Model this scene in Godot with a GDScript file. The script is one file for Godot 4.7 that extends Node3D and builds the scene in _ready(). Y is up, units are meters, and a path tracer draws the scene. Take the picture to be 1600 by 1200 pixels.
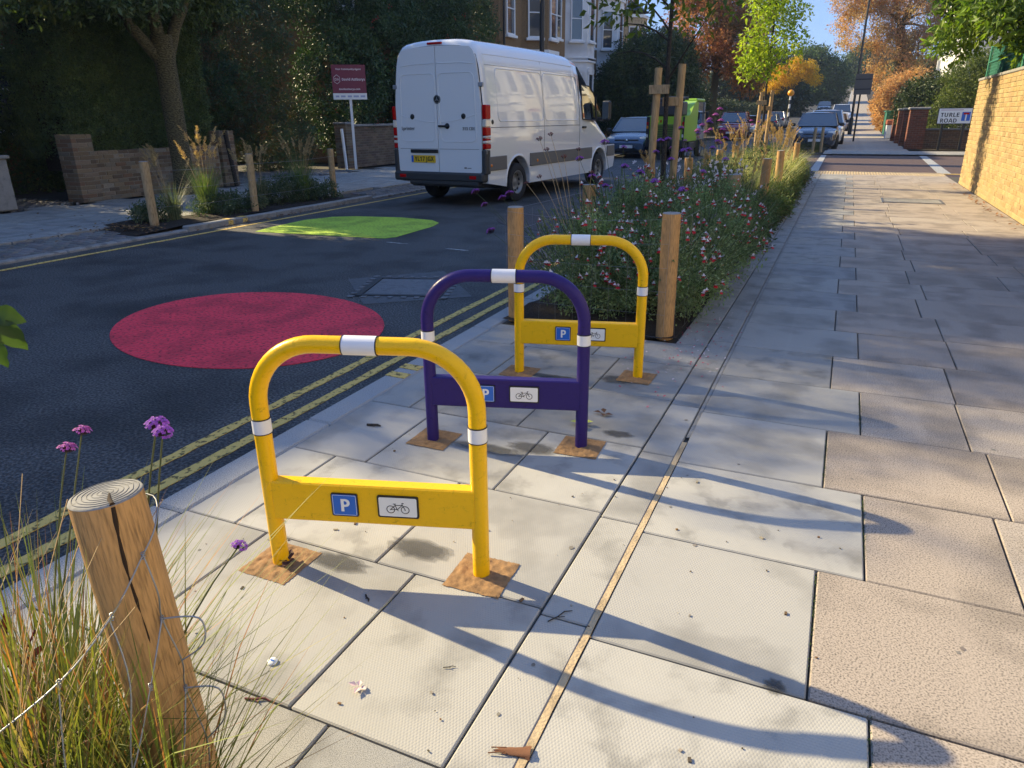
extends Node3D

var rg := RandomNumberGenerator.new()
var M := {}          # materials by name
var slab_cache := {}

# ------------------------------------------------------------------ mesh builder
class Mb:
	var v := PackedVector3Array()
	var n := PackedVector3Array()
	var u := PackedVector2Array()
	var c := PackedColorArray()
	var i := PackedInt32Array()
	var col := Color.WHITE

	func vert(p: Vector3, nn: Vector3, uv := Vector2.ZERO) -> int:
		v.append(p); n.append(nn); u.append(uv); c.append(col)
		return v.size() - 1

	func tri(a: Vector3, b: Vector3, d: Vector3) -> void:
		var nn := (b - a).cross(d - a).normalized()
		var k := vert(a, nn); vert(b, nn); vert(d, nn)
		i.append(k); i.append(k + 2); i.append(k + 1)

	func quad(a: Vector3, b: Vector3, d: Vector3, e: Vector3) -> void:
		var nn := (d - a).cross(e - b).normalized()
		var k := vert(a, nn, Vector2(0, 1)); vert(b, nn, Vector2(1, 1)); vert(d, nn, Vector2(1, 0)); vert(e, nn, Vector2(0, 0))
		i.append(k); i.append(k + 2); i.append(k + 1)
		i.append(k); i.append(k + 3); i.append(k + 2)

	func fout(pts: Array, mid: Vector3) -> void:
		var nn: Vector3 = (pts[1] - pts[0]).cross(pts[2] - pts[0])
		if nn.dot(pts[0] - mid) < 0.0:
			pts.reverse()
		if pts.size() == 3: tri(pts[0], pts[1], pts[2])
		else: quad(pts[0], pts[1], pts[2], pts[3])

	func box(o: Vector3, s: Vector3, bev := 0.0, b := Basis()) -> void:
		var h := s * 0.5
		var pt := func(ax: int, x: int, y: int, z: int) -> Vector3:
			var q := Vector3(x * (h.x - (0.0 if ax == 0 else bev)), y * (h.y - (0.0 if ax == 1 else bev)), z * (h.z - (0.0 if ax == 2 else bev)))
			return o + b * q
		for s1 in [-1, 1]:
			fout([pt.call(0, s1, -1, -1), pt.call(0, s1, 1, -1), pt.call(0, s1, 1, 1), pt.call(0, s1, -1, 1)], o)
			fout([pt.call(1, -1, s1, -1), pt.call(1, 1, s1, -1), pt.call(1, 1, s1, 1), pt.call(1, -1, s1, 1)], o)
			fout([pt.call(2, -1, -1, s1), pt.call(2, 1, -1, s1), pt.call(2, 1, 1, s1), pt.call(2, -1, 1, s1)], o)
		if bev <= 0.0: return
		for s1 in [-1, 1]:
			for s2 in [-1, 1]:
				fout([pt.call(0, s1, s2, -1), pt.call(0, s1, s2, 1), pt.call(1, s1, s2, 1), pt.call(1, s1, s2, -1)], o)
				fout([pt.call(0, s1, -1, s2), pt.call(0, s1, 1, s2), pt.call(2, s1, 1, s2), pt.call(2, s1, -1, s2)], o)
				fout([pt.call(1, -1, s1, s2), pt.call(1, 1, s1, s2), pt.call(2, 1, s1, s2), pt.call(2, -1, s1, s2)], o)
				for s3 in [-1, 1]:
					fout([pt.call(0, s1, s2, s3), pt.call(1, s1, s2, s3), pt.call(2, s1, s2, s3)], o)

	# rows of points; smooth. (along row) x (along rows) points outwards unless flip
	func grid(rows: Array, flip := false, closed := false) -> void:
		var nr := rows.size()
		var nc: int = rows[0].size()
		var acc := []
		for j in nr:
			var a := PackedVector3Array(); a.resize(nc); acc.append(a)
		for j in nr - 1:
			for k in nc - 1:
				var f: Vector3 = (rows[j][k + 1] - rows[j + 1][k]).cross(rows[j + 1][k + 1] - rows[j][k])
				if flip: f = -f
				acc[j][k] += f; acc[j][k + 1] += f; acc[j + 1][k] += f; acc[j + 1][k + 1] += f
		var base := v.size()
		for j in nr:
			if closed:
				var t: Vector3 = acc[j][0] + acc[j][nc - 1]
				acc[j][0] = t; acc[j][nc - 1] = t
			for k in nc:
				vert(rows[j][k], acc[j][k].normalized(), Vector2(float(k) / (nc - 1), float(j) / (nr - 1)))
		for j in nr - 1:
			for k in nc - 1:
				var p := base + j * nc + k
				if flip:
					i.append_array(PackedInt32Array([p, p + 1, p + nc + 1, p, p + nc + 1, p + nc]))
				else:
					i.append_array(PackedInt32Array([p, p + nc + 1, p + 1, p, p + nc, p + nc + 1]))

	func tube(path: Array, r, sides := 8, cap := true) -> void:
		var rows := []
		var np := path.size()
		var up := Vector3.UP
		var d0: Vector3 = (path[1] - path[0]).normalized()
		if absf(d0.dot(up)) > 0.9: up = Vector3.RIGHT
		var side := d0.cross(up).normalized()
		for j in np:
			var d: Vector3 = (path[mini(j + 1, np - 1)] - path[maxi(j - 1, 0)]).normalized()
			side = (side - d * side.dot(d)).normalized()
			var w := d.cross(side)
			var rr: float = r[j] if r is Array else r
			var row := []
			for k in sides + 1:
				var a := TAU * (k % sides) / sides
				row.append(path[j] + (side * cos(a) + w * sin(a)) * rr)
			rows.append(row)
		grid(rows, false, true)
		if cap:
			for e in [0, np - 1]:
				var dir: Vector3 = (path[0] - path[1]) if e == 0 else (path[np - 1] - path[np - 2])
				dir = dir.normalized()
				var k0 := vert(path[e], dir)
				for k in sides: vert(rows[e][k], dir)
				for k in sides:
					var a1 := k0 + 1 + k
					var a2 := k0 + 1 + (k + 1) % sides
					i.append(k0)
					if e == 0: i.append(a1); i.append(a2)
					else: i.append(a2); i.append(a1)

	# profile [Vector2(radius, along)] turned about axis
	func lathe(prof: Array, o := Vector3.ZERO, b := Basis(), sides := 16) -> void:
		var rows := []
		for q in prof:
			var row := []
			for k in sides + 1:
				var a := TAU * (k % sides) / sides
				row.append(o + b * Vector3(q.x * cos(a), q.y, -q.x * sin(a)))
			rows.append(row)
		grid(rows, false, true)

	# polygon in local XY pushed along local Z by depth (both faces and sides)
	func prism(poly: PackedVector2Array, depth: float, t := Transform3D(), back := true) -> void:
		if not Geometry2D.is_polygon_clockwise(poly):
			pass
		else:
			poly = poly.duplicate(); poly.reverse()
		var ix := Geometry2D.triangulate_polygon(poly)
		for k in range(0, ix.size(), 3):
			var a := poly[ix[k]]; var b := poly[ix[k + 1]]; var d := poly[ix[k + 2]]
			if (b - a).cross(d - a) < 0.0:
				var x := b; b = d; d = x
			tri(t * Vector3(a.x, a.y, depth), t * Vector3(b.x, b.y, depth), t * Vector3(d.x, d.y, depth))
			if back: tri(t * Vector3(a.x, a.y, 0), t * Vector3(d.x, d.y, 0), t * Vector3(b.x, b.y, 0))
		var m := poly.size()
		for k in m:
			var a := poly[k]; var b := poly[(k + 1) % m]
			quad(t * Vector3(a.x, a.y, 0), t * Vector3(b.x, b.y, 0), t * Vector3(b.x, b.y, depth), t * Vector3(a.x, a.y, depth))

	func done() -> ArrayMesh:
		var arr := []
		arr.resize(Mesh.ARRAY_MAX)
		arr[Mesh.ARRAY_VERTEX] = v; arr[Mesh.ARRAY_NORMAL] = n; arr[Mesh.ARRAY_TEX_UV] = u; arr[Mesh.ARRAY_COLOR] = c; arr[Mesh.ARRAY_INDEX] = i
		var am := ArrayMesh.new()
		am.add_surface_from_arrays(Mesh.PRIMITIVE_TRIANGLES, arr)
		return am

# ------------------------------------------------------------------ node helpers
func L(r: float, g: float, b: float) -> Color:
	return Color(r, g, b).linear_to_srgb()

func thing(nm: String, label: String, cat: String, pos := Vector3.ZERO, yaw := 0.0, group := "") -> Node3D:
	var o := Node3D.new()
	o.name = nm
	add_child(o, true)
	o.position = pos; o.rotation.y = yaw
	tag(o, label, cat, group)
	return o

func tag(o: Node, label: String, cat: String, group := "") -> void:
	o.set_meta("label", label); o.set_meta("category", cat)
	if group: o.set_meta("group", group)

func part(p: Node, nm: String, mesh: Mesh, mat: Material, pos := Vector3.ZERO, yaw := 0.0) -> MeshInstance3D:
	var o := MeshInstance3D.new()
	o.name = nm; o.mesh = mesh; o.material_override = mat
	o.position = pos; o.rotation.y = yaw
	p.add_child(o, true)
	return o

func single(nm: String, label: String, cat: String, mesh: Mesh, mat: Material, pos := Vector3.ZERO, group := "", yaw := 0.0) -> MeshInstance3D:
	var o := part(self, nm, mesh, mat, pos, yaw)
	tag(o, label, cat, group)
	return o

func struct(nm: String, mesh: Mesh, mat: Material) -> MeshInstance3D:
	var o := part(self, nm, mesh, mat)
	o.set_meta("kind", "structure")
	return o

func many(p: Node, nm: String, mesh: Mesh, mat: Material, xf: Array, cols := []) -> MultiMeshInstance3D:
	var mm := MultiMesh.new()
	mm.transform_format = MultiMesh.TRANSFORM_3D
	mm.use_colors = cols.size() > 0
	mm.mesh = mesh
	mm.instance_count = xf.size()
	for k in xf.size():
		mm.set_instance_transform(k, xf[k])
		if cols.size() > 0: mm.set_instance_color(k, cols[k])
	var o := MultiMeshInstance3D.new()
	o.name = nm; o.multimesh = mm; o.material_override = mat
	p.add_child(o, true)
	o.set_meta("kind", "stuff")
	return o

func text(p: Node, nm: String, s: String, size: float, mat: Material, t: Transform3D, font := "Droid Sans", bold := true, depth := 0.002, squeeze := 1.0) -> MeshInstance3D:
	var tm := TextMesh.new()
	var sf := SystemFont.new()
	sf.font_names = PackedStringArray([font]); sf.font_weight = 700 if bold else 400
	tm.font = sf; tm.text = s; tm.font_size = 64; tm.pixel_size = size / 64.0 / 0.72; tm.depth = depth; tm.curve_step = 2.0
	var o := MeshInstance3D.new()
	o.name = nm; o.mesh = tm; o.material_override = mat
	o.transform = t * Transform3D(Basis.from_scale(Vector3(squeeze, 1, 1)), Vector3.ZERO)
	p.add_child(o, true)
	return o

func rr(a: float, b: float) -> float:
	return rg.randf_range(a, b)

func rv() -> Vector3:
	while true:
		var q := Vector3(rr(-1, 1), rr(-1, 1), rr(-1, 1))
		if q.length_squared() < 1.0 and q.length_squared() > 0.0001: return q.normalized()
	return Vector3.UP

func jit(c: Color, a: float) -> Color:
	var k := rr(1.0 - a, 1.0 + a)
	return Color(c.r * k * rr(0.94, 1.06), c.g * k * rr(0.96, 1.04), c.b * k * rr(0.94, 1.06))

func rise(z: float) -> float:
	var d := maxf(0.0, -60.0 - z)
	return 0.06 * (sqrt(d * d + 900.0) - 30.0)

func curve(a: Vector3, b: Vector3, d: Vector3, k := 6) -> Array:
	var out := []
	for j in k + 1:
		var t := float(j) / k
		out.append(a.lerp(b, t).lerp(b.lerp(d, t), t))
	return out

func rrect(w: float, h: float, r: float, k := 4, o := Vector2.ZERO) -> PackedVector2Array:
	var p := PackedVector2Array()
	for q in 4:
		var cx := (w * 0.5 - r) * (1 if q in [0, 3] else -1)
		var cy := (h * 0.5 - r) * (1 if q in [0, 1] else -1)
		for j in k + 1:
			var a := PI * 0.5 * (q + float(j) / k)
			p.append(o + Vector2(cx + r * cos(a), cy + r * sin(a)))
	return p

# ------------------------------------------------------------------ textures and materials
func ntex(freq: float, stops: Array, seed_ := 1, size := 512, oct := 4, type := FastNoiseLite.TYPE_SIMPLEX_SMOOTH, warp := 0.0) -> NoiseTexture2D:
	var f := FastNoiseLite.new()
	f.noise_type = type; f.frequency = freq; f.seed = seed_; f.fractal_octaves = oct
	if type == FastNoiseLite.TYPE_CELLULAR: f.fractal_type = FastNoiseLite.FRACTAL_NONE
	if warp > 0.0:
		f.domain_warp_enabled = true; f.domain_warp_amplitude = warp; f.domain_warp_frequency = freq
	var t := NoiseTexture2D.new()
	t.width = size; t.height = size; t.seamless = true; t.noise = f; t.generate_mipmaps = false
	if stops.size() > 0:
		var g := Gradient.new()
		var offs := PackedFloat32Array(); var cols := PackedColorArray()
		for s in stops:
			offs.append(s[0]); cols.append(s[1])
		g.offsets = offs; g.colors = cols
		t.color_ramp = g
	return t

func mat(c: Color, rough := 0.8, o := {}) -> StandardMaterial3D:
	var m := StandardMaterial3D.new()
	m.albedo_color = c; m.roughness = rough
	m.metallic = o.get("metal", 0.0)
	m.metallic_specular = o.get("spec", 0.5)
	if o.has("tex"):
		m.albedo_texture = o.tex
	if o.has("bump"):
		m.heightmap_enabled = true; m.heightmap_texture = o.bump; m.heightmap_scale = o.get("depth", 0.2)
	if o.has("tex") or o.has("bump"):
		m.uv1_triplanar = true; m.uv1_world_triplanar = o.get("world", true)
		var s = o.get("scale", 1.0)
		m.uv1_scale = s if s is Vector3 else Vector3.ONE * s
		m.uv1_offset = o.get("off", Vector3.ZERO)
	if o.has("detail"):
		m.detail_enabled = true; m.detail_albedo = o.detail; m.detail_blend_mode = BaseMaterial3D.BLEND_MODE_MUL
		m.detail_uv_layer = BaseMaterial3D.DETAIL_UV_2
		m.uv2_triplanar = true; m.uv2_world_triplanar = o.get("world", true)
		var s2 = o.get("dscale", 1.0)
		m.uv2_scale = s2 if s2 is Vector3 else Vector3.ONE * s2
	if o.has("coat"):
		m.clearcoat_enabled = true; m.clearcoat = o.coat; m.clearcoat_roughness = o.get("coatr", 0.05)
	if o.has("back"):
		m.backlight_enabled = true; m.backlight = o.back
	if o.get("vc", false): m.vertex_color_use_as_albedo = true
	return m

func g1(a: float) -> Color:
	return Color(a, a, a)

func make_materials() -> void:
	var speck := ntex(0.12, [[0.0, g1(0.62)], [0.45, g1(0.9)], [0.6, g1(1.0)], [1.0, g1(1.0)]], 3, 512, 3)
	var fine := ntex(0.25, [[0.0, g1(0.35)], [0.32, g1(0.80)], [0.5, g1(0.95)], [1.0, g1(1.2)]], 5, 512, 2)
	var blot := ntex(0.006, [[0.0, g1(0.80)], [0.4, g1(0.92)], [0.55, g1(0.98)], [1.0, g1(1.0)]], 9, 512, 5, FastNoiseLite.TYPE_SIMPLEX_SMOOTH, 25.0)
	var stain := ntex(0.012, [[0.0, g1(0.76)], [0.28, g1(0.90)], [0.45, g1(0.97)], [1.0, g1(1.0)]], 21, 512, 5, FastNoiseLite.TYPE_SIMPLEX_SMOOTH, 30.0)
	var bumpn := ntex(0.09, [], 12, 512, 4)
	M.blot = blot; M.stain = stain; M.speck = speck; M.fine = fine; M.bumpn = bumpn
	# pimpled top of the pressed concrete slabs
	var im := Image.create(128, 128, false, Image.FORMAT_L8)
	for y in 128:
		for x in 128:
			var q := Vector2(fposmod(x + (8 if (y / 16) % 2 else 0), 16) - 8.0, fposmod(y, 16) - 8.0)
			im.set_pixel(x, y, g1(clampf(1.0 - q.length() / 7.0, 0.0, 1.0) ** 0.7))
	var pimple := ImageTexture.create_from_image(im)
	var greys := [L(0.385, 0.372, 0.338), L(0.36, 0.35, 0.325), L(0.40, 0.388, 0.355), L(0.365, 0.35, 0.315), L(0.345, 0.338, 0.318)]
	M.slab = []
	for k in 5:
		M.slab.append(mat(greys[k], 0.82, {"tex": stain if k % 2 else blot, "scale": 0.55 + 0.06 * k, "off": Vector3(k * 0.37, k * 0.21, k * 0.53), "detail": fine, "dscale": 2.6, "bump": fine, "depth": 0.06}))
	M.slab_pimple = []
	for k in 3:
		var m := mat(greys[k], 0.8, {"tex": pimple, "scale": 14.0})
		m.albedo_texture = null
		m.heightmap_enabled = true; m.heightmap_texture = pimple; m.heightmap_scale = 0.055
		m.detail_enabled = true; m.detail_albedo = [stain, blot, stain][k]; m.detail_blend_mode = BaseMaterial3D.BLEND_MODE_MUL
		m.detail_uv_layer = BaseMaterial3D.DETAIL_UV_2; m.uv2_triplanar = true; m.uv2_world_triplanar = true; m.uv2_scale = Vector3.ONE * (0.5 + 0.13 * k)
		M.slab_pimple.append(m)
	M.pink = []
	var pinks := [L(0.43, 0.36, 0.295), L(0.45, 0.385, 0.32), L(0.41, 0.345, 0.285), L(0.44, 0.37, 0.305)]
	for k in 4:
		M.pink.append(mat(pinks[k], 0.85, {"tex": blot, "scale": 0.5 + 0.07 * k, "off": Vector3(k * 0.31, 0, k * 0.47), "detail": fine, "dscale": 1.1, "bump": fine, "depth": 0.06}))
	M.bed = mat(L(0.075, 0.066, 0.055), 0.95, {"tex": speck, "scale": 2.0})
	M.soil = mat(L(0.035, 0.024, 0.016), 0.95, {"tex": speck, "scale": 1.5, "bump": bumpn, "depth": 3.0})
	M.mortar = mat(L(0.50, 0.38, 0.23), 0.95, {"tex": blot, "scale": 1.7, "bump": bumpn, "depth": 0.2})
	M.sandmortar = mat(L(0.36, 0.205, 0.09), 0.95, {"tex": stain, "scale": 3.1, "bump": fine, "depth": 0.2, "detail": speck, "dscale": 5.0})
	var gran := ntex(0.2, [[0.0, g1(0.5)], [0.35, g1(0.72)], [0.5, g1(0.95)], [0.7, g1(1.0)], [1.0, g1(1.1)]], 31, 512, 3)
	M.granite = mat(L(0.44, 0.44, 0.43), 0.75, {"tex": gran, "scale": 2.2, "bump": bumpn, "depth": 0.3})
	M.concrete = mat(L(0.33, 0.32, 0.30), 0.85, {"tex": stain, "scale": 0.8, "detail": fine, "dscale": 2.0, "bump": bumpn, "depth": 0.4})
	var agg := ntex(0.05, [[0.0, g1(1.0)], [0.6, g1(0.55)], [1.0, g1(0.1)]], 41, 1024, 1, FastNoiseLite.TYPE_CELLULAR)
	var aggc := ntex(0.06, [[0.0, g1(0.55)], [0.5, g1(0.8)], [0.68, g1(1.0)], [0.78, g1(1.9)], [1.0, g1(2.0)]], 43, 1024, 3)
	M.agg = agg
	M.asphalt = mat(L(0.125, 0.122, 0.118), 0.68, {"tex": agg, "scale": 1.35, "bump": agg, "depth": 1.3, "detail": ntex(0.008, [[0.0, g1(0.6)], [0.4, g1(0.85)], [0.6, g1(1.0)], [1.0, g1(1.0)]], 47, 512, 5), "dscale": 0.23})
	M.asphalt.albedo_texture = ntex(0.032, [[0.0, g1(0.3)], [0.4, g1(0.62)], [0.55, g1(0.78)], [0.72, g1(1.0)], [1.0, g1(1.0)]], 44, 1024, 4)
	M.asphalt_red = mat(L(0.10, 0.062, 0.055), 0.8, {"tex": speck, "scale": 1.3, "bump": bumpn, "depth": 0.5})
	M.patch = mat(L(0.075, 0.06, 0.058), 0.75, {"tex": speck, "scale": 1.3, "bump": bumpn, "depth": 0.6})
	var worn := ntex(0.03, [[0.0, g1(0.25)], [0.28, g1(0.6)], [0.36, g1(0.95)], [1.0, g1(1.0)]], 51, 512, 5)
	var worn2 := ntex(0.04, [[0.0, g1(0.2)], [0.2, g1(0.55)], [0.27, g1(0.9)], [0.6, g1(1.0)], [1.0, g1(1.0)]], 53, 512, 5)
	M.paint_yellow = mat(L(0.74, 0.50, 0.13), 0.75, {"tex": worn, "scale": 1.4, "bump": M.bumpn, "depth": 0.3})
	M.paint_red = mat(L(0.85, 0.045, 0.075), 0.8, {"tex": blot, "scale": 0.6, "detail": worn2, "dscale": 1.3, "bump": agg, "depth": 0.8})
	M.paint_green = mat(L(0.44, 0.62, 0.045), 0.75, {"tex": blot, "scale": 0.5, "detail": worn2, "dscale": 1.1, "bump": agg, "depth": 0.8})
	M.paint_white = mat(L(0.6, 0.6, 0.58), 0.7, {"tex": worn, "scale": 0.7})
	M.iron = mat(L(0.17, 0.17, 0.175), 0.55, {"metal": 0.4, "tex": stain, "scale": 1.5, "bump": bumpn, "depth": 0.4})
	# street furniture
	var scuff := ntex(0.035, [[0.0, g1(0.45)], [0.14, g1(0.8)], [0.2, g1(0.97)], [1.0, g1(1.0)]], 91, 512, 6, FastNoiseLite.TYPE_SIMPLEX_SMOOTH, 60.0)
	M.hoop_yellow = mat(L(0.90, 0.51, 0.003), 0.34, {"coat": 0.15, "coatr": 0.1, "spec": 0.35, "tex": scuff, "bump": bumpn, "scale": 2.0, "depth": 0.06})
	M.hoop_purple = mat(L(0.03, 0.018, 0.135), 0.36, {"spec": 0.3, "tex": scuff, "bump": bumpn, "scale": 2.0, "depth": 0.06})
	M.tape = mat(L(0.74, 0.74, 0.76), 0.38)
	M.black = mat(L(0.012, 0.012, 0.013), 0.5)
	M.rubber = mat(L(0.018, 0.018, 0.019), 0.85)
	M.blue_sign = mat(L(0.01, 0.12, 0.52), 0.35)
	M.white_sign = mat(L(0.78, 0.78, 0.76), 0.4)
	var grain := ntex(0.02, [[0.0, g1(0.66)], [0.3, g1(0.86)], [0.6, g1(1.0)], [1.0, g1(1.05)]], 61, 512, 5)
	M.timber = mat(L(0.53, 0.295, 0.11), 0.7, {"tex": grain, "scale": Vector3(16.0, 1.3, 16.0), "bump": grain, "depth": 0.4, "world": false})
	M.timber_grey = mat(L(0.42, 0.29, 0.15), 0.8, {"tex": grain, "scale": Vector3(5.0, 0.8, 5.0), "bump": grain, "depth": 0.8, "world": false})
	M.stake = mat(L(0.46, 0.30, 0.14), 0.75, {"tex": grain, "scale": Vector3(5.0, 0.7, 5.0), "world": false})
	M.endgrain = mat(L(0.27, 0.262, 0.245), 0.9, {"tex": stain, "scale": 4.0, "world": false})
	M.crack = mat(L(0.03, 0.015, 0.006), 0.95)
	M.wire = mat(L(0.30, 0.31, 0.33), 0.42, {"metal": 0.75})
	# vehicles
	M.van_white = mat(L(0.74, 0.75, 0.76), 0.24, {"coat": 1.0, "coatr": 0.03})
	M.plastic = mat(L(0.035, 0.036, 0.038), 0.55)
	M.strip = mat(L(0.13, 0.125, 0.12), 0.5)
	M.gap = mat(L(0.02, 0.02, 0.022), 0.8)
	M.lamp_red = mat(L(0.42, 0.004, 0.005), 0.25, {"spec": 0.3})
	M.lamp_clear = mat(L(0.62, 0.60, 0.55), 0.12, {"coat": 1.0})
	M.lamp_amber = mat(L(0.72, 0.22, 0.02), 0.2)
	M.glass_dark = mat(L(0.012, 0.015, 0.018), 0.04, {"spec": 0.7, "coat": 1.0, "coatr": 0.01})
	M.chrome = mat(L(0.6, 0.6, 0.62), 0.12, {"metal": 1.0})
	M.rim = mat(L(0.22, 0.225, 0.23), 0.45, {"metal": 0.35})
	M.plate_yellow = mat(L(0.75, 0.46, 0.02), 0.4)
	M.plate_white = mat(L(0.7, 0.7, 0.7), 0.4)
	# buildings
	var brickmix := ntex(0.05, [[0.0, Color(0.62, 0.5, 0.42)], [0.4, Color(0.85, 0.75, 0.62)], [0.6, Color(1, 0.92, 0.78)], [1.0, Color(1.0, 0.85, 0.68)]], 71, 512, 4)
	M.brickmix = brickmix
	M.stock = mat(L(0.30, 0.24, 0.17), 0.9, {"tex": brickmix, "scale": Vector3(0.45, 1.3, 0.45), "detail": speck, "dscale": 1.0})
	M.redbrick = mat(L(0.26, 0.10, 0.06), 0.9, {"tex": brickmix, "scale": Vector3(0.45, 1.3, 0.45)})
	M.grout = mat(L(0.30, 0.26, 0.20), 0.95, {"tex": speck, "scale": 1.0})
	M.grout_pale = mat(L(0.42, 0.33, 0.2), 0.95, {"tex": speck, "scale": 1.0})
	M.brick_vc = mat(Color.WHITE, 0.9, {"vc": true, "tex": speck, "scale": 3.0, "bump": bumpn, "depth": 0.8})
	M.render_white = mat(L(0.72, 0.72, 0.71), 0.7, {"tex": blot, "scale": 0.2})
	M.render_cream = mat(L(0.62, 0.56, 0.44), 0.8, {"tex": blot, "scale": 0.2})
	M.slate = mat(L(0.055, 0.058, 0.065), 0.7, {"tex": speck, "scale": 0.6})
	M.window_white = mat(L(0.75, 0.75, 0.74), 0.45)
	M.window_glass = mat(L(0.05, 0.06, 0.07), 0.05, {"spec": 0.8, "coat": 1.0, "coatr": 0.02})
	M.blackmetal = mat(L(0.015, 0.015, 0.016), 0.45)
	M.galv = mat(L(0.32, 0.33, 0.35), 0.5, {"metal": 0.5})
	# plants
	var barkt := ntex(0.03, [[0.0, g1(0.35)], [0.45, g1(0.75)], [0.6, g1(1.0)], [1.0, g1(1.1)]], 81, 512, 5)
	M.bark = mat(L(0.15, 0.13, 0.065), 0.95, {"tex": barkt, "scale": Vector3(1.2, 2.6, 1.2), "bump": barkt, "depth": 3.0, "world": false})
	M.bark_dark = mat(L(0.05, 0.042, 0.035), 0.95, {"tex": barkt, "scale": Vector3(4, 2, 4), "world": false})
	M.leaf = mat(Color.WHITE, 0.6, {"vc": true, "back": L(0.7, 0.8, 0.35)})
	M.leaf_bright = mat(Color.WHITE, 0.55, {"vc": true, "back": L(0.95, 1.0, 0.45)})
	M.leaf_brown = mat(Color.WHITE, 0.75, {"vc": true, "back": L(1.0, 0.75, 0.5)})
	M.leaf_dark = mat(Color.WHITE, 0.5, {"vc": true, "back": L(0.35, 0.4, 0.2)})
	M.blade = mat(Color.WHITE, 0.6, {"vc": true, "back": L(0.75, 0.75, 0.4)})
	M.petal = mat(Color.WHITE, 0.7, {"vc": true, "back": L(0.5, 0.4, 0.5)})
	M.stem = mat(L(0.085, 0.10, 0.035), 0.8)
	M.stem_dry = mat(L(0.42, 0.30, 0.15), 0.85)
	M.stem_red = mat(L(0.12, 0.02, 0.025), 0.7)
	M.litter = mat(Color.WHITE, 0.85, {"vc": true})

# ------------------------------------------------------------------ plants
func leaf_into(b: Mb, p: Vector3, dir: Vector3, nrm: Vector3, ln: float, w: float, droop := 0.15, fold := 0.12) -> void:
	var side := dir.cross(nrm).normalized()
	var up := side.cross(dir).normalized()
	var tip := p + dir * ln - up * ln * droop
	var mid := p + dir * ln * 0.45
	var l := mid - side * w * 0.5 + up * w * fold
	var r := mid + side * w * 0.5 + up * w * fold
	b.tri(p, r, tip)
	b.tri(p, tip, l)

func clump(sd: int, count: int, ln: float, w: float, rad: float, vary := 0.3) -> ArrayMesh:
	rg.seed = sd
	var b := Mb.new()
	for k in count:
		var d := rv()
		var p := d * rad * pow(rg.randf(), 0.45)
		var dir := (d + rv() * 0.9 + Vector3(0, -0.15, 0)).normalized()
		var nn := (rv() * 0.8 + Vector3.UP).normalized()
		if absf(nn.dot(dir)) > 0.95: nn = Vector3.RIGHT
		b.col = g1(rr(1.0 - vary, 1.0 + vary * 0.5))
		leaf_into(b, p, dir, nn, ln * rr(0.7, 1.25), w * rr(0.75, 1.2), rr(0.0, 0.3))
	return b.done()

# sprig: a thin stem carrying pairs of leaves
func sprig(sd: int, ln: float, pairs: int, lw: float, ll: float) -> ArrayMesh:
	rg.seed = sd
	var b := Mb.new()
	b.col = g1(0.55)
	b.tube([Vector3.ZERO, Vector3(ln * 0.06, ln * 0.5, 0), Vector3(ln * 0.2, ln, 0)], ln * 0.012, 3, false)
	for k in pairs:
		var t := (k + 0.6) / pairs
		var p := Vector3(ln * 0.2 * t * t, ln * t, 0)
		for s in [-1, 1]:
			var a := rr(0, TAU)
			var d := Vector3(cos(a), rr(0.1, 0.7), sin(a)).normalized()
			b.col = g1(rr(0.65, 1.15))
			leaf_into(b, p, d, Vector3.UP if absf(d.y) < 0.9 else Vector3.RIGHT, ll * rr(0.7, 1.2) * (1.15 - 0.5 * t), lw * rr(0.8, 1.2), 0.2)
	return b.done()

func scatter(blobs: Array, count: int, shell: float, smin: float, smax: float, cols: Array) -> Array:
	var xf := []; var cc := []
	var tot := 0.0
	for q in blobs: tot += pow(q[1].x * q[1].y * q[1].z, 0.66)
	for q in blobs:
		var m := int(round(count * pow(q[1].x * q[1].y * q[1].z, 0.66) / tot))
		for k in m:
			var d := rv()
			var r := pow(rr(shell * shell * shell, 1.0), 1.0 / 3.0) * rr(0.93, 1.07)
			var p: Vector3 = q[0] + d * q[1] * r
			var s := rr(smin, smax)
			var bs := Basis(rv(), rr(0, TAU)).scaled(Vector3.ONE * s)
			xf.append(Transform3D(bs, p))
			cc.append(jit(cols[rg.randi() % cols.size()], 0.22))
	return [xf, cc]

func crown(p: Node, nm: String, blobs: Array, count: int, mesh: Mesh, m: Material, cols: Array, shell := 0.5, smin := 0.7, smax := 1.3) -> MultiMeshInstance3D:
	var q := scatter(blobs, count, shell, smin, smax, cols)
	return many(p, nm, mesh, m, q[0], q[1])

func boxcrown(p: Node, nm: String, lo: Vector3, hi: Vector3, count: int, mesh: Mesh, m: Material, cols: Array, rough := 0.12, smin := 0.7, smax := 1.2) -> MultiMeshInstance3D:
	var xf := []; var cc := []
	var s := hi - lo
	for k in count:
		var q := Vector3(rg.randf(), rg.randf(), rg.randf())
		var f := rg.randi() % 6
		if f < 3: q.x = 1.0 - absf(rr(-rough, rough)) * 0.8
		elif f == 3: q.y = 1.0 - absf(rr(-rough, rough))
		elif f == 4: q.z = float(rg.randi() % 2)
		xf.append(Transform3D(Basis(rv(), rr(0, TAU)).scaled(Vector3.ONE * rr(smin, smax)), lo + q * s))
		cc.append(jit(cols[rg.randi() % cols.size()], 0.22))
	return many(p, nm, mesh, m, xf, cc)

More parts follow.
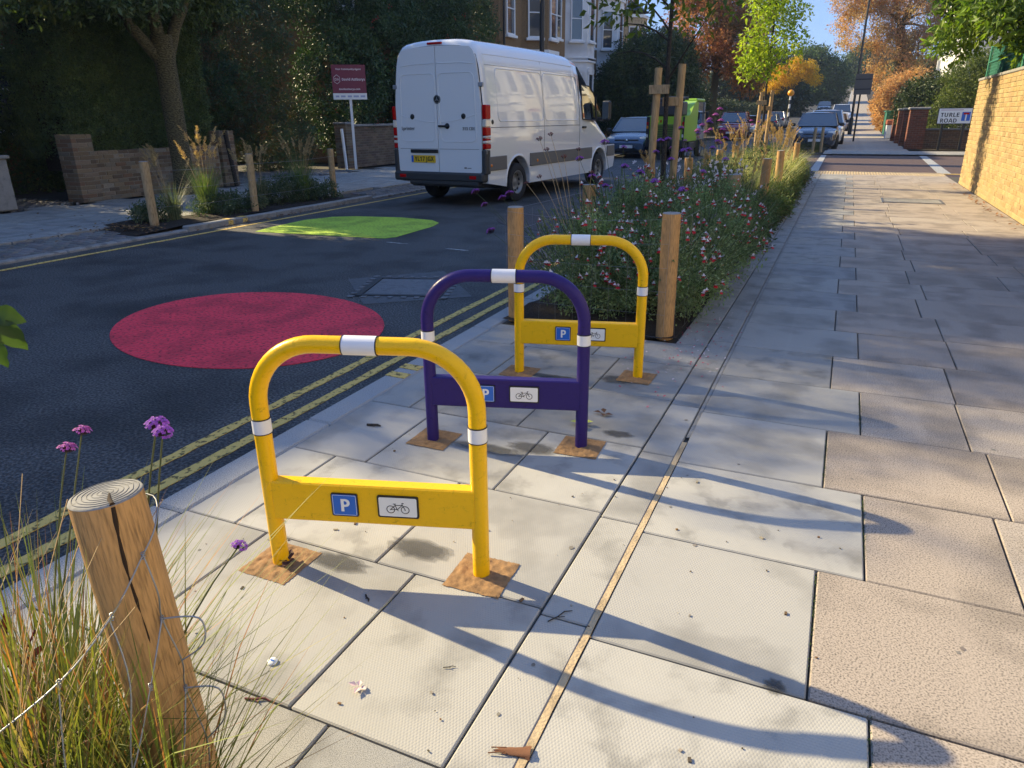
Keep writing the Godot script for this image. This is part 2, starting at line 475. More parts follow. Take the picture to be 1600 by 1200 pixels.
func trunk_mesh(path: Array, r0: float, r1: float, limbs: Array) -> ArrayMesh:
	var b := Mb.new()
	var rad := []
	for k in path.size():
		var t := float(k) / (path.size() - 1)
		rad.append(lerpf(r0, r1, t) * (1.25 if k == 0 else 1.0))
	b.tube(path, rad, 12, false)
	for q in limbs:
		var rl := []
		for k in q[0].size(): rl.append(lerpf(q[1], q[2], float(k) / (q[0].size() - 1)))
		b.tube(q[0], rl, 7, false)
	return b.done()

func random_limbs(top: Vector3, blobs: Array, r: float, per := 2) -> Array:
	var out := []
	for q in blobs:
		for k in per:
			var e: Vector3 = q[0] + rv() * q[1] * 0.6
			out.append([curve(top - Vector3(0, rr(0, 0.8), 0), top.lerp(e, 0.4) + Vector3(0, 0.5, 0), e, 5), r * rr(0.5, 0.8), r * 0.08])
	return out

func blade_into(b: Mb, p: Vector3, dir: Vector3, h: float, lean: float, w: float, seg := 4) -> void:
	var side := dir.cross(Vector3.UP).normalized()
	var pv := p
	var wv := w
	for k in seg:
		var t := float(k + 1) / seg
		var q := p + Vector3.UP * h * (t - 0.18 * lean * t * t) + dir * h * lean * t * t
		var w2 := w * (1.0 - t * t * 0.96)
		b.quad(pv - side * wv * 0.5, pv + side * wv * 0.5, q + side * w2 * 0.5, q - side * w2 * 0.5)
		pv = q; wv = w2

func tuft(sd: int, count: int, h: float, spread: float, w: float, cols: Array, lean := 0.7) -> ArrayMesh:
	rg.seed = sd
	var b := Mb.new()
	for k in count:
		var a := rr(0, TAU)
		var d := Vector3(cos(a), 0, sin(a))
		b.col = jit(cols[rg.randi() % cols.size()], 0.25)
		blade_into(b, d * rr(0, spread), d.rotated(Vector3.UP, rr(-0.6, 0.6)), h * rr(0.55, 1.1), rr(0.05, lean), w * rr(0.7, 1.3))
	return b.done()

func plume_mesh(sd: int, ln: float, w: float, c: Color) -> ArrayMesh:
	rg.seed = sd
	var b := Mb.new()
	for k in 90:
		var t := rg.randf()
		var p := Vector3(ln * 0.45 * t * t, ln * t, 0)
		var d := (Vector3(0.5 * t, 1.0, 0) + rv() * 0.9).normalized()
		b.col = jit(c, 0.25)
		leaf_into(b, p, d, Vector3.RIGHT if absf(d.x) < 0.9 else Vector3.UP, w * rr(0.8, 1.4) * (1.25 - 0.8 * t), w * 0.22, 0.1)
	return b.done()

func grass_plant(nm: String, label: String, pos: Vector3, blades: Mesh, plume: Mesh, nplumes: int, h: float, spread: float, group := "", lean := 0.35) -> Node3D:
	var o := thing(nm, label, "grass", pos, rr(0, TAU), group)
	part(o, "blades", blades, M.blade).set_meta("kind", "stuff")
	if nplumes > 0:
		for k in nplumes:
			var a := rr(0, TAU)
			var d := Vector3(cos(a), 0, sin(a))
			var tip := d * h * rr(0.1, lean) + Vector3(0, h * rr(0.85, 1.15), 0)
			var st := Mb.new()
			st.tube(curve(d * spread * rg.randf(), Vector3(tip.x * 0.3, tip.y * 0.6, tip.z * 0.3), tip, 4), 0.0022, 3, false)
			part(o, "stalk", st.done(), M.stem_dry)
			var pl := part(o, "plume", plume, M.blade, tip - Vector3(0, 0.02, 0), -a)
			pl.scale = Vector3.ONE * rr(0.8, 1.2)
	return o

var head_meshes := []
func head_mesh(sd: int, r: float, c0: Color, c1: Color, count := 70) -> ArrayMesh:
	rg.seed = sd
	var b := Mb.new()
	b.col = Color(0.05, 0.035, 0.03)
	for k in count:
		var a := rr(0, TAU)
		var q := sqrt(rg.randf())
		var bp := Vector3(cos(a) * q * 0.35, -0.5, sin(a) * q * 0.35) * r
		var p := Vector3(cos(a) * q, (1.0 - q * q) * 0.55 + rr(-0.12, 0.12), sin(a) * q) * r
		var d := (p - bp).normalized()
		b.col = Color(0.05, 0.02, 0.035)
		leaf_into(b, bp, d, Vector3.RIGHT if absf(d.x) < 0.9 else Vector3.UP, (p - bp).length(), r * 0.12, 0.0)
		b.col = jit(c0.lerp(c1, rg.randf()), 0.2)
		var s1 := d.cross(Vector3(0.3, 0.2, 1)).normalized()
		var s2 := d.cross(s1)
		for j in 4:
			var a2 := TAU * j / 4 + rr(-0.3, 0.3)
			var e := s1 * cos(a2) + s2 * sin(a2)
			leaf_into(b, p, (e + d * 0.25).normalized(), d, r * 0.2, r * 0.17, 0.1)
	return b.done()

# tall thin stems that fork near the top, each fork ending in a flower head
func verbena(nm: String, label: String, base: Vector3, tips: Array, head := 0, hs := 1.0, dry := false) -> Node3D:
	var o := thing(nm, label, "flower", base)
	for t in tips:
		var e: Vector3 = t - base
		var a := curve(Vector3(rr(-0.04, 0.04), 0, rr(-0.04, 0.04)), Vector3(e.x * 0.35 + rr(-0.05, 0.05), e.y * 0.6, e.z * 0.35), e, 7)
		var b := Mb.new()
		b.tube(a, [0.0026, 0.0026, 0.0024, 0.0022, 0.002, 0.0018, 0.0016, 0.0014], 5, false)
		b.col = Color(0.1, 0.13, 0.04)
		var sm := part(o, "stem", b.done(), M.stem_dry if dry else M.stem)
		sm.set_meta("kind", "thing")
		var hm := part(o, "flower_head", head_meshes[head], M.petal, e, rr(0, TAU))
		hm.scale = Vector3.ONE * hs * rr(0.8, 1.2)
		var dir: Vector3 = (a[7] - a[5]).normalized()
		hm.basis = Basis(Quaternion(Vector3.UP, (dir + Vector3.UP * 0.6).normalized())) * Basis.from_scale(Vector3.ONE * hs * rr(0.8, 1.15))
	return o

# ------------------------------------------------------------------ masonry
var brick_mats := []
var brick_full: ArrayMesh
var brick_half: ArrayMesh

func brick_setup() -> void:
	var cols := [L(0.27, 0.20, 0.12), L(0.32, 0.24, 0.145), L(0.24, 0.17, 0.105), L(0.25, 0.15, 0.09), L(0.30, 0.23, 0.16), L(0.17, 0.125, 0.085), L(0.26, 0.22, 0.16)]
	for k in cols.size():
		brick_mats.append(mat(cols[k], 0.92, {"tex": M.speck, "scale": 2.5, "off": Vector3(k * 0.3, k * 0.17, 0), "bump": M.bumpn, "depth": 0.9}))
	var b := Mb.new(); b.box(Vector3.ZERO, Vector3(0.213, 0.065, 0.225), 0.006); brick_full = b.done()
	b = Mb.new(); b.box(Vector3.ZERO, Vector3(0.1, 0.065, 0.225), 0.006); brick_half = b.done()

# a run of brickwork along local +x, one brick per node
func brick_run(p: Node3D, o: Vector3, yaw: float, length: float, rows: int, uneven := 0.0) -> void:
	var bs := Basis(Vector3.UP, yaw)
	var core := Mb.new()
	core.box(Vector3(length * 0.5, rows * 0.0375 - 0.01, 0), Vector3(length - 0.012, rows * 0.075 - 0.016, 0.205))
	var c := part(p, "mortar_core", core.done(), M.grout, o, yaw)
	for j in rows:
		var x := 0.0 if j % 2 == 0 else -0.1125
		while x < length - 0.05:
			var x0 := maxf(x, 0.0); var x1 := minf(x + 0.225, length)
			if x1 - x0 > 0.08 and not (uneven > 0.0 and j == rows - 1 and rg.randf() < uneven):
				var half := x1 - x0 < 0.2
				var q := part(p, "brick", brick_half if half else brick_full, brick_mats[rg.randi() % brick_mats.size()])
				q.transform = Transform3D(bs * Basis(Vector3.UP, rr(-0.012, 0.012)), o + bs * Vector3((x0 + x1) * 0.5, 0.0375 + j * 0.075 + rr(-0.003, 0.003), rr(-0.012, 0.010)))
			x += 0.225

func brick_pier(p: Node3D, o: Vector3, w: float, rows: int, cap := true) -> void:
	var core := Mb.new()
	core.box(Vector3(0, rows * 0.0375 - 0.01, 0), Vector3(w - 0.02, rows * 0.075 - 0.02, w - 0.02))
	part(p, "mortar_core", core.done(), M.grout, o)
	var key := "pier%d" % int(w * 1000)
	if not slab_cache.has(key):
		var b := Mb.new(); b.box(Vector3.ZERO, Vector3(w - 0.117, 0.065, 0.105), 0.006)
		slab_cache[key] = b.done()
	for j in rows:
		for k in 4:
			var ang := PI * 0.5 * k
			var q := Vector3(-0.0585 if j % 2 else 0.0585, 0, w * 0.5 - 0.0525).rotated(Vector3.UP, ang)
			var m := part(p, "brick", slab_cache[key], brick_mats[rg.randi() % brick_mats.size()])
			m.transform = Transform3D(Basis(Vector3.UP, ang + rr(-0.01, 0.01)), o + q + Vector3(0, 0.0375 + j * 0.075, 0))
	if cap:
		var b := Mb.new(); b.box(Vector3.ZERO, Vector3(w + 0.05, 0.06, w + 0.05), 0.012)
		part(p, "capstone", b.done(), M.concrete, o + Vector3(0, rows * 0.075 + 0.028, 0))

# small or far brickwork: real bricks joined into one part
func brick_field(p: Node3D, o: Vector3, ax: Vector3, nrm: Vector3, length: float, rows: int, cols: Array, depth := 0.1) -> void:
	var xf := []; var cc := []
	var bs := Basis(ax, Vector3.UP, nrm)
	if bs.determinant() < 0: bs = Basis(-ax, Vector3.UP, nrm)
	for j in rows:
		var x := 0.0 if j % 2 == 0 else -0.1125
		while x < length - 0.03:
			var x0 := maxf(x, 0.0); var x1 := minf(x + 0.225, length)
			if x1 - x0 > 0.05:
				var s := (x1 - x0 - 0.011) / 0.213
				xf.append(Transform3D(bs * Basis.from_scale(Vector3(s, 1, depth / 0.225)), o + ax * (x0 + x1) * 0.5 + Vector3(0, 0.0375 + j * 0.075, 0) + nrm * (rr(-0.002, 0.003) - depth * 0.5)))
				cc.append(jit(cols[rg.randi() % cols.size()], 0.1))
			x += 0.225
	many(p, "bricks", brick_full, M.brick_vc, xf, cc)

func slab_mesh(w: float, d: float, t := 0.05, bev := 0.004) -> ArrayMesh:
	var key := "%d_%d_%d" % [int(w * 1000), int(d * 1000), int(t * 1000)]
	if not slab_cache.has(key):
		var b := Mb.new()
		b.box(Vector3(0, -t * 0.5, 0), Vector3(w, t, d), bev)
		slab_cache[key] = b.done()
	return slab_cache[key]

func slab(p: Node, x0: float, x1: float, z0: float, z1: float, m: Material, nm := "paving_slab", joint := 0.0065, t := 0.05) -> MeshInstance3D:
	var w := absf(x1 - x0) - joint; var d := absf(z1 - z0) - joint
	var o := part(p, nm, slab_mesh(w, d, t), m, Vector3((x0 + x1) * 0.5, rr(-0.0012, 0.0012), (z0 + z1) * 0.5))
	o.rotation = Vector3(rr(-0.0012, 0.0012), rr(-0.002, 0.002), rr(-0.0012, 0.0012))
	return o

# ------------------------------------------------------------------ buildings
func window_unit(p: Node3D, pos: Vector3, yaw: float, w: float, h: float, frame: Material, lintel: Material) -> void:
	var b := Mb.new()
	var f := 0.07
	for s in [-1, 1]:
		b.box(Vector3(s * (w - f) * 0.5, h * 0.5, 0.02), Vector3(f, h, 0.1), 0.008)
		b.box(Vector3(0, h * 0.5 + s * (h - f) * 0.5, 0.022), Vector3(w - 2 * f, f, 0.1), 0.008)
	b.box(Vector3(0, h * 0.5, 0.024), Vector3(w - 2 * f, 0.05, 0.08), 0.006)
	var wi := part(p, "window", b.done(), frame, pos, yaw)
	b = Mb.new(); b.box(Vector3(0, h * 0.5, 0.015), Vector3(w - 2 * f, h - 2 * f, 0.02))
	part(wi, "pane", b.done(), M.window_glass)
	b = Mb.new(); b.box(Vector3(0, -0.06, 0.05), Vector3(w + 0.2, 0.12, 0.2), 0.015)
	part(wi, "sill", b.done(), frame)
	b = Mb.new()
	var poly := PackedVector2Array([Vector2(-w * 0.5 - 0.12, h), Vector2(w * 0.5 + 0.12, h), Vector2(w * 0.5 + 0.12, h + 0.18)])
	for k in 7:
		var t := float(k) / 6
		poly.append(Vector2(lerpf(w * 0.5 + 0.1, -w * 0.5 - 0.1, t), h + 0.2 + 0.14 * sin(PI * t)))
	poly.append(Vector2(-w * 0.5 - 0.12, h + 0.18))
	b.prism(poly, 0.06, Transform3D(Basis(), Vector3(0, 0, 0.0)))
	part(wi, "arch", b.done(), lintel)

# facade looks along +x; z0 is the near end, z1 the far end
func terrace_house(nm: String, label: String, x: float, z0: float, z1: float, depth: float, eaves: float, ridge: float, wall_mat: Material, bay_mat: Material, floors: Array, bay := true, trim: Material = null) -> Node3D:
	var zc := (z0 + z1) * 0.5; var w := absf(z1 - z0)
	var o := thing(nm, label, "house", Vector3(x, 0, zc))
	if trim == null: trim = M.window_white
	var b := Mb.new(); b.box(Vector3(-depth * 0.5, eaves * 0.5, 0), Vector3(depth, eaves, w - 0.01))
	part(o, "wall", b.done(), wall_mat)
	b = Mb.new()
	var tri := PackedVector2Array([Vector2(0.35, eaves + 0.004), Vector2(-depth * 0.5, ridge), Vector2(-depth - 0.35, eaves + 0.004)])
	b.prism(tri, w - 0.02, Transform3D(Basis(), Vector3(0, 0, -w * 0.5 + 0.01)))
	part(o, "roof", b.done(), M.slate)
	b = Mb.new(); b.box(Vector3(-depth * 0.5, ridge + 0.4, -w * 0.5 + 0.5), Vector3(1.6, 2.2, 0.7), 0.03)
	b.box(Vector3(-depth * 0.5, ridge + 1.55, -w * 0.5 + 0.5), Vector3(1.75, 0.14, 0.85), 0.02)
	for k in 4: b.lathe([Vector2(0.0, 0), Vector2(0.12, 0), Vector2(0.09, 0.4), Vector2(0.0, 0.4)], Vector3(-depth * 0.5 - 0.6 + k * 0.4, ridge + 1.62, -w * 0.5 + 0.5), Basis(), 8)
	part(o, "chimney", b.done(), M.stock)
	b = Mb.new(); b.box(Vector3(0.1, eaves - 0.12, 0), Vector3(0.2, 0.22, w - 0.03), 0.02)
	part(o, "cornice", b.done(), trim)
	b = Mb.new(); b.tube([Vector3(0.12, eaves - 0.1, w * 0.5 - 0.25), Vector3(0.12, 0, w * 0.5 - 0.25)], 0.06, 8)
	part(o, "drainpipe", b.done(), M.blackmetal)
	var zb := -w * 0.16
	for fi in floors.size():
		var fy: float = floors[fi][0]; var fh: float = floors[fi][1]
		if bay and fi < 2:
			var bw := 2.9; var bd := 1.0
			var poly := PackedVector2Array([Vector2(0, -bw * 0.5), Vector2(bd, -bw * 0.5 + 0.8), Vector2(bd, bw * 0.5 - 0.8), Vector2(0, bw * 0.5)])
			var y0 := fy - 0.95; var y1 := fy + fh + 0.75
			var tr := Transform3D(Basis(Vector3(1, 0, 0), Vector3(0, 0, -1), Vector3(0, 1, 0)), Vector3(0, y0, zb))
			b = Mb.new(); b.prism(poly, y1 - y0, tr)
			part(o, "bay", b.done(), bay_mat)
			b = Mb.new()
			for q in [[0.0, 0.09], [fh + 1.5, 0.12]]:
				var pp := PackedVector2Array([Vector2(0.01, -bw * 0.5 - 0.08), Vector2(bd + 0.09, -bw * 0.5 + 0.75), Vector2(bd + 0.09, bw * 0.5 - 0.75), Vector2(0.01, bw * 0.5 + 0.08)])
				b.prism(pp, q[1] * 1.6, Transform3D(tr.basis, tr.origin + Vector3(0, q[0], 0)))
			part(o, "bay_cornice", b.done(), trim)
			if fi == 1:
				b = Mb.new()
				var apex := Vector3(0.02, y1 + 0.95, zb)
				var e := []
				for q in [Vector2(0.02, -bw * 0.5 - 0.15), Vector2(bd + 0.18, -bw * 0.5 + 0.7), Vector2(bd + 0.18, bw * 0.5 - 0.7), Vector2(0.02, bw * 0.5 + 0.15)]: e.append(Vector3(q.x, y1 + 0.2, zb + q.y))
				for q in 3: b.fout([e[q], e[q + 1], apex], Vector3(0, y1, zb))
				b.fout([e[0], e[1], e[2], e[3]], apex)
				part(o, "bay_roof", b.done(), M.slate)
			window_unit(o, Vector3(bd + 0.01, fy, zb), PI * 0.5, 0.85, fh, M.window_white, bay_mat)
			for s in [-1, 1]:
				window_unit(o, Vector3(bd * 0.5 + 0.008, fy, zb + s * (bw * 0.5 - 0.4)), atan2(0.8, s * bd), 0.7, fh, M.window_white, bay_mat)
		else:
			window_unit(o, Vector3(0.01, fy, zb - 0.55), PI * 0.5, 0.95, fh, M.window_white, M.redbrick)
			window_unit(o, Vector3(0.01, fy, zb + 0.75), PI * 0.5, 0.95, fh, M.window_white, M.redbrick)
		window_unit(o, Vector3(0.01, fy, w * 0.5 - 1.15), PI * 0.5, 0.9, fh, M.window_white, M.redbrick)
	return o

# ------------------------------------------------------------------ vehicles
# local frame: +z forward, +x the right-hand side when z runs away from the viewer is -x; all lengths in metres
func wheel(p: Node3D, pos: Vector3, r: float, w: float, side: float, steel := false) -> void:
	var b := Mb.new()
	var bs := Basis(Vector3(0, 0, 1), -PI * 0.5 * side)   # local y -> outward
	b.lathe([Vector2(r * 0.62, -w * 0.5), Vector2(r * 0.93, -w * 0.5), Vector2(r, -w * 0.36), Vector2(r, w * 0.36), Vector2(r * 0.95, w * 0.48), Vector2(r * 0.68, w * 0.5), Vector2(r * 0.62, w * 0.42)], Vector3.ZERO, bs, 28)
	var t := part(p, "wheel", b.done(), M.rubber, pos)
	b = Mb.new()
	b.lathe([Vector2(0.0, w * 0.2), Vector2(r * 0.18, w * 0.2), Vector2(r * 0.22, w * 0.1), Vector2(r * 0.5, w * 0.16), Vector2(r * 0.56, w * 0.42), Vector2(r * 0.64, w * 0.44), Vector2(r * 0.64, w * 0.30)], Vector3.ZERO, bs, 24)
	part(t, "rim", b.done(), M.rim)
	b = Mb.new()
	for k in (10 if steel else 5):
		var a := TAU * k / (10 if steel else 5)
		var c := bs * Vector3(cos(a) * r * (0.44 if steel else 0.36), w * 0.19, sin(a) * r * (0.44 if steel else 0.36))
		b.box(c, Vector3(r * 0.13, 0.016, r * (0.1 if steel else 0.3)), 0.0, bs * Basis(Vector3.UP, -a + PI * 0.5))
	part(t, "spoke_hole", b.done(), M.gap)

# van half width at height h above the road (body section of the straight part)
func van_r(h: float) -> float:
	var t := [[0.3, 0.955], [0.62, 0.978], [0.95, 0.988], [1.3, 0.99], [1.7, 0.965], [2.1, 0.925], [2.4, 0.885], [2.58, 0.835], [2.68, 0.76], [2.74, 0.6], [2.765, 0.3], [2.77, 0.0]]
	for k in t.size() - 1:
		if h <= t[k + 1][0]: return lerpf(t[k][1], t[k + 1][1], clampf((h - t[k][0]) / (t[k + 1][0] - t[k][0]), 0, 1))
	return 0.0

func van(pos: Vector3, yaw: float) -> void:
	# u forward, r to the right, h up; node is turned so that local -z is forward
	var o := thing("van", "white high-roof panel van with rear doors shut, driving away on the road", "van", pos, yaw)
	var P := func(u: float, r: float, h: float) -> Vector3: return Vector3(r, h, -u)
	var H := 2.77
	var UR := -1.15
	var WB := 3.95
	# upper body loft
	var hs := [0.86, 1.0, 1.15, 1.3, 1.5, 1.7, 1.9, 2.1, 2.25, 2.4, 2.5, 2.58, 2.64, 2.69, 2.725, 2.75, 2.762, 2.768, 2.77]
	# stations: u, roof height, width scale
	var st := [[UR + 0.0, 2.66, 0.965], [UR + 0.012, 2.70, 0.985], [UR + 0.05, 2.745, 0.997], [UR + 0.15, 2.765, 1.0], [0.0, 2.77, 1.0], [1.0, 2.77, 1.0], [2.0, 2.76, 1.0], [2.5, 2.735, 1.0], [2.85, 2.68, 1.0], [3.1, 2.58, 0.995], [3.35, 2.40, 0.985], [3.6, 2.17, 0.975], [3.9, 1.86, 0.97], [4.2, 1.55, 0.96], [4.45, 1.36, 0.94], [4.7, 1.2, 0.90], [4.88, 1.02, 0.82], [4.95, 0.9, 0.72]]
	var rows := []
	for s in st:
		var T: float = s[1]
		var right := []
		for h in hs:
			var k: float = (h - hs[0]) / (H - hs[0])
			var hh: float = hs[0] + (T - hs[0]) * k
			var rad: float = van_r(h)
			if T < 2.6:
				# a lower section keeps its side upright and closes near its top
				var e := pow(k, 5.0)
				rad = lerpf(van_r(hh), 0.0, e) * (1.0 - 0.04 * k)
			right.append([hh, rad * s[2]])
		var row := []
		for q in right: row.append(P.call(s[0], -q[1], q[0]))
		for k in range(right.size() - 2, -1, -1): row.append(P.call(s[0], right[k][1], right[k][0]))
		rows.append(row)
	var b := Mb.new(); b.grid(rows, false)
	var body := part(o, "body", b.done(), M.van_white)
	# rear closing face (dark gap behind the doors)
	b = Mb.new()
	var mid: Vector3 = P.call(UR + 0.004, 0, 1.6)
	for k in rows[0].size() - 1:
		b.fout([rows[0][k], rows[0][k + 1], mid], mid + Vector3(0, 0, -1))
	part(o, "door_seal", b.done(), M.gap)
	# lower sides with wheel arches
	var arch := func(cu: float, r: float) -> PackedVector2Array:
		var pp := PackedVector2Array()
		for k in 13:
			var a := PI * (1.0 - k / 12.0)
			pp.append(Vector2(cu + cos(a) * r, 0.36 + sin(a) * r))
		return pp
	var poly := PackedVector2Array([Vector2(UR + 0.05, 0.40)])
	poly.append_array(arch.call(0.0, 0.455)); poly.append_array(arch.call(WB, 0.455))
	poly.append_array(PackedVector2Array([Vector2(4.85, 0.36), Vector2(4.93, 0.6), Vector2(4.9, 0.872), Vector2(UR + 0.05, 0.872)]))
	for q in poly.size():
		if poly[q].y < 0.361 and poly[q].x > UR + 0.1 and poly[q].x < 4.8: poly[q].y = 0.30
	for s in [-1.0, 1.0]:
		b = Mb.new()
		# local X = u along -z ; Y = up ; push along r
		var bs := Basis(Vector3(0, 0, -1), Vector3.UP, Vector3(1, 0, 0))
		b.prism(poly, 0.16, Transform3D(bs, Vector3(0.826 if s > 0 else -0.986, 0, 0)))
		part(o, "side_panel", b.done(), M.van_white)
		# grey rubbing strip between and behind the arches
		b = Mb.new()
		for q in [[UR + 0.06, -0.462], [0.462, WB - 0.462], [WB + 0.462, 4.86]]:
			b.box(Vector3(s * 0.992, 0.73, -(q[0] + q[1]) * 0.5), Vector3(0.03, 0.24, q[1] - q[0]), 0.008)
		part(o, "rubbing_strip", b.done(), M.strip)
		for q in [0.0, WB]:
			var path := []
			for k in 15:
				var a := PI * k / 14.0
				path.append(P.call(q + cos(a) * 0.475, s * 0.978, 0.36 + sin(a) * 0.475))
			b = Mb.new(); b.tube(path, 0.024, 8)
			part(o, "wheel_arch", b.done(), M.van_white)
			wheel(o, P.call(q, s * 0.87, 0.345), 0.345, 0.225, s, true)
		for q in [UR + 0.12, 0.75, 2.0]:
			b = Mb.new(); b.lathe([Vector2(0.0, 0.02), Vector2(0.02, 0.016), Vector2(0.03, 0)], P.call(q, s * 1.006, 0.70), Basis(Vector3(0, 0, 1), -PI * 0.5 * s), 10)
			part(o, "side_marker", b.done(), M.lamp_amber)
		# pressed panels and seams on the side
		var onside := func(u: float, h: float, off := 0.0) -> Vector3: return P.call(u, s * (van_r(h) + off), h)
		for q in [[-0.72, 1.05], [1.12, 2.72]]:
			var path := []
			var rc := rrect(q[1] - q[0], 0.86, 0.09, 5, Vector2((q[0] + q[1]) * 0.5, 1.86))
			for v2 in rc:
				path.append(onside.call(v2.x, v2.y, 0.001))
			path.append(path[0])
			b = Mb.new(); b.tube(path, 0.009, 5, false)
			part(o, "pressed_panel", b.done(), M.van_white)
		for q in [2.34, 2.5]:
			b = Mb.new(); b.tube([onside.call(UR + 0.12, q, 0.0), onside.call(1.0, q, 0.0), onside.call(2.6, q - 0.02, -0.002)], 0.007, 5)
			part(o, "roof_crease", b.done(), M.van_white)
		for q in [1.08, 2.8]:
			var path := []
			for k in 10: path.append(onside.call(q, lerpf(0.9, 2.5, k / 9.0), 0.0))
			b = Mb.new(); b.tube(path, 0.0045, 4)
			part(o, "seam", b.done(), M.gap)
		b = Mb.new(); b.tube([onside.call(-1.0, 1.33, 0.0), onside.call(2.8, 1.33, 0.0)], 0.006, 4)
		part(o, "seam", b.done(), M.strip)
		b = Mb.new(); b.lathe([Vector2(0, 0.008), Vector2(0.035, 0.008), Vector2(0.04, 0)], onside.call(-0.93, 1.42, 0.0), Basis(Vector3(0, 0, 1), -PI * 0.5 * s), 14)
		part(o, "filler_cap", b.done(), M.black)
		# cab side window
		var wp := PackedVector2Array([Vector2(2.95, 1.45), Vector2(4.15, 1.40), Vector2(4.02, 1.58), Vector2(3.62, 1.98), Vector2(3.42, 2.12), Vector2(2.95, 2.14)])
		b = Mb.new()
		var ix := Geometry2D.triangulate_polygon(wp)
		var c3: Vector3 = P.call(3.3, 0, 1.7)
		for k in range(0, ix.size(), 3):
			b.fout([onside.call(wp[ix[k]].x, wp[ix[k]].y, 0.002), onside.call(wp[ix[k + 1]].x, wp[ix[k + 1]].y, 0.002), onside.call(wp[ix[k + 2]].x, wp[ix[k + 2]].y, 0.002)], c3)
		part(o, "cab_window", b.done(), M.glass_dark)
		var path2 := []
		for v2 in wp: path2.append(onside.call(v2.x, v2.y, 0.004))
		path2.append(path2[0])
		b = Mb.new(); b.tube(path2, 0.014, 5, false)
		b.tube([onside.call(3.72, 1.42, 0.006), onside.call(3.72, 1.9, 0.006)], 0.02, 5)
		part(o, "window_trim", b.done(), M.black)
		b = Mb.new(); b.box(onside.call(3.02, 1.28, 0.012), Vector3(0.03, 0.05, 0.2), 0.012)
		part(o, "door_handle", b.done(), M.black)
		b = Mb.new()
		b.box(P.call(3.82, s * 1.19, 1.62), Vector3(0.2, 0.42, 0.12), 0.04)
		b.box(P.call(3.82, s * 1.05, 1.45), Vector3(0.2, 0.07, 0.08), 0.02)
		part(o, "mirror", b.done(), M.plastic)
		b = Mb.new(); b.box(P.call(3.755, s * 1.19, 1.62), Vector3(0.16, 0.36, 0.012), 0.003)
		part(o, "mirror_glass", b.done(), M.glass_dark)
		# tail lamps: stacked lenses wrapping the corner
		for q in [[1.47, 1.70, M.lamp_red], [1.34, 1.466, M.lamp_clear], [1.20, 1.336, M.lamp_red], [1.16, 1.196, M.lamp_clear], [1.12, 1.156, M.lamp_red], [1.07, 1.116, M.lamp_clear], [0.98, 1.066, M.lamp_red]]:
			b = Mb.new(); b.box(P.call(UR + 0.055, s * 0.957, (q[0] + q[1]) * 0.5), Vector3(0.085, q[1] - q[0], 0.17), 0.014)
			part(o, "tail_lamp", b.done(), q[2])
		# hinges
		for q in [0.93, 2.02]:
			b = Mb.new(); b.box(P.call(UR - 0.012, s * (van_r(q) - 0.035), q), Vector3(0.1, 0.07, 0.04), 0.008)
			part(o, "hinge", b.done(), M.galv if q > 1.5 else M.rim)
	# windscreen
	b = Mb.new()
	var wl := []
	for q in [[3.22, 2.44, 0.70], [3.6, 2.1, 0.76], [4.0, 1.72, 0.80], [4.25, 1.46, 0.80]]:
		var row := []
		for k in 7:
			var t := lerpf(-1, 1, k / 6.0)
			row.append(P.call(q[0] + 0.06 * (1.0 - t * t), t * q[2], q[1] + 0.075))
		wl.append(row)
	b.grid(wl, false)
	part(o, "windscreen", b.done(), M.glass_dark)
	# rear doors: two leaves with a pressed field each
	for s in [-1.0, 1.0]:
		var pp := PackedVector2Array()
		pp.append(Vector2(s * 0.006, 0.55)); pp.append(Vector2(s * 0.84, 0.55)); pp.append(Vector2(s * 0.893, 0.60))
		for h in [0.9, 0.975]: pp.append(Vector2(s * 0.90, h))
		for h in [1.0, 1.3, 1.69]: pp.append(Vector2(s * 0.906, h))
		for h in [1.72, 1.9, 2.1, 2.3, 2.45]: pp.append(Vector2(s * (van_r(h) - 0.062), h))
		pp.append(Vector2(s * 0.76, 2.56)); pp.append(Vector2(s * 0.70, 2.615)); pp.append(Vector2(s * 0.35, 2.645)); pp.append(Vector2(s * 0.006, 2.652))
		b = Mb.new()
		# local X = r, Y = up, pushed backwards (+z)
		b.prism(pp, 0.028, Transform3D(Basis(), P.call(UR, 0, 0)))
		var dr := part(o, "rear_door", b.done(), M.van_white)
		var zz := -UR + 0.029
		var fr := []
		for v2 in rrect(0.74, 1.12, 0.1, 5, Vector2(s * 0.43, 1.66)): fr.append(Vector3(v2.x + (-0.03 * s if v2.y > 2.0 else 0.0), v2.y, zz))
		fr.append(fr[0])
		b = Mb.new(); b.tube(fr, 0.007, 5, false)
		part(dr, "pressing", b.done(), M.van_white)
		b = Mb.new(); b.tube([Vector3(s * 0.02, 2.38, zz), Vector3(s * 0.5, 2.375, zz), Vector3(s * 0.76, 2.35, zz)], 0.007, 5)
		b.tube([Vector3(s * 0.02, 1.42, zz), Vector3(s * 0.3, 1.44, zz), Vector3(s * 0.62, 1.50, zz), Vector3(s * 0.83, 1.56, zz)], 0.006, 5)
		part(dr, "crease", b.done(), M.van_white)
		b = Mb.new(); b.tube([Vector3(s * 0.02, 0.975, zz - 0.002), Vector3(s * 0.85, 0.975, zz - 0.002)], 0.0045, 4)
		part(dr, "seam", b.done(), M.strip)
		b = Mb.new(); b.lathe([Vector2(0, 0.012), Vector2(0.04, 0.012), Vector2(0.048, 0)], Vector3(s * 0.545, 1.52, zz - 0.002), Basis(Vector3(1, 0, 0), PI * 0.5), 16)
		part(dr, "door_button", b.done(), M.black)
	var zf := -UR + 0.03
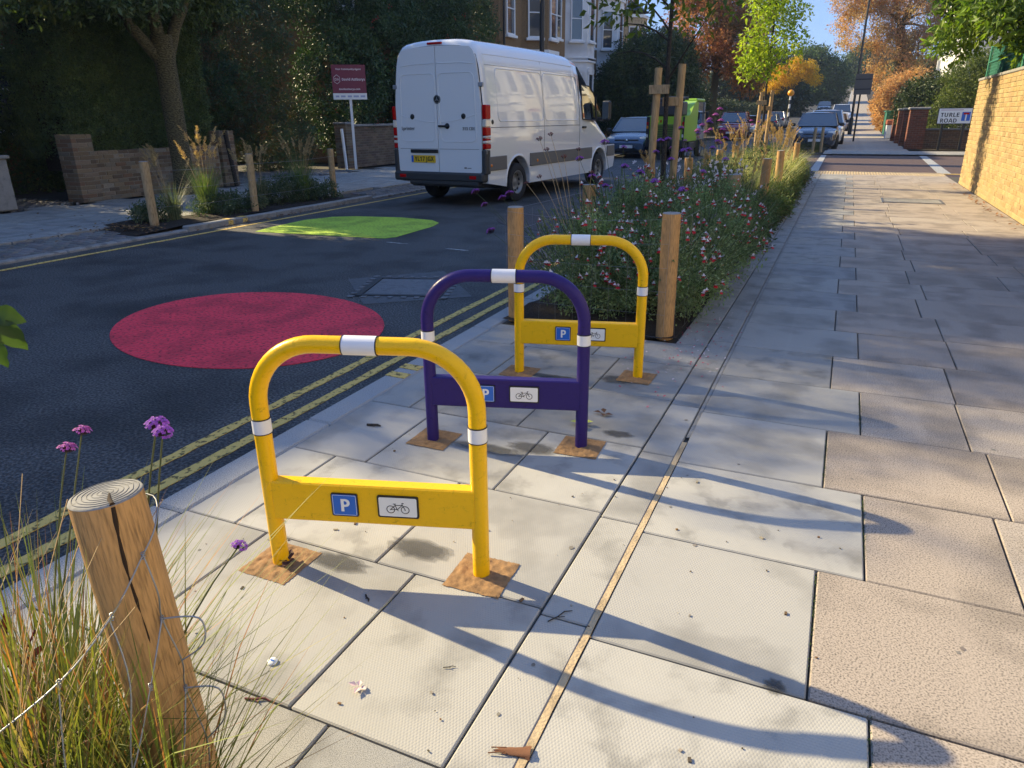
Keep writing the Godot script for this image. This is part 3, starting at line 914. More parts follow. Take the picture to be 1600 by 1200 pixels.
	b = Mb.new(); b.box(Vector3(0.14, 1.36, zf + 0.02), Vector3(0.24, 0.035, 0.035), 0.012); b.lathe([Vector2(0, 0.01), Vector2(0.045, 0.01), Vector2(0.05, 0)], Vector3(0.2, 1.36, zf - 0.002), Basis(Vector3(1, 0, 0), PI * 0.5), 14)
	part(o, "door_handle", b.done(), M.black)
	b = Mb.new(); b.box(Vector3(-0.31, 0.935, zf + 0.012), Vector3(0.60, 0.06, 0.03), 0.008)
	part(o, "grab_trim", b.done(), M.black)
	# emblem: ring with a three-pointed star
	b = Mb.new(); b.lathe([Vector2(0, 0.006), Vector2(0.06, 0.006), Vector2(0.075, 0)], Vector3(0.006, 1.80, zf - 0.001), Basis(Vector3(1, 0, 0), PI * 0.5), 20)
	var em := part(o, "emblem", b.done(), M.black)
	b = Mb.new()
	var ring := []
	for k in 25: ring.append(Vector3(0.006 + cos(TAU * k / 24) * 0.064, 1.80 + sin(TAU * k / 24) * 0.064, zf + 0.008))
	b.tube(ring, 0.006, 5, false)
	for k in 3:
		var a := PI * 0.5 + TAU * k / 3
		var d := Vector3(cos(a), sin(a), 0); var e := Vector3(-sin(a), cos(a), 0)
		var c0 := Vector3(0.006, 1.80, zf + 0.007)
		b.fout([c0 + e * 0.012, c0 - e * 0.012, c0 + d * 0.062 + Vector3(0, 0, 0.001)], c0 - Vector3(0, 0, 1))
	part(em, "star", b.done(), M.rim)
	text(o, "badge", "Sprinter", 0.055, M.strip, Transform3D(Basis(), Vector3(-0.655, 1.32, zf + 0.001)), "Droid Sans", true, 0.006)
	text(o, "badge", "313 CDI", 0.05, M.strip, Transform3D(Basis(), Vector3(0.645, 1.315, zf + 0.001)), "Droid Sans", true, 0.006)
	b = Mb.new(); b.box(Vector3(0.56, 0.66, zf), Vector3(0.05, 0.025, 0.004)); b.box(Vector3(0.64, 0.657, zf), Vector3(0.08, 0.012, 0.004)); part(o, "badge", b.done(), M.strip)
	# number plate
	b = Mb.new(); b.prism(rrect(0.53, 0.125, 0.012, 3), 0.012, Transform3D(Basis(), Vector3(-0.34, 0.80, zf - 0.001)))
	var pl := part(o, "number_plate", b.done(), M.plate_yellow)
	b = Mb.new(); b.box(Vector3(-0.58, 0.80, zf + 0.0125), Vector3(0.046, 0.115, 0.002))
	part(pl, "blue_band", b.done(), M.blue_sign)
	text(pl, "registration", "YL17 JGX", 0.079, M.black, Transform3D(Basis(), Vector3(-0.32, 0.80, zf + 0.0125)), "Droid Sans", true, 0.003, 0.92)
	# bumper, step, high stop lamp, underside
	b = Mb.new()
	b.box(P.call(UR - 0.02, 0, 0.50), Vector3(1.94, 0.16, 0.2), 0.03)
	b.box(P.call(UR - 0.03, 0.12, 0.40), Vector3(1.5, 0.09, 0.16), 0.02)
	for s in [-1.0, 1.0]: b.box(P.call(UR + 0.035, s * 0.95, 0.76), Vector3(0.095, 0.42, 0.17), 0.02)
	part(o, "bumper", b.done(), M.plastic)
	for s in [-1.0, 1.0]:
		b = Mb.new(); b.box(P.call(UR - 0.122, s * 0.76, 0.505), Vector3(0.14, 0.055, 0.01), 0.003)
		part(o, "reflector", b.done(), M.lamp_red)
	b = Mb.new(); b.box(P.call(UR + 0.005, -0.02, 2.695), Vector3(0.3, 0.035, 0.05), 0.008)
	part(o, "stop_lamp", b.done(), M.lamp_red)
	b = Mb.new()
	b.box(P.call(1.9, 0, 0.55), Vector3(1.56, 0.5, 5.7))
	b.box(P.call(0.9, 0.3, 0.28), Vector3(0.5, 0.2, 1.2), 0.03)
	b.tube([P.call(0, -0.75, 0.36), P.call(0, 0.75, 0.36)], 0.06, 8)
	b.lathe([Vector2(0, -0.12), Vector2(0.11, -0.1), Vector2(0.13, 0), Vector2(0.11, 0.1), Vector2(0, 0.12)], P.call(0, 0, 0.36), Basis(Vector3(1, 0, 0), PI * 0.5), 12)
	part(o, "underbody", b.done(), M.plastic)
	b = Mb.new(); b.box(P.call(4.93, 0, 0.55), Vector3(1.7, 0.5, 0.12), 0.04)
	part(o, "front_bumper", b.done(), M.plastic)

# local frame: +z is the front of the car
func car(nm: String, label: String, pos: Vector3, yaw: float, paint: Material, len_: float, wid: float, hgt: float, group := "parked cars along the street", boxy := 0.0) -> Node3D:
	var o := thing(nm, label, "car", pos, yaw, group)
	var hw := wid * 0.5
	var belt := hgt * 0.62
	var st := [[-0.5, 0.50, 0.80, 0.36], [-0.492, 0.60, 0.90, 0.26], [-0.47, 0.635, 0.955, 0.21], [-0.38, 0.65, 0.99, 0.19], [0.0, 0.635, 1.0, 0.18], [0.2, 0.62, 1.0, 0.18], [0.34, 0.585, 0.98, 0.18], [0.43, 0.53, 0.93, 0.19], [0.48, 0.47, 0.86, 0.21], [0.497, 0.40, 0.78, 0.26], [0.5, 0.36, 0.7, 0.3]]
	var sec := [[0.88, 0.0], [0.97, 0.12], [1.0, 0.4], [0.995, 0.62], [0.965, 0.84], [0.90, 0.96], [0.6, 1.0], [0.0, 1.015]]
	var rows := []
	for s in st:
		var row := []
		for k in sec.size():
			row.append(Vector3(-sec[k][0] * hw * s[2], s[3] + (s[1] * hgt - s[3]) * sec[k][1], s[0] * len_))
		for k in range(sec.size() - 2, -1, -1):
			row.append(Vector3(sec[k][0] * hw * s[2], s[3] + (s[1] * hgt - s[3]) * sec[k][1], s[0] * len_))
		rows.append(row)
	var b := Mb.new(); b.grid(rows, true)
	for e in [0, rows.size() - 1]:
		var c := Vector3(0, 0.45, st[e][0] * len_)
		for k in rows[e].size() - 1: b.fout([rows[e][k], rows[e][k + 1], c], c - Vector3(0, 0, st[e][0]))
	part(o, "body", b.done(), paint)
	b = Mb.new(); b.box(Vector3(0, 0.3, 0), Vector3(wid * 0.82, 0.25, len_ * 0.92))
	part(o, "underbody", b.done(), M.plastic)
	# cabin: glass shell, roof skin, pillars
	var zr0 := -0.47 + boxy * 0.0; var zr1 := lerpf(-0.36, -0.44, boxy); var zf1 := 0.06; var zf0 := 0.245
	var wb := hw * 0.93; var wt := hw * lerpf(0.72, 0.78, boxy)
	var yb := hgt * 0.63; var yt := hgt * 0.965
	var A := [Vector3(-wb, yb, zr0 * len_), Vector3(wb, yb, zr0 * len_), Vector3(wb * 0.98, yb, zf0 * len_), Vector3(-wb * 0.98, yb, zf0 * len_)]
	var T := [Vector3(-wt, yt, zr1 * len_), Vector3(wt, yt, zr1 * len_), Vector3(wt, yt, zf1 * len_), Vector3(-wt, yt, zf1 * len_)]
	var mid := Vector3(0, hgt * 0.8, -0.1 * len_)
	b = Mb.new(); b.fout([A[2], A[3], T[3], T[2]], mid); part(o, "windscreen", b.done(), M.glass_dark)
	b = Mb.new(); b.fout([A[0], A[1], T[1], T[0]], mid); part(o, "rear_window", b.done(), M.glass_dark)
	b = Mb.new(); b.fout([A[1], A[2], T[2], T[1]], mid); part(o, "side_window", b.done(), M.glass_dark)
	b = Mb.new(); b.fout([A[0], A[3], T[3], T[0]], mid); part(o, "side_window", b.done(), M.glass_dark)
	var roof := []
	for q in [[-0.012, 0.0, 1.0], [0.0, 0.35, 1.02], [0.3, 0.9, 1.0], [0.6, 1.0, 1.0], [0.95, 0.6, 1.0], [1.0, 0.15, 1.01], [1.012, 0.0, 1.0]]:
		var row := []
		var z := lerpf(zr1, zf1, q[0]) * len_
		for k in 9:
			var t := lerpf(-1, 1, k / 8.0)
			row.append(Vector3(t * wt * q[2] * 1.015, yt - 0.012 + (hgt - yt) * q[1] * (1.0 - t * t * t * t) + 0.014 * (1.0 - absf(t) * 0.5), z))
		roof.append(row)
	b = Mb.new(); b.grid(roof, true)
	part(o, "roof", b.done(), paint)
	for s in [0, 1]:
		for q in [[A[2 + s], T[2 + s], 0.035], [A[s], T[s], 0.05], [T[s], T[3 if s == 0 else 2], 0.03], [A[0].lerp(A[3], 0.52) if s == 0 else A[1].lerp(A[2], 0.52), T[0].lerp(T[3], 0.62) if s == 0 else T[1].lerp(T[2], 0.62), 0.035]]:
			b = Mb.new(); b.tube([q[0], q[1]], q[2], 6)
			part(o, "pillar", b.done(), paint)
	for sx in [-1.0, 1.0]:
		for q in [-0.31, 0.305]:
			b = Mb.new()
			b.lathe([Vector2(0, 0.012), Vector2(0.335, 0.012), Vector2(0.35, 0.0)], Vector3(sx * hw * 0.985, 0.33, q * len_), Basis(Vector3(0, 0, 1), -PI * 0.5 * sx), 22)
			part(o, "wheel_arch", b.done(), M.black)
			wheel(o, Vector3(sx * (hw - 0.085), 0.31, q * len_), 0.31, 0.23, sx)
		b = Mb.new(); b.lathe([Vector2(0, 0.06), Vector2(0.1, 0.045), Vector2(0.14, 0.0)], Vector3(sx * hw * 0.70, hgt * 0.45, len_ * 0.466), Basis(Vector3(1, 0, 0), PI * 0.5).scaled(Vector3(1.3, 0.75, 1.0)), 14)
		part(o, "headlight", b.done(), M.lamp_clear)
		b = Mb.new(); b.box(Vector3(sx * hw * 0.80, hgt * 0.52, -len_ * 0.487), Vector3(0.2, 0.24, 0.06), 0.02)
		part(o, "tail_lamp", b.done(), M.lamp_red)
		b = Mb.new(); b.box(Vector3(sx * (hw + 0.1), hgt * 0.67, len_ * 0.2), Vector3(0.2, 0.14, 0.1), 0.04)
		part(o, "mirror", b.done(), M.black)
		b = Mb.new(); b.box(Vector3(sx * (hw * 0.99 + 0.008), hgt * 0.54, -0.02 * len_), Vector3(0.02, 0.03, 0.16), 0.006)
		part(o, "door_handle", b.done(), paint)
	b = Mb.new(); b.box(Vector3(0, hgt * 0.40, len_ * 0.487), Vector3(wid * 0.52, 0.16, 0.06), 0.02); b.box(Vector3(0, hgt * 0.2, len_ * 0.49), Vector3(wid * 0.6, 0.12, 0.05), 0.02)
	part(o, "grille", b.done(), M.black)
	b = Mb.new(); b.prism(rrect(0.5, 0.11, 0.01, 2), 0.012, Transform3D(Basis(), Vector3(0, hgt * 0.28, len_ * 0.505)))
	part(o, "number_plate", b.done(), M.plate_white)
	b = Mb.new(); b.prism(rrect(0.5, 0.11, 0.01, 2), 0.012, Transform3D(Basis(Vector3.UP, PI), Vector3(0, hgt * 0.36, -len_ * 0.502)))
	part(o, "number_plate", b.done(), M.plate_yellow)
	b = Mb.new(); b.lathe([Vector2(0, 0.012), Vector2(0.05, 0.008), Vector2(0.055, 0)], Vector3(0, hgt * 0.43, len_ * 0.505), Basis(Vector3(1, 0, 0), PI * 0.5), 14)
	part(o, "emblem", b.done(), M.chrome)
	return o

# compact street sweeper seen from behind; local +z points back at the viewer
func sweeper(pos: Vector3, yaw: float) -> void:
	var o := thing("street_sweeper", "lime green compact street sweeper with black hopper lid seen from behind", "street sweeper", pos, yaw)
	o.scale = Vector3(0.74, 1.0, 0.9)
	var lime := mat(L(0.28, 0.48, 0.015), 0.45, {"coat": 0.3, "coatr": 0.1})
	var b := Mb.new()
	var side := PackedVector2Array([Vector2(0, 0.62), Vector2(2.1, 0.62), Vector2(2.1, 1.95), Vector2(1.75, 2.02), Vector2(1.35, 1.90), Vector2(0.95, 1.62), Vector2(0.7, 1.52), Vector2(0, 1.48)])
	b.prism(side, 1.9, Transform3D(Basis(Vector3(0, 0, -1), Vector3.UP, Vector3(1, 0, 0)), Vector3(-0.95, 0, 1.6)))
	part(o, "hopper", b.done(), lime)
	b = Mb.new()
	b.box(Vector3(0, 1.74, 1.2), Vector3(1.6, 0.48, 0.75), 0.05)
	b.tube([Vector3(-0.7, 2.03, 1.45), Vector3(0.75, 2.06, 1.2)], 0.07, 8)
	b.tube([Vector3(-0.75, 2.0, 1.2), Vector3(-0.3, 2.12, 0.4), Vector3(0.6, 2.1, 0.1)], 0.06, 8)
	part(o, "hopper_lid", b.done(), M.plastic)
	b = Mb.new()
	b.box(Vector3(-0.86, 1.05, 1.62), Vector3(0.16, 0.85, 0.06), 0.01)
	b.box(Vector3(0.9, 1.05, 1.62), Vector3(0.08, 0.85, 0.06), 0.01)
	b.box(Vector3(0, 0.55, 1.5), Vector3(1.9, 0.26, 0.3), 0.03)
	part(o, "rear_frame", b.done(), M.black)
	b = Mb.new(); b.box(Vector3(-0.05, 0.95, 1.615), Vector3(1.3, 0.55, 0.03), 0.01)
	part(o, "vent_panel", b.done(), mat(L(0.13, 0.2, 0.02), 0.6))
	for k in 8:
		b = Mb.new(); b.box(Vector3(-0.05, 0.74 + k * 0.06, 1.637), Vector3(1.2, 0.018, 0.02), 0.003)
		part(o, "vent_slat", b.done(), M.black)
	for k in 4:
		b = Mb.new(); b.box(Vector3(-0.62 + k * 0.13, 1.32, 1.607), Vector3(0.065, 0.09, 0.012))
		part(o, "hazard_mark", b.done(), M.lamp_red if k % 2 else M.plate_yellow)
	for s in [-1.0, 1.0]:
		for q in [[1.25, M.lamp_red], [1.12, M.lamp_amber], [0.82, M.lamp_clear]]:
			b = Mb.new(); b.box(Vector3(s * 0.88, q[0], 1.66), Vector3(0.1, 0.1, 0.03), 0.01)
			part(o, "tail_lamp", b.done(), q[1])
		for q in [1.0, -1.5]:
			wheel(o, Vector3(s * 0.78, 0.3, q), 0.3, 0.26, s)
		b = Mb.new(); b.lathe([Vector2(0.05, 0.2), Vector2(0.2, 0.16), Vector2(0.36, 0.0), Vector2(0.3, 0.0)], Vector3(s * 0.95, 0.02, -1.9), Basis(), 18)
		part(o, "brush", b.done(), M.stem_dry)
	b = Mb.new(); b.box(Vector3(0, 0.48, -0.4), Vector3(1.5, 0.3, 3.6), 0.03)
	b.box(Vector3(0.62, 0.42, 0.1), Vector3(0.6, 0.36, 0.9), 0.05)
	part(o, "chassis", b.done(), M.plastic)
	b = Mb.new()
	var cab := PackedVector2Array([Vector2(0, 0.62), Vector2(1.5, 0.62), Vector2(1.65, 0.95), Vector2(1.35, 1.98), Vector2(0, 1.98)])
	b.prism(cab, 1.7, Transform3D(Basis(Vector3(0, 0, -1), Vector3.UP, Vector3(1, 0, 0)), Vector3(-0.85, 0, -0.58)))
	part(o, "cab_glass", b.done(), M.glass_dark)
	b = Mb.new()
	for s in [-1.0, 1.0]:
		for q in [[-0.62, 0.6, -0.62, 1.98], [-1.98, 0.62, -1.86, 1.98], [-0.62, 0.95, -2.15, 0.95]]:
			b.tube([Vector3(s * 0.87, q[1], q[0]), Vector3(s * 0.87, q[3], q[2])], 0.045, 6)
	b.box(Vector3(0, 0.78, -1.4), Vector3(1.76, 0.3, 1.56), 0.03)
	part(o, "cab_frame", b.done(), M.galv)
	b = Mb.new(); b.box(Vector3(0, 2.05, -1.2), Vector3(1.75, 0.12, 1.5), 0.05)
	part(o, "cab_roof", b.done(), lime)
	b = Mb.new(); b.box(Vector3(1.1, 1.5, -1.7), Vector3(0.18, 0.3, 0.08), 0.03); b.tube([Vector3(0.88, 1.6, -1.8), Vector3(1.1, 1.6, -1.7)], 0.02, 5)
	part(o, "mirror", b.done(), M.black)

# ------------------------------------------------------------------ street furniture
func bike_hoop(nm: String, label: String, pos: Vector3, yaw: float, paint: Material, group: String, edge: Color) -> void:
	var o := thing(nm, label, "bike stand", pos, yaw, group)
	var hw := 0.345; var R := 0.2; var top := 0.781; var r := 0.0275
	var path := [Vector3(-hw, -0.05, 0), Vector3(-hw, 0.25, 0), Vector3(-hw, top - R - 0.05, 0)]
	for k in 13:
		var a := PI - PI * 0.5 * k / 12
		path.append(Vector3(-hw + R + cos(a) * R, top - R + sin(a) * R, 0))
	for k in 13:
		var a := PI * 0.5 - PI * 0.5 * k / 12
		path.append(Vector3(hw - R + cos(a) * R, top - R + sin(a) * R, 0))
	path.append_array([Vector3(hw, top - R - 0.05, 0), Vector3(hw, 0.25, 0), Vector3(hw, -0.05, 0)])
	var b := Mb.new(); b.tube(path, r, 28, false)
	part(o, "tube_frame", b.done(), paint)
	b = Mb.new(); b.box(Vector3(0, 0.252, 0), Vector3(hw * 2 - 0.02, 0.138, 0.05), 0.005)
	part(o, "crossbar", b.done(), paint)
	for q in [[Vector3(-hw, 0.485, 0), Vector3(-hw, 0.533, 0)], [Vector3(hw, 0.485, 0), Vector3(hw, 0.533, 0)], [Vector3(-0.052, top, 0), Vector3(0.052, top, 0)]]:
		b = Mb.new(); b.tube(q, r + 0.0022, 28, true)
		var bd := part(o, "reflective_band", b.done(), M.tape)
		var d: Vector3 = (q[1] - q[0]).normalized()
		b = Mb.new(); b.tube([q[0] - d * 0.002, q[0] + d * 0.001], r + 0.003, 28, true)
		part(bd, "band_edge", b.done(), M.black)
		b = Mb.new(); b.tube([q[1] - d * 0.001, q[1] + d * 0.002], r + 0.003, 28, true)
		part(bd, "band_edge", b.done(), M.black)
	# plates on the face towards the viewer
	b = Mb.new(); b.prism(rrect(0.088, 0.082, 0.006), 0.005, Transform3D(Basis(), Vector3(-0.088, 0.253, 0.0252)))
	var pp := part(o, "parking_plate", b.done(), M.black)
	b = Mb.new(); b.prism(rrect(0.081, 0.075, 0.004), 0.001, Transform3D(Basis(), Vector3(-0.088, 0.253, 0.0303)))
	part(pp, "blue_face", b.done(), M.blue_sign)
	b = Mb.new()
	var rim := []
	for q in rrect(0.076, 0.070, 0.004): rim.append(Vector3(q.x - 0.088, q.y + 0.253, 0.0313))
	rim.append(rim[0]); b.tube(rim, 0.0007, 4, false)
	part(pp, "border_line", b.done(), M.white_sign)
	text(pp, "letter", "P", 0.045, M.white_sign, Transform3D(Basis(), Vector3(-0.087, 0.252, 0.0315)), "Droid Sans", true, 0.0012)
	b = Mb.new(); b.prism(rrect(0.134, 0.078, 0.006), 0.005, Transform3D(Basis(), Vector3(0.087, 0.255, 0.0252)))
	var bp := part(o, "bicycle_plate", b.done(), M.black)
	b = Mb.new(); b.prism(rrect(0.123, 0.067, 0.005), 0.001, Transform3D(Basis(), Vector3(0.087, 0.255, 0.0303)))
	part(bp, "white_face", b.done(), M.white_sign)
	b = Mb.new()
	var c := Vector3(0.087, 0.253, 0.0316)
	var w1 := Vector3(-0.0235, -0.006, 0); var w2 := Vector3(0.0235, -0.006, 0)
	for w in [w1, w2]:
		var ring := []
		for k in 21: ring.append(c + w + Vector3(cos(TAU * k / 20), sin(TAU * k / 20), 0) * 0.0128)
		b.tube(ring, 0.0013, 4, false)
		b.lathe([Vector2(0, 0.0008), Vector2(0.002, 0.0008), Vector2(0.002, 0)], c + w, Basis(Vector3(1, 0, 0), PI * 0.5), 8)
	var crank := Vector3(-0.002, -0.006, 0); var seat := Vector3(-0.010, 0.013, 0); var head := Vector3(0.0155, 0.011, 0)
	for q in [[w1, crank], [w1, Vector3(-0.009, 0.008, 0)], [crank, seat], [crank, head * 0.96], [Vector3(-0.009, 0.009, 0), head], [head, w2], [head, Vector3(0.0135, 0.0175, 0)], [Vector3(0.0135, 0.0175, 0), Vector3(0.02, 0.0175, 0)], [seat + Vector3(-0.005, 0.001, 0), seat + Vector3(0.005, 0.001, 0)], [crank + Vector3(-0.003, 0.004, 0), crank + Vector3(0.003, -0.004, 0)]]:
		b.tube([c + q[0], c + q[1]], 0.0012, 4)
	part(bp, "bicycle_symbol", b.done(), M.black)

func mortar_patch(p: Node3D, x: float, z: float, w: float, seed_: int) -> void:
	rg.seed = seed_
	var f := FastNoiseLite.new(); f.frequency = 22.0; f.seed = seed_; f.fractal_octaves = 4
	var rows := []
	var n := 34
	for j in n + 1:
		var row := []
		for k in n + 1:
			var px := (k / float(n) - 0.5) * w; var pz := (j / float(n) - 0.5) * w
			var e := clampf(minf(minf(k, n - k), minf(j, n - j)) / 3.0, 0, 1)
			var hh := 0.0045 + 0.007 * f.get_noise_2d(px * 0.9, pz * 0.9) + 0.0055 * absf(f.get_noise_2d(px * 4.3 + 3.0, pz * 3.7))
			var wob := 0.004 * f.get_noise_2d(px * 3.0 + 7.0, pz * 3.0)
			row.append(Vector3(px + wob * (1.0 - e), maxf(0.0024, lerpf(0.0028, hh, e)), pz + wob * (1.0 - e)))
		rows.append(row)
	var b := Mb.new(); b.grid(rows, true)
	part(p, "mortar_patch", b.done(), M.sandmortar, Vector3(x, 0, z), rr(-0.06, 0.06))

# round timber post with a slightly chamfered top and drying cracks
func post_mesh(r: float, h: float, sd: int) -> ArrayMesh:
	rg.seed = sd
	var b := Mb.new()
	var rows := []
	var f := FastNoiseLite.new(); f.seed = sd; f.frequency = 3.0
	for j in 12:
		var y := h * j / 11.0
		var row := []
		for k in 25:
			var a := TAU * (k % 24) / 24.0
			var rad := r * (1.0 + 0.035 * f.get_noise_3d(cos(a), y * 2.0, sin(a))) * (0.985 if j == 11 else 1.0)
			row.append(Vector3(cos(a) * rad, y, -sin(a) * rad))
		rows.append(row)
	b.grid(rows, false, true)
	return b.done()

func timber_post(nm: String, label: String, pos: Vector3, r: float, h: float, group: String, m: Material, lean := Vector3.ZERO, sd := 1) -> Node3D:
	var o := thing(nm, label, "post", pos, 0.0, group)
	o.rotation = Vector3(lean.x, sd * 1.3, lean.z)
	part(o, "shaft", post_mesh(r, h, sd), m)
	var b := Mb.new()
	b.lathe([Vector2(r * 0.985, 0.0), Vector2(r * 0.95, 0.004), Vector2(0, 0.005)], Vector3(0, h, 0), Basis(), 24)
	part(o, "top_face", b.done(), M.endgrain)
	return o

func painted(p: Node3D, nm: String, pts: PackedVector2Array, m: Material, y: float, label := "") -> MeshInstance3D:
	# flat painted shape; pts are (x, z)
	var b := Mb.new()
	var poly := PackedVector2Array()
	for q in pts: poly.append(Vector2(q.x, -q.y))
	b.prism(poly, 0.003, Transform3D(Basis(Vector3(1, 0, 0), Vector3(0, 0, -1), Vector3(0, 1, 0)), Vector3(0, y - 0.003, 0)), false)
	var o := part(p, nm, b.done(), m)
	if label: o.set_meta("label", label)
	return o

func rough_line(p: Node3D, nm: String, x: float, w: float, z0: float, z1: float, y: float, m: Material, sd: int) -> void:
	rg.seed = sd
	var l := PackedVector2Array(); var r := PackedVector2Array()
	var z := z0
	while z > z1:
		l.append(Vector2(x - w * 0.5 + rr(-0.005, 0.005), z)); r.append(Vector2(x + w * 0.5 + rr(-0.005, 0.005), z))
		z -= rr(0.05, 0.12) if z > -8.0 else 1.5
	r.reverse(); l.append_array(r)
	painted(p, nm, l, m, y)

func strip(x0: float, x1: float, z0: float, z1: float, y: float, step := 4.0) -> ArrayMesh:
	var rows := []
	var z := z0
	while z > z1 + 0.01:
		rows.append([Vector3(x0, y + rise(z), z), Vector3(x1, y + rise(z), z)])
		z -= step
	rows.append([Vector3(x0, y + rise(z1), z1), Vector3(x1, y + rise(z1), z1)])
	var b := Mb.new(); b.grid(rows, false)
	return b.done()

func lamp_column(nm: String, label: String, pos: Vector3, h: float, r: float, m: Material) -> void:
	var o := thing(nm, label, "lamp post", pos)
	var b := Mb.new(); b.lathe([Vector2(r * 1.6, 0), Vector2(r * 1.6, 1.1), Vector2(r, 1.2), Vector2(r * 0.7, h)], Vector3.ZERO, Basis(), 12)
	part(o, "column", b.done(), m)
	b = Mb.new(); b.tube([Vector3(0, h, 0), Vector3(-0.5, h + 0.25, 0), Vector3(-1.1, h + 0.3, 0)], r * 0.6, 8)
	b.box(Vector3(-1.3, h + 0.3, 0), Vector3(0.6, 0.1, 0.22), 0.03)
	part(o, "lantern", b.done(), m)

func _ready() -> void:
	rg.seed = 7
	# camera
	var cam := Camera3D.new()
	cam.name = "camera"
	cam.transform = Transform3D(Basis(Vector3(0.91297, -0.00889, -0.40793), Vector3(-0.13566, 0.93627, -0.32404), Vector3(0.38481, 0.35118, 0.85358)).orthonormalized(), Vector3(0, 1.41, 0))
	cam.fov = 56.829; cam.near = 0.05; cam.far = 1500.0
	add_child(cam)
	cam.current = true
	# sky
	var we := WorldEnvironment.new(); we.name = "world_environment"
	var env := Environment.new()
	env.background_mode = Environment.BG_SKY
	var sm := ProceduralSkyMaterial.new()
	sm.sky_top_color = Color(0.42, 0.56, 0.80); sm.sky_horizon_color = Color(0.60, 0.73, 0.89); sm.sky_curve = 0.12
	sm.ground_bottom_color = Color(0.25, 0.24, 0.22); sm.ground_horizon_color = Color(0.55, 0.58, 0.6)
	sm.sky_energy_multiplier = 0.85; sm.sun_angle_max = 20.0
	var sky := Sky.new(); sky.sky_material = sm
	env.sky = sky
	env.tonemap_mode = Environment.TONE_MAPPER_LINEAR
	env.tonemap_exposure = 2.28
	env.sdfgi_enabled = true; env.ssao_enabled = true; env.ssil_enabled = true
	env.fog_enabled = FOG; env.fog_density = 0.0004; env.fog_light_color = Color(0.78, 0.86, 0.97)
	we.environment = env
	add_child(we)
	# sun: low, from the far side of the road and a little ahead
	var sun := DirectionalLight3D.new(); sun.name = "sun"
	sun.light_energy = 1.6; sun.light_color = Color(1.0, 0.92, 0.735); sun.light_angular_distance = 0.55; sun.shadow_enabled = true
	add_child(sun)
	sun.look_at_from_position(Vector3.ZERO, Vector3(0.993 * 1.83, -1.0, 0.12 * 1.83), Vector3.UP)

	make_materials()
	brick_setup()
	build_ground()
	build_left_side()
	build_houses()
	build_far_trees()
	build_right_side()
	build_vehicles()
	build_hoops()
	build_planter()
	build_far_planter()
	build_foreground()
	build_litter()

const FOG := true

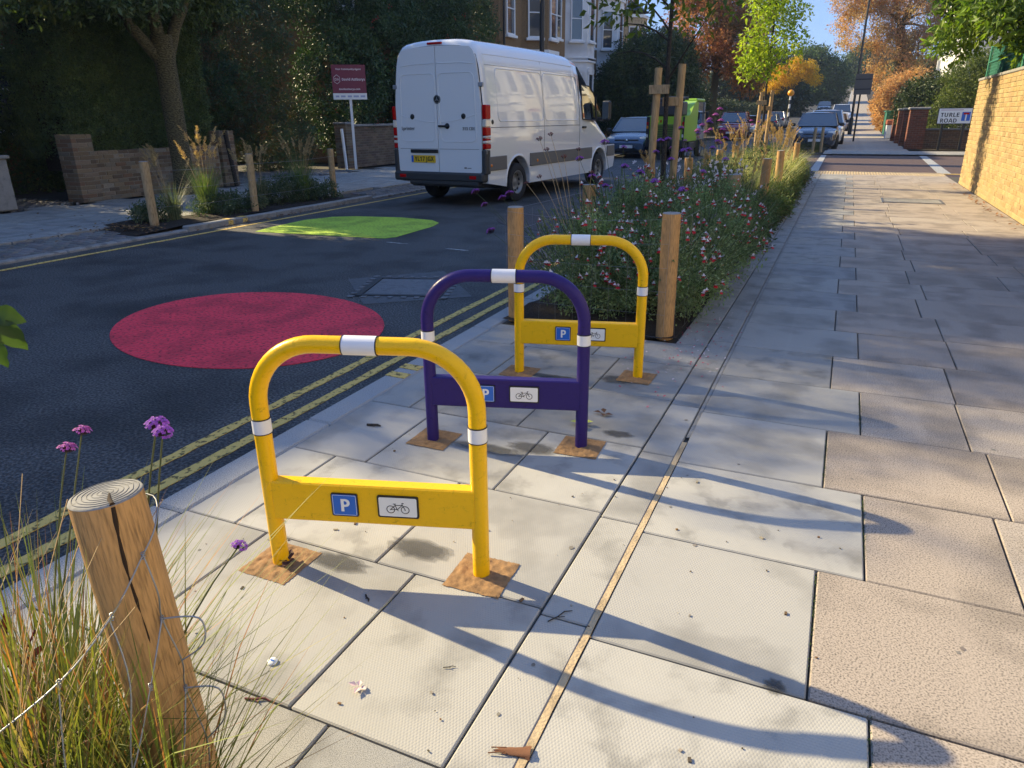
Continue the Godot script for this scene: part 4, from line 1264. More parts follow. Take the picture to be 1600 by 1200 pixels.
func build_ground() -> void:
	rg.seed = 11
	struct("ground", strip(-400, 400, 60, -900, -0.16, 20.0), M.bed)
	var road := struct("road", strip(-8.42, -2.29, 30, -500, -0.08, 6.0), M.asphalt)
	# painted lines and shapes on the road
	rough_line(road, "yellow_line", -2.52, 0.062, 4.0, -19.5, -0.0755, M.paint_yellow, 3)
	rough_line(road, "yellow_line", -2.71, 0.062, 4.0, -19.5, -0.0755, M.paint_yellow, 4)
	rough_line(road, "yellow_line", -8.12, 0.07, 2.0, -20.0, -0.0755, M.paint_yellow, 5)
	var el := PackedVector2Array()
	for k in 64:
		var a := TAU * k / 64
		var c := Vector2(cos(a) * 1.2, sin(a) * 0.94).rotated(0.35)
		el.append(Vector2(-4.07, -4.05) + c)
	painted(road, "painted_circle", el, M.paint_red, -0.075, "large crimson oval painted on the dark road")
	var gr := PackedVector2Array()
	for q in [[Vector2(-7.53, -7.85), Vector2(-5.6, -7.97), Vector2(-5.44, -8.0)], [Vector2(-5.36, -8.15), Vector2(-5.4, -9.2), Vector2(-5.5, -9.55)], [Vector2(-5.75, -9.78), Vector2(-6.4, -9.9), Vector2(-7.2, -9.75)], [Vector2(-7.5, -9.55), Vector2(-7.68, -9.1), Vector2(-7.62, -8.2)]]:
		for v2 in q: gr.append(v2)
	painted(road, "painted_block", gr, M.paint_green, -0.075, "lime green rounded block painted across the road")
	var pk := PackedVector2Array()
	for k in 40:
		var a := TAU * k / 40
		pk.append(Vector2(-3.75, -10.25) + Vector2(cos(a) * 1.25, sin(a) * 0.85).rotated(0.5))
	painted(road, "painted_circle", pk, M.patch, -0.075, "dull mauve oval painted on the road beside the flower bed")
	# chamber cover set in the road
	var cv := Mb.new(); cv.box(Vector3.ZERO, Vector3(0.66, 0.03, 0.64), 0.004)
	var cover := part(road, "chamber_cover", cv.done(), M.iron, Vector3(-3.6, -0.088, -5.62), 0.32)
	var fr := Mb.new()
	for s in [-1, 1]:
		fr.box(Vector3(s * 0.365, 0.013, 0), Vector3(0.05, 0.01, 0.80)); fr.box(Vector3(0, 0.0125, s * 0.355), Vector3(0.68, 0.01, 0.05))
	part(cover, "cover_frame", fr.done(), M.blackmetal)
	var tr := PackedVector2Array([Vector2(-4.35, -5.7), Vector2(-3.6, -4.9), Vector2(-2.86, -5.5), Vector2(-3.65, -6.4)])
	painted(road, "tarmac_patch", tr, mat(L(0.095, 0.098, 0.102), 0.7, {"tex": M.stain, "scale": 1.5, "bump": M.bumpn, "depth": 0.5}), -0.0765)
	cover.position.y = -0.086
	for s in [-1, 1]:
		for k in 8:
			var ed := Mb.new(); ed.box(Vector3.ZERO, Vector3(0.05, 0.008, 0.05), 0.002)
			part(cover, "edge_block", ed.done(), M.iron, Vector3(s * 0.43, 0.014, -0.42 + k * 0.12))
			part(cover, "edge_block", ed.done(), M.iron, Vector3(-0.42 + k * 0.12, 0.0145, s * 0.43))
	# faint white cross-road dashes
	for q in [[-5.25, -7.75], [-4.3, -7.6]]:
		rough_cross(road, q[0], q[1], 0.33)

	# near kerb: granite stones
	var kerb := struct("kerb", strip(-2.30, -2.14, 12, -19.9, -0.03, 4.0), M.bed)
	var z := 2.0
	while z > -19.5:
		var ln := 0.915
		var b := slab_mesh2(0.155, 0.13, ln - 0.006, 0.012)
		part(kerb, "kerb_stone", b, M.granite, Vector3(-2.222, rr(-0.001, 0.001), z - ln * 0.5))
		z -= ln
	for q in [[-2.222, 0.155, -3.27], [-2.222, 0.155, -3.42]]:
		var yl := PackedVector2Array([Vector2(q[0] - 0.068, q[2]), Vector2(q[0] + 0.066, q[2] + 0.01), Vector2(q[0] + 0.066, q[2] - 0.07), Vector2(q[0] - 0.068, q[2] - 0.075)])
		painted(kerb, "yellow_mark", yl, M.paint_yellow, 0.0045)
	# far kerb
	var fk := struct("kerb", strip(-8.56, -8.44, 12, -60, -0.06, 6.0), M.bed)
	z = -2.0
	while z > -34.0:
		var ln := 0.915
		var up := 0.0 if (z < -6.7 and z > -11.5) else -0.045
		part(fk, "kerb_stone", slab_mesh2(0.135, 0.16, ln - 0.008, 0.015), M.concrete, Vector3(-8.49, up + rr(-0.002, 0.002), z - ln * 0.5))
		z -= ln
	for q in [-8.3, -8.6]:
		var kf := Mb.new(); kf.box(Vector3.ZERO, Vector3(0.004, 0.075, 0.1), 0.001)
		part(fk, "yellow_mark", kf.done(), M.paint_yellow, Vector3(-8.4215, -0.052, q))
	for q in [-8.25, -8.55]:
		var yl := PackedVector2Array([Vector2(-8.55, q), Vector2(-8.43, q), Vector2(-8.43, q - 0.1), Vector2(-8.55, q - 0.1)])
		painted(fk, "yellow_mark", yl, M.paint_yellow, 0.0045)

	# near pavement: bed and slabs
	var pv := struct("pavement", strip(-2.145, 8.0, 12, -20.4, -0.014, 4.0), M.bed)
	for q in [[-1.675, -1.05, [-2.14, -1.74, -1.11, -0.66]], [-2.29, -1.675, [-2.14, -1.90, -1.27, -0.66]], [-2.905, -2.29, [-2.14, -1.745, -1.12, -0.66]], [-3.52, -2.905, [-2.14, -1.90, -1.285, -0.66]], [-4.11, -3.52, [-2.14, -1.745, -1.115, -0.66]], [-4.545, -4.11, [-2.14, -1.86, -1.295, -0.66]]]:
		for k in 3: slab(pv, q[2][k], q[2][k + 1], q[0], q[1], M.slab_pimple[rg.randi() % 3] if q[1] > -2.4 else M.slab[rg.randi() % 5])
	for q in [[-1.05, -0.72, [-2.14, -1.62, -0.98, -0.66]]]:
		for k in 3: slab(pv, q[2][k], q[2][k + 1], q[0], q[1], M.slab[rg.randi() % 5])
	for k in 4: slab(pv, -0.955, -0.66, -0.72 + k * 0.6, -0.12 + k * 0.6, M.slab[rg.randi() % 5])
	# strip beside the planter
	z = -4.545
	while z > -19.3:
		slab(pv, -0.86, -0.66, z - 0.6, z, M.slab[rg.randi() % 5]); z -= 0.6
	z = 1.4
	while z > -20.0:
		slab(pv, -0.6585, -0.505, z - 0.61, z, M.slab_pimple[rg.randi() % 3] if z > -3.0 else M.slab[rg.randi() % 5]); z -= 0.61
	# sandy mortar joint
	var mj := PackedVector2Array()
	var mr := PackedVector2Array()
	z = 1.2
	while z > -3.1:
		mj.append(Vector2(-0.5065 + rr(-0.0012, 0.001), z)); mr.append(Vector2(-0.4865 + rr(-0.001, 0.0012), z)); z -= 0.09
	mr.reverse(); mj.append_array(mr)
	painted(pv, "mortar_joint", mj, M.mortar, 0.0026)
	painted(pv, "mortar_joint", PackedVector2Array([Vector2(-0.5022, -3.1), Vector2(-0.4855, -3.1), Vector2(-0.4855, -20), Vector2(-0.5022, -20)]), M.concrete, -0.0025)
	# staggered grey course and the pink slabs next to it
	var row := 0
	z = 1.437
	while z > -20.0:
		var xe := 0.245 if row % 2 == 0 else 0.10
		var mm: Material = M.slab_pimple[rg.randi() % 3] if z > -3.2 else M.slab[rg.randi() % 5]
		slab(pv, -0.488, xe, z - 0.609, z, mm)
		var x := xe
		var first := true
		while x < 2.25:
			var w := (0.48 if row % 2 == 0 else 0.62) + rr(-0.05, 0.05) if first else (rr(0.72, 0.95))
			first = false
			var x1 := minf(x + w, 2.302)
			if 2.302 - x1 < 0.25: x1 = 2.302
			slab(pv, x, x1, z - 0.609, z, M.pink[rg.randi() % 4])
			x = x1
		z -= 0.609; row += 1
	# mortar squares where the stands are set
	for q in [[-1.566, -1.55, 3], [-0.905, -1.757, 4], [-1.582, -2.62, 5], [-0.922, -2.80, 6], [-1.585, -3.635, 7], [-0.925, -3.805, 8]]:
		mortar_patch(pv, q[0], q[1] + 0.005, 0.195, q[2])
	# inspection cover in the pink slabs
	var ic := Mb.new(); ic.box(Vector3.ZERO, Vector3(0.95, 0.012, 0.7), 0.003)
	var icp := part(pv, "inspection_cover", ic.done(), M.concrete, Vector3(1.15, 0.0, -14.3))
	ic = Mb.new()
	for s in [-1, 1]:
		ic.box(Vector3(s * 0.45, 0.0075, 0), Vector3(0.03, 0.004, 0.7)); ic.box(Vector3(0, 0.0075, s * 0.335), Vector3(0.87, 0.004, 0.03))
	part(icp, "cover_frame", ic.done(), M.iron)
	# tactile strip, side road table and the pavement beyond
	var tc := part(pv, "tactile_bed", strip(-0.66, 2.3, -20.2, -21.6, -0.003, 1.4), M.mortar)
	var bl := Mb.new(); bl.lathe([Vector2(0.017, 0), Vector2(0.013, 0.005), Vector2(0, 0.006)], Vector3.ZERO, Basis(), 7)
	var xf := []
	for j in 20:
		for k in 44: xf.append(Transform3D(Basis(), Vector3(-0.62 + k * 0.066, -0.002, -20.26 - j * 0.066)))
	many(tc, "tactile_blister", bl.done(), M.mortar, xf)
	var sr := struct("side_road", strip(-2.32, 40, -19.9, -31.3, -0.05, 2.0), M.asphalt_red)
	painted(sr, "yellow_line", PackedVector2Array([Vector2(-0.75, -21.75), Vector2(12, -21.75), Vector2(12, -21.95), Vector2(-0.75, -21.95)]), M.paint_yellow, -0.04)
	painted(sr, "flush_kerb", PackedVector2Array([Vector2(-0.85, -22.0), Vector2(-0.62, -22.0), Vector2(-0.66, -31), Vector2(-0.84, -31)]), M.granite, -0.035)
	painted(sr, "flush_kerb", PackedVector2Array([Vector2(2.25, -21.9), Vector2(2.55, -21.9), Vector2(2.72, -31), Vector2(2.48, -31)]), M.granite, -0.035)
	var fp := struct("pavement", strip(-2.25, 60, -31.2, -34.2, 0.0, 3.0), M.slab[1])
	struct("pavement", strip(-0.55, 2.35, -34.1, -400, -0.002, 6.0), M.pink[1])
	struct("pavement", strip(2.3, 60, -34.1, -400, -0.06, 6.0), M.soil)
	z = -31.4
	for j in 4:
		var x := -0.5 + (0.3 if j % 2 else 0.0)
		for k in 6: slab(fp, x + k * 0.9, x + k * 0.9 + 0.9, z - 0.6, z, M.slab[rg.randi() % 5], "paving_slab", 0.012).position.y = 0.012
		z -= 0.61
	struct("kerb", strip(-0.72, -0.55, -34.2, -200, -0.001, 6.0), M.granite)

	# far pavement
	var fpv := struct("pavement", strip(-19.0, -8.55, 14, -60, -0.05, 6.0), M.bed)
	z = -2.0
	var j := 0
	while z > -13.0:
		var x := -13.0 + (0.45 if j % 2 else 0.0)
		while x < -9.5:
			var x1 := minf(x + 0.9, -9.45)
			if x1 - x > 0.2: slab(fpv, x, x1, z - 0.6, z, M.slab[(rg.randi() % 3) + 2], "paving_slab", 0.012)
			x = x1
		z -= 0.61; j += 1
	while z > -31.0:
		var x := -13.2 + (0.45 if j % 2 else 0.0)
		while x < -9.3:
			var x1 := minf(x + 0.9, -9.25)
			if x1 - x > 0.2: slab(fpv, x, x1, z - 0.6, z, M.slab[rg.randi() % 3], "paving_slab", 0.014)
			x = x1
		z -= 0.61; j += 1
	# setts of the two crossovers, the drive and the ribbed path
	var sb := Mb.new(); sb.box(Vector3.ZERO, Vector3(0.1, 0.06, 0.19), 0.012)
	xf = []; var cc := []
	for q in [[-9.42, -8.57, -2.0, -6.8, -0.075, -0.045], [-9.2, -8.57, -12.4, -24.0, -0.075, -0.04], [-17.0, -13.25, -13.1, -18.2, -0.035, -0.035]]:
		var zz: float = q[2]
		var rowi := 0
		while zz > q[3]:
			var x: float = q[0] + (0.1 if rowi % 2 else 0.0)
			while x < q[1]:
				var t: float = (x - q[0]) / (q[1] - q[0])
				xf.append(Transform3D(Basis(Vector3.UP, PI * 0.5 + rr(-0.05, 0.05)) * Basis(Vector3.RIGHT, rr(-0.03, 0.03)), Vector3(x + 0.1, lerpf(q[5], q[4], t) + rr(-0.004, 0.004), zz - 0.05)))
				cc.append(jit(Color(0.20, 0.195, 0.19), 0.25))
				x += 0.2
			zz -= 0.108; rowi += 1
	many(fpv, "setts", sb.done(), M.brick_vc, xf, cc)
	xf = []; cc = []
	var tb := Mb.new(); tb.box(Vector3.ZERO, Vector3(0.055, 0.05, 0.3), 0.008)
	for a in 26:
		for c in 9:
			xf.append(Transform3D(Basis(Vector3.UP, 0.8), Vector3(-13.0 - a * 0.16 - (c % 2) * 0.05, -0.018, -7.95 - c * 0.15)))
			cc.append(jit(Color(0.16, 0.155, 0.15) if (a + c) % 2 else Color(0.28, 0.27, 0.26), 0.15))
	many(fpv, "path_tiles", tb.done(), M.brick_vc, xf, cc)

func rough_cross(p: Node3D, x: float, z: float, ln: float) -> void:
	painted(p, "worn_dash", PackedVector2Array([Vector2(x, z), Vector2(x + ln * 0.8, z + 0.03), Vector2(x + ln, z + 0.015), Vector2(x + 0.04, z - 0.015)]), M.paint_white, -0.0758)

func slab_mesh2(w: float, t: float, d: float, bev: float) -> ArrayMesh:
	var key := "k%d_%d_%d" % [int(w * 1000), int(t * 1000), int(d * 1000)]
	if not slab_cache.has(key):
		var b := Mb.new()
		b.box(Vector3(0, -t * 0.5, 0), Vector3(w, t, d), bev)
		slab_cache[key] = b.done()
	return slab_cache[key]

func build_left_side() -> void:
	rg.seed = 21
	# garden wall with its two piers
	var gw := thing("garden_wall", "low yellow stock brick garden wall below the clipped dark hedge", "wall", Vector3(-12.95, 0, -9.5))
	brick_run(gw, Vector3.ZERO, PI * 0.5, 3.1, 12, 0.25)
	var p1 := thing("gate_pier", "square brick gate pier at the near end of the hedge wall", "pier", Vector3(-12.98, 0, -9.30))
	brick_pier(p1, Vector3.ZERO, 0.42, 16, false)
	var p2 := thing("gate_pier", "weathered brick pier by the tall plumed grass and cobbled drive", "pier", Vector3(-13.0, 0, -12.85))
	brick_pier(p2, Vector3.ZERO, 0.42, 16, false)
	var p3 := thing("gate_pier", "pale stone-like gate pier cut by the photo's left edge", "pier", Vector3(-13.05, 0, -7.72))
	var b := Mb.new(); b.box(Vector3(0, 0.42, 0), Vector3(0.42, 0.84, 0.42), 0.02); b.box(Vector3(0, 0.87, 0), Vector3(0.5, 0.06, 0.5), 0.015)
	part(p3, "shaft", b.done(), M.concrete)
	var p4 := thing("gate_pier", "brick gate pier just behind the estate agent's post", "pier", Vector3(-13.9, 0, -18.7))
	brick_pier(p4, Vector3.ZERO, 0.42, 17, true)
	var gw2 := thing("garden_wall", "plain brick garden wall between the sign post and the van", "wall", Vector3(-13.9, 0, -19.0))
	brick_field(gw2, Vector3(0.1, 0, 0), Vector3(0, 0, -1), Vector3(1, 0, 0), 9.0, 16, [Color(0.21, 0.15, 0.1), Color(0.17, 0.12, 0.085), Color(0.25, 0.18, 0.12)])
	b = Mb.new(); b.box(Vector3(-0.01, 0.6, -4.5), Vector3(0.18, 1.19, 9.0))
	part(gw2, "mortar_core", b.done(), M.grout)
	b = Mb.new(); b.box(Vector3(0, 1.235, -4.5), Vector3(0.32, 0.07, 9.05), 0.015)
	part(gw2, "coping", b.done(), M.concrete)
	var pipe := Mb.new(); pipe.tube([Vector3(0, 0, 0), Vector3(-0.06, 1.15, 0)], 0.045, 10)
	single("marker_post", "short white post leaning beside the brick pier", "post", pipe.done(), M.window_white, Vector3(-13.6, 0, -18.25))
	var dk := Mb.new(); dk.tube([Vector3(0, 0, 0), Vector3(-0.1, 1.2, 0.03)], 0.05, 10)
	single("marker_post", "dark slanting pole against the weathered brick pier", "post", dk.done(), M.bark_dark, Vector3(-12.6, 0, -12.75))

	# hedges and shrubs
	var lf := clump(101, 46, 0.05, 0.026, 0.13)
	var big := clump(102, 26, 0.19, 0.055, 0.24)
	var feather := clump(103, 60, 0.12, 0.018, 0.22)
	var med := clump(104, 34, 0.10, 0.045, 0.2)
	var dense := clump(106, 120, 0.12, 0.06, 0.32)
	M.lf = lf; M.big = big; M.feather = feather; M.med = med
	var dark := [Color(0.10, 0.16, 0.065), Color(0.125, 0.185, 0.07), Color(0.085, 0.14, 0.07), Color(0.15, 0.205, 0.07)]
	var o := thing("hedge", "clipped dark green hedge rising behind the low brick wall", "hedge", Vector3(-13.15, 0, -9.6))
	boxcrown(o, "foliage", Vector3(-1.5, 0.85, -3.1), Vector3(0, 4.1, 0.1), 5200, lf, M.leaf_dark, dark, 0.10)
	b = Mb.new(); b.box(Vector3(-0.78, 2.2, -1.5), Vector3(1.1, 3.4, 2.8)); part(o, "branches", b.done(), M.bark_dark)
	o = thing("shrub", "dark broad-leaved shrub overhanging the tiled path at far left", "shrub", Vector3(-14.6, 0, -7.0))
	crown(o, "foliage", [[Vector3(0, 2.2, 0), Vector3(1.3, 2.0, 1.2)], [Vector3(0.3, 1.2, 0.3), Vector3(1.2, 1.0, 1.0)], [Vector3(-1.6, 2.3, -0.6), Vector3(1.4, 2.0, 1.0)]], 1500, big, M.leaf_dark, [Color(0.05, 0.09, 0.03), Color(0.085, 0.14, 0.04), Color(0.04, 0.08, 0.035)], 0.6)
	o = thing("shrub", "low dark bush at the back of the ribbed tile path", "shrub", Vector3(-16.7, 0, -10.4))
	crown(o, "foliage", [[Vector3(0.4, 1.5, 0), Vector3(0.8, 1.7, 1.1)], [Vector3(0.0, 1.7, 1.2), Vector3(0.9, 1.6, 1.0)], [Vector3(0.2, 1.2, -1.2), Vector3(0.9, 1.4, 1.0)]], 900, med, M.leaf_dark, dark, 0.6)
	o = thing("shrub", "tall feathery dark shrub filling the drive between hedge and sign", "shrub", Vector3(-16.5, 0, -15.0))
	crown(o, "foliage", [[Vector3(0, 2.0, 0), Vector3(1.5, 2.0, 2.0)], [Vector3(0.4, 3.4, -1.8), Vector3(1.5, 1.6, 1.6)], [Vector3(-0.4, 3.4, 1.2), Vector3(1.4, 1.5, 1.4)], [Vector3(0.8, 1.0, -2.6), Vector3(1.2, 1.2, 1.3)], [Vector3(1.2, 1.9, -0.4), Vector3(0.9, 1.0, 1.3)], [Vector3(-0.6, 4.6, -0.6), Vector3(1.6, 1.2, 2.2)]], 2600, feather, M.leaf_dark, [Color(0.045, 0.095, 0.06), Color(0.06, 0.12, 0.065), Color(0.075, 0.12, 0.035), Color(0.13, 0.08, 0.03)], 0.6)
	o = thing("shrub", "dense dark laurel shrub with red berries above the van's left", "shrub", Vector3(-14.9, 0, -21.5))
	crown(o, "foliage", [[Vector3(0, 2.4, 1.4), Vector3(1.3, 2.1, 1.7)], [Vector3(0.2, 3.6, -1.0), Vector3(1.5, 1.7, 2.0)], [Vector3(0.3, 3.8, -4.2), Vector3(1.4, 1.6, 2.0)], [Vector3(0.2, 1.9, -3.6), Vector3(1.3, 1.6, 2.4)], [Vector3(-0.4, 5.0, -0.6), Vector3(1.4, 1.2, 2.2)], [Vector3(0.1, 5.4, -4.2), Vector3(1.4, 1.5, 2.4)], [Vector3(0.2, 4.6, -7.0), Vector3(1.2, 2.0, 1.4)], [Vector3(-0.8, 5.6, 2.6), Vector3(1.4, 1.6, 1.8)]], 4400, med, M.leaf_dark, [Color(0.05, 0.095, 0.033), Color(0.07, 0.125, 0.035), Color(0.04, 0.08, 0.03)], 0.65)
	var berry := SphereMesh.new(); berry.radius = 0.02; berry.height = 0.04; berry.radial_segments = 6; berry.rings = 4
	var xf := []
	for k in 46:
		var c0: Vector3 = [Vector3(0.2, 3.6, -1.0), Vector3(0.3, 3.8, -4.2), Vector3(0, 2.4, 1.4)][k % 3]
		var d := rv(); d.x = absf(d.x)
		var q := c0 + d * Vector3(1.5, 1.7, 2.0)
		for m in 3: xf.append(Transform3D(Basis(), q + rv() * 0.06))
	many(o, "berries", berry, mat(L(0.28, 0.03, 0.015), 0.5), xf)

	# street tree in front of the wall
	o = thing("street_tree", "forked street tree with mossy trunk standing before the garden wall", "tree", Vector3(-12.25, 0, -11.0))
	var blobs := [[Vector3(-0.2, 5.2, 0.5), Vector3(2.4, 1.5, 2.2)], [Vector3(1.0, 4.6, -0.6), Vector3(1.7, 1.0, 1.4)], [Vector3(0.3, 4.3, 2.3), Vector3(1.9, 1.1, 1.6)], [Vector3(-1.6, 4.4, 1.4), Vector3(1.5, 1.1, 1.6)], [Vector3(0.2, 6.8, 0.6), Vector3(2.2, 1.6, 2.0)], [Vector3(0.9, 7.6, -0.2), Vector3(1.8, 1.4, 1.4)], [Vector3(0.3, 3.75, 1.2), Vector3(1.5, 0.45, 1.2)], [Vector3(-0.6, 3.8, -1.2), Vector3(1.3, 0.4, 1.2)], [Vector3(0.9, 3.55, 2.6), Vector3(1.0, 0.4, 0.9)]]
	var limbs := [[[Vector3(0, 2.4, 0), Vector3(-0.22, 3.05, 0.45), Vector3(-0.5, 4.3, 1.0), Vector3(-0.8, 6.0, 1.3)], 0.13, 0.04], [[Vector3(0, 2.4, 0), Vector3(0.12, 3.1, -0.25), Vector3(0.5, 4.4, -0.9), Vector3(0.8, 6.6, -1.6)], 0.14, 0.04], [[Vector3(0, 2.4, 0), Vector3(-0.05, 3.2, 0.05), Vector3(-0.2, 5.0, -0.2), Vector3(0, 7.4, -0.4)], 0.15, 0.04]]
	limbs.append_array(random_limbs(Vector3(0, 4.2, 0), blobs, 0.06))
	part(o, "trunk", trunk_mesh([Vector3(0.0, -0.1, 0.0), Vector3(0.0, 0.6, 0), Vector3(0.02, 1.4, 0.02), Vector3(0, 2.1, 0.0), Vector3(0, 2.6, 0.0), Vector3(0, 2.95, 0)], 0.19, 0.2, limbs), M.bark)
	crown(o, "low_branches", [[Vector3(0.3, 3.6, 1.2), Vector3(1.6, 0.5, 1.3)], [Vector3(-0.4, 3.75, -1.0), Vector3(1.4, 0.45, 1.3)], [Vector3(0.8, 3.4, 2.8), Vector3(1.2, 0.5, 1.1)], [Vector3(-0.6, 3.5, 4.2), Vector3(1.2, 0.6, 1.1)]], 420, med, M.leaf_dark, [Color(0.07, 0.11, 0.03), Color(0.09, 0.13, 0.035), Color(0.05, 0.085, 0.03)], 0.3)
	crown(o, "crown", blobs, 210, dense, M.leaf, [Color(0.05, 0.085, 0.022), Color(0.065, 0.10, 0.02), Color(0.04, 0.07, 0.025), Color(0.09, 0.11, 0.02)], 0.15, 0.8, 1.4)
	# taller garden tree behind
	o = thing("garden_tree", "taller leafy garden tree rising behind the far left shrub", "tree", Vector3(-15.8, 0, -5.9))
	blobs = [[Vector3(0.4, 7.3, -0.3), Vector3(2.4, 1.4, 2.45)], [Vector3(-0.6, 6.4, 0.4), Vector3(2.0, 1.4, 1.9)]]
	part(o, "trunk", trunk_mesh([Vector3(0, -0.1, 0), Vector3(0.05, 2, 0), Vector3(0, 4.6, -0.1), Vector3(0.2, 7, -0.4)], 0.2, 0.1, random_limbs(Vector3(0, 5, 0), blobs, 0.09, 3)), M.bark)
	crown(o, "crown", blobs, 1000, med, M.leaf, [Color(0.05, 0.085, 0.022), Color(0.06, 0.10, 0.02), Color(0.04, 0.07, 0.025)], 0.2)
	crown(o, "upper_crown", [[Vector3(0.8, 9.4, -2.2), Vector3(2.2, 1.4, 1.9)], [Vector3(1.0, 7.4, -2.8), Vector3(1.9, 1.5, 1.3)], [Vector3(0.6, 9.3, -3.4), Vector3(1.9, 1.5, 1.5)]], 120, dense, M.leaf, [Color(0.05, 0.085, 0.022), Color(0.06, 0.10, 0.02), Color(0.04, 0.07, 0.025)], 0.1, 0.8, 1.5)
	o = thing("garden_tree", "high thin-crowned garden tree behind the feathery drive shrub", "tree", Vector3(-18.3, 0, -10.0))
	blobs = [[Vector3(0.4, 8.4, -1.0), Vector3(2.0, 1.9, 1.7)], [Vector3(1.0, 10.2, -0.8), Vector3(1.9, 1.6, 1.7)], [Vector3(0.3, 7.0, -1.8), Vector3(1.7, 1.2, 1.3)], [Vector3(0.6, 11.2, -1.6), Vector3(1.5, 1.2, 1.4)]]
	part(o, "trunk", trunk_mesh([Vector3(0, -0.1, 0), Vector3(0.05, 2, 0), Vector3(0, 4.6, -0.1), Vector3(0.2, 8, -0.4)], 0.18, 0.08, random_limbs(Vector3(0, 5.5, 0), blobs, 0.08, 3)), M.bark)
	crown(o, "crown", blobs, 125, dense, M.leaf, [Color(0.05, 0.085, 0.022), Color(0.06, 0.10, 0.02), Color(0.04, 0.07, 0.025)], 0.1, 0.8, 1.5)

	# estate agent's board
	o = thing("agent_board", "maroon and white estate agent's board on a tall white post", "sign", Vector3(-13.4, 0, -18.45), 0.62)
	b = Mb.new(); b.box(Vector3(0, 1.42, 0), Vector3(0.075, 2.84, 0.04), 0.004); part(o, "post", b.done(), M.window_white)
	b = Mb.new(); b.box(Vector3(0, 2.50, 0.03), Vector3(0.96, 0.76, 0.012)); part(o, "panel", b.done(), mat(L(0.16, 0.012, 0.045), 0.45))
	b = Mb.new(); b.box(Vector3(0, 2.035, 0.03), Vector3(0.96, 0.17, 0.012)); part(o, "strip_panel", b.done(), M.white_sign)
	var pk := mat(L(0.75, 0.68, 0.7), 0.5)
	text(o, "lettering", "Your Community Agent", 0.046, pk, Transform3D(Basis(), Vector3(0, 2.76, 0.037)), "Droid Sans", true, 0.002)
	text(o, "lettering", "David Astburys", 0.066, pk, Transform3D(Basis(), Vector3(0.125, 2.49, 0.037)), "Droid Sans", true, 0.002)
	text(o, "lettering", "davidastburys.com", 0.048, pk, Transform3D(Basis(), Vector3(0, 2.23, 0.037)), "Droid Sans", true, 0.002)
	var faint := mat(L(0.36, 0.40, 0.56), 0.5)
	for q in [[-0.36, 0.1], [-0.2, 0.13], [-0.01, 0.12], [0.17, 0.15], [0.36, 0.13]]:
		b = Mb.new(); b.box(Vector3(q[0], 2.035, 0.0365), Vector3(q[1], 0.05, 0.002)); part(o, "lettering", b.done(), faint)
	b = Mb.new()
	var hx := []
	for k in 7: hx.append(Vector3(-0.34 + sin(TAU * k / 6) * 0.095, 2.49 + cos(TAU * k / 6) * 0.12, 0.038))
	b.tube(hx, 0.007, 4, false); part(o, "logo", b.done(), pk)
	text(o, "logo", "DA", 0.07, pk, Transform3D(Basis(), Vector3(-0.34, 2.49, 0.037)), "Droid Sans", false, 0.002)
	lamp_column("lamp_post", "tall black lamp post rising behind the white van's roof", Vector3(-9.1, 0, -22.7), 8.5, 0.085, M.blackmetal)

	# verge bed on the far side with three posts
	b = Mb.new()
	var rows := []
	for jz in 12:
		var row := []
		for k in 6:
			row.append(Vector3(-9.75 + k * 0.235, (-0.05 if jz == 0 else -0.01) + rr(-0.01, 0.03), -6.72 - jz * 0.445))
		rows.append(row)
	b.grid(rows, false)
	var bed := struct("planting_soil", b.done(), M.soil)
	bed.name = "soil"
	timber_post("timber_post", "round timber post at the near end of the verge bed opposite", Vector3(-8.98, 0, -7.4), 0.062, 0.88, "timber posts of the planted beds", M.timber_grey, Vector3(0, 0, 0.02), 31)
	timber_post("timber_post", "middle of three timber posts in the verge bed opposite", Vector3(-8.81, 0, -9.25), 0.058, 0.9, "timber posts of the planted beds", M.timber_grey, Vector3(0, 0, 0.01), 32)
	timber_post("timber_post", "timber post at the van end of the verge bed opposite", Vector3(-9.07, 0, -11.7), 0.058, 0.88, "timber posts of the planted beds", M.timber_grey, Vector3(0, 0, 0), 33)
	b = Mb.new()
	for h in [0.25, 0.5, 0.75]: b.tube([Vector3(-8.92, h, -7.4), Vector3(-8.8, h - 0.02, -8.3), Vector3(-8.75, h, -9.25), Vector3(-8.85, h - 0.02, -10.5), Vector3(-9.0, h, -11.7)], 0.0016, 4)
	single("wire_fence", "thin wire strands strung between the posts of the opposite bed", "fence", b.done(), M.wire)
	var gcols := [Color(0.14, 0.22, 0.06), Color(0.18, 0.25, 0.07), Color(0.10, 0.17, 0.06)]
	var t1 := tuft(201, 340, 0.8, 0.12, 0.009, gcols, 0.6)
	var t2 := tuft(202, 200, 0.6, 0.14, 0.007, [Color(0.14, 0.18, 0.10), Color(0.18, 0.20, 0.12), Color(0.10, 0.15, 0.08)], 0.9)
	var plm := plume_mesh(203, 0.22, 0.045, Color(0.64, 0.45, 0.22))
	var plm2 := plume_mesh(204, 0.16, 0.04, Color(0.42, 0.33, 0.20))
	M.plm = plm; M.plm2 = plm2; M.t1 = t1; M.t2 = t2
	grass_plant("plumed_grass", "tall grass with golden plumes catching the sun before the brick pier", Vector3(-9.3, 0, -8.75), t1, plm, 13, 0.98, 0.12)
	grass_plant("plumed_grass", "loose grey-green grass beside the first post of the opposite bed", Vector3(-9.25, 0, -8.0), t2, plm2, 9, 0.85, 0.14, "", 0.6)
	grass_plant("plumed_grass", "dry seed-headed grass behind the middle post opposite", Vector3(-9.3, 0, -9.9), t2, plm2, 12, 0.85, 0.16, "", 0.5)
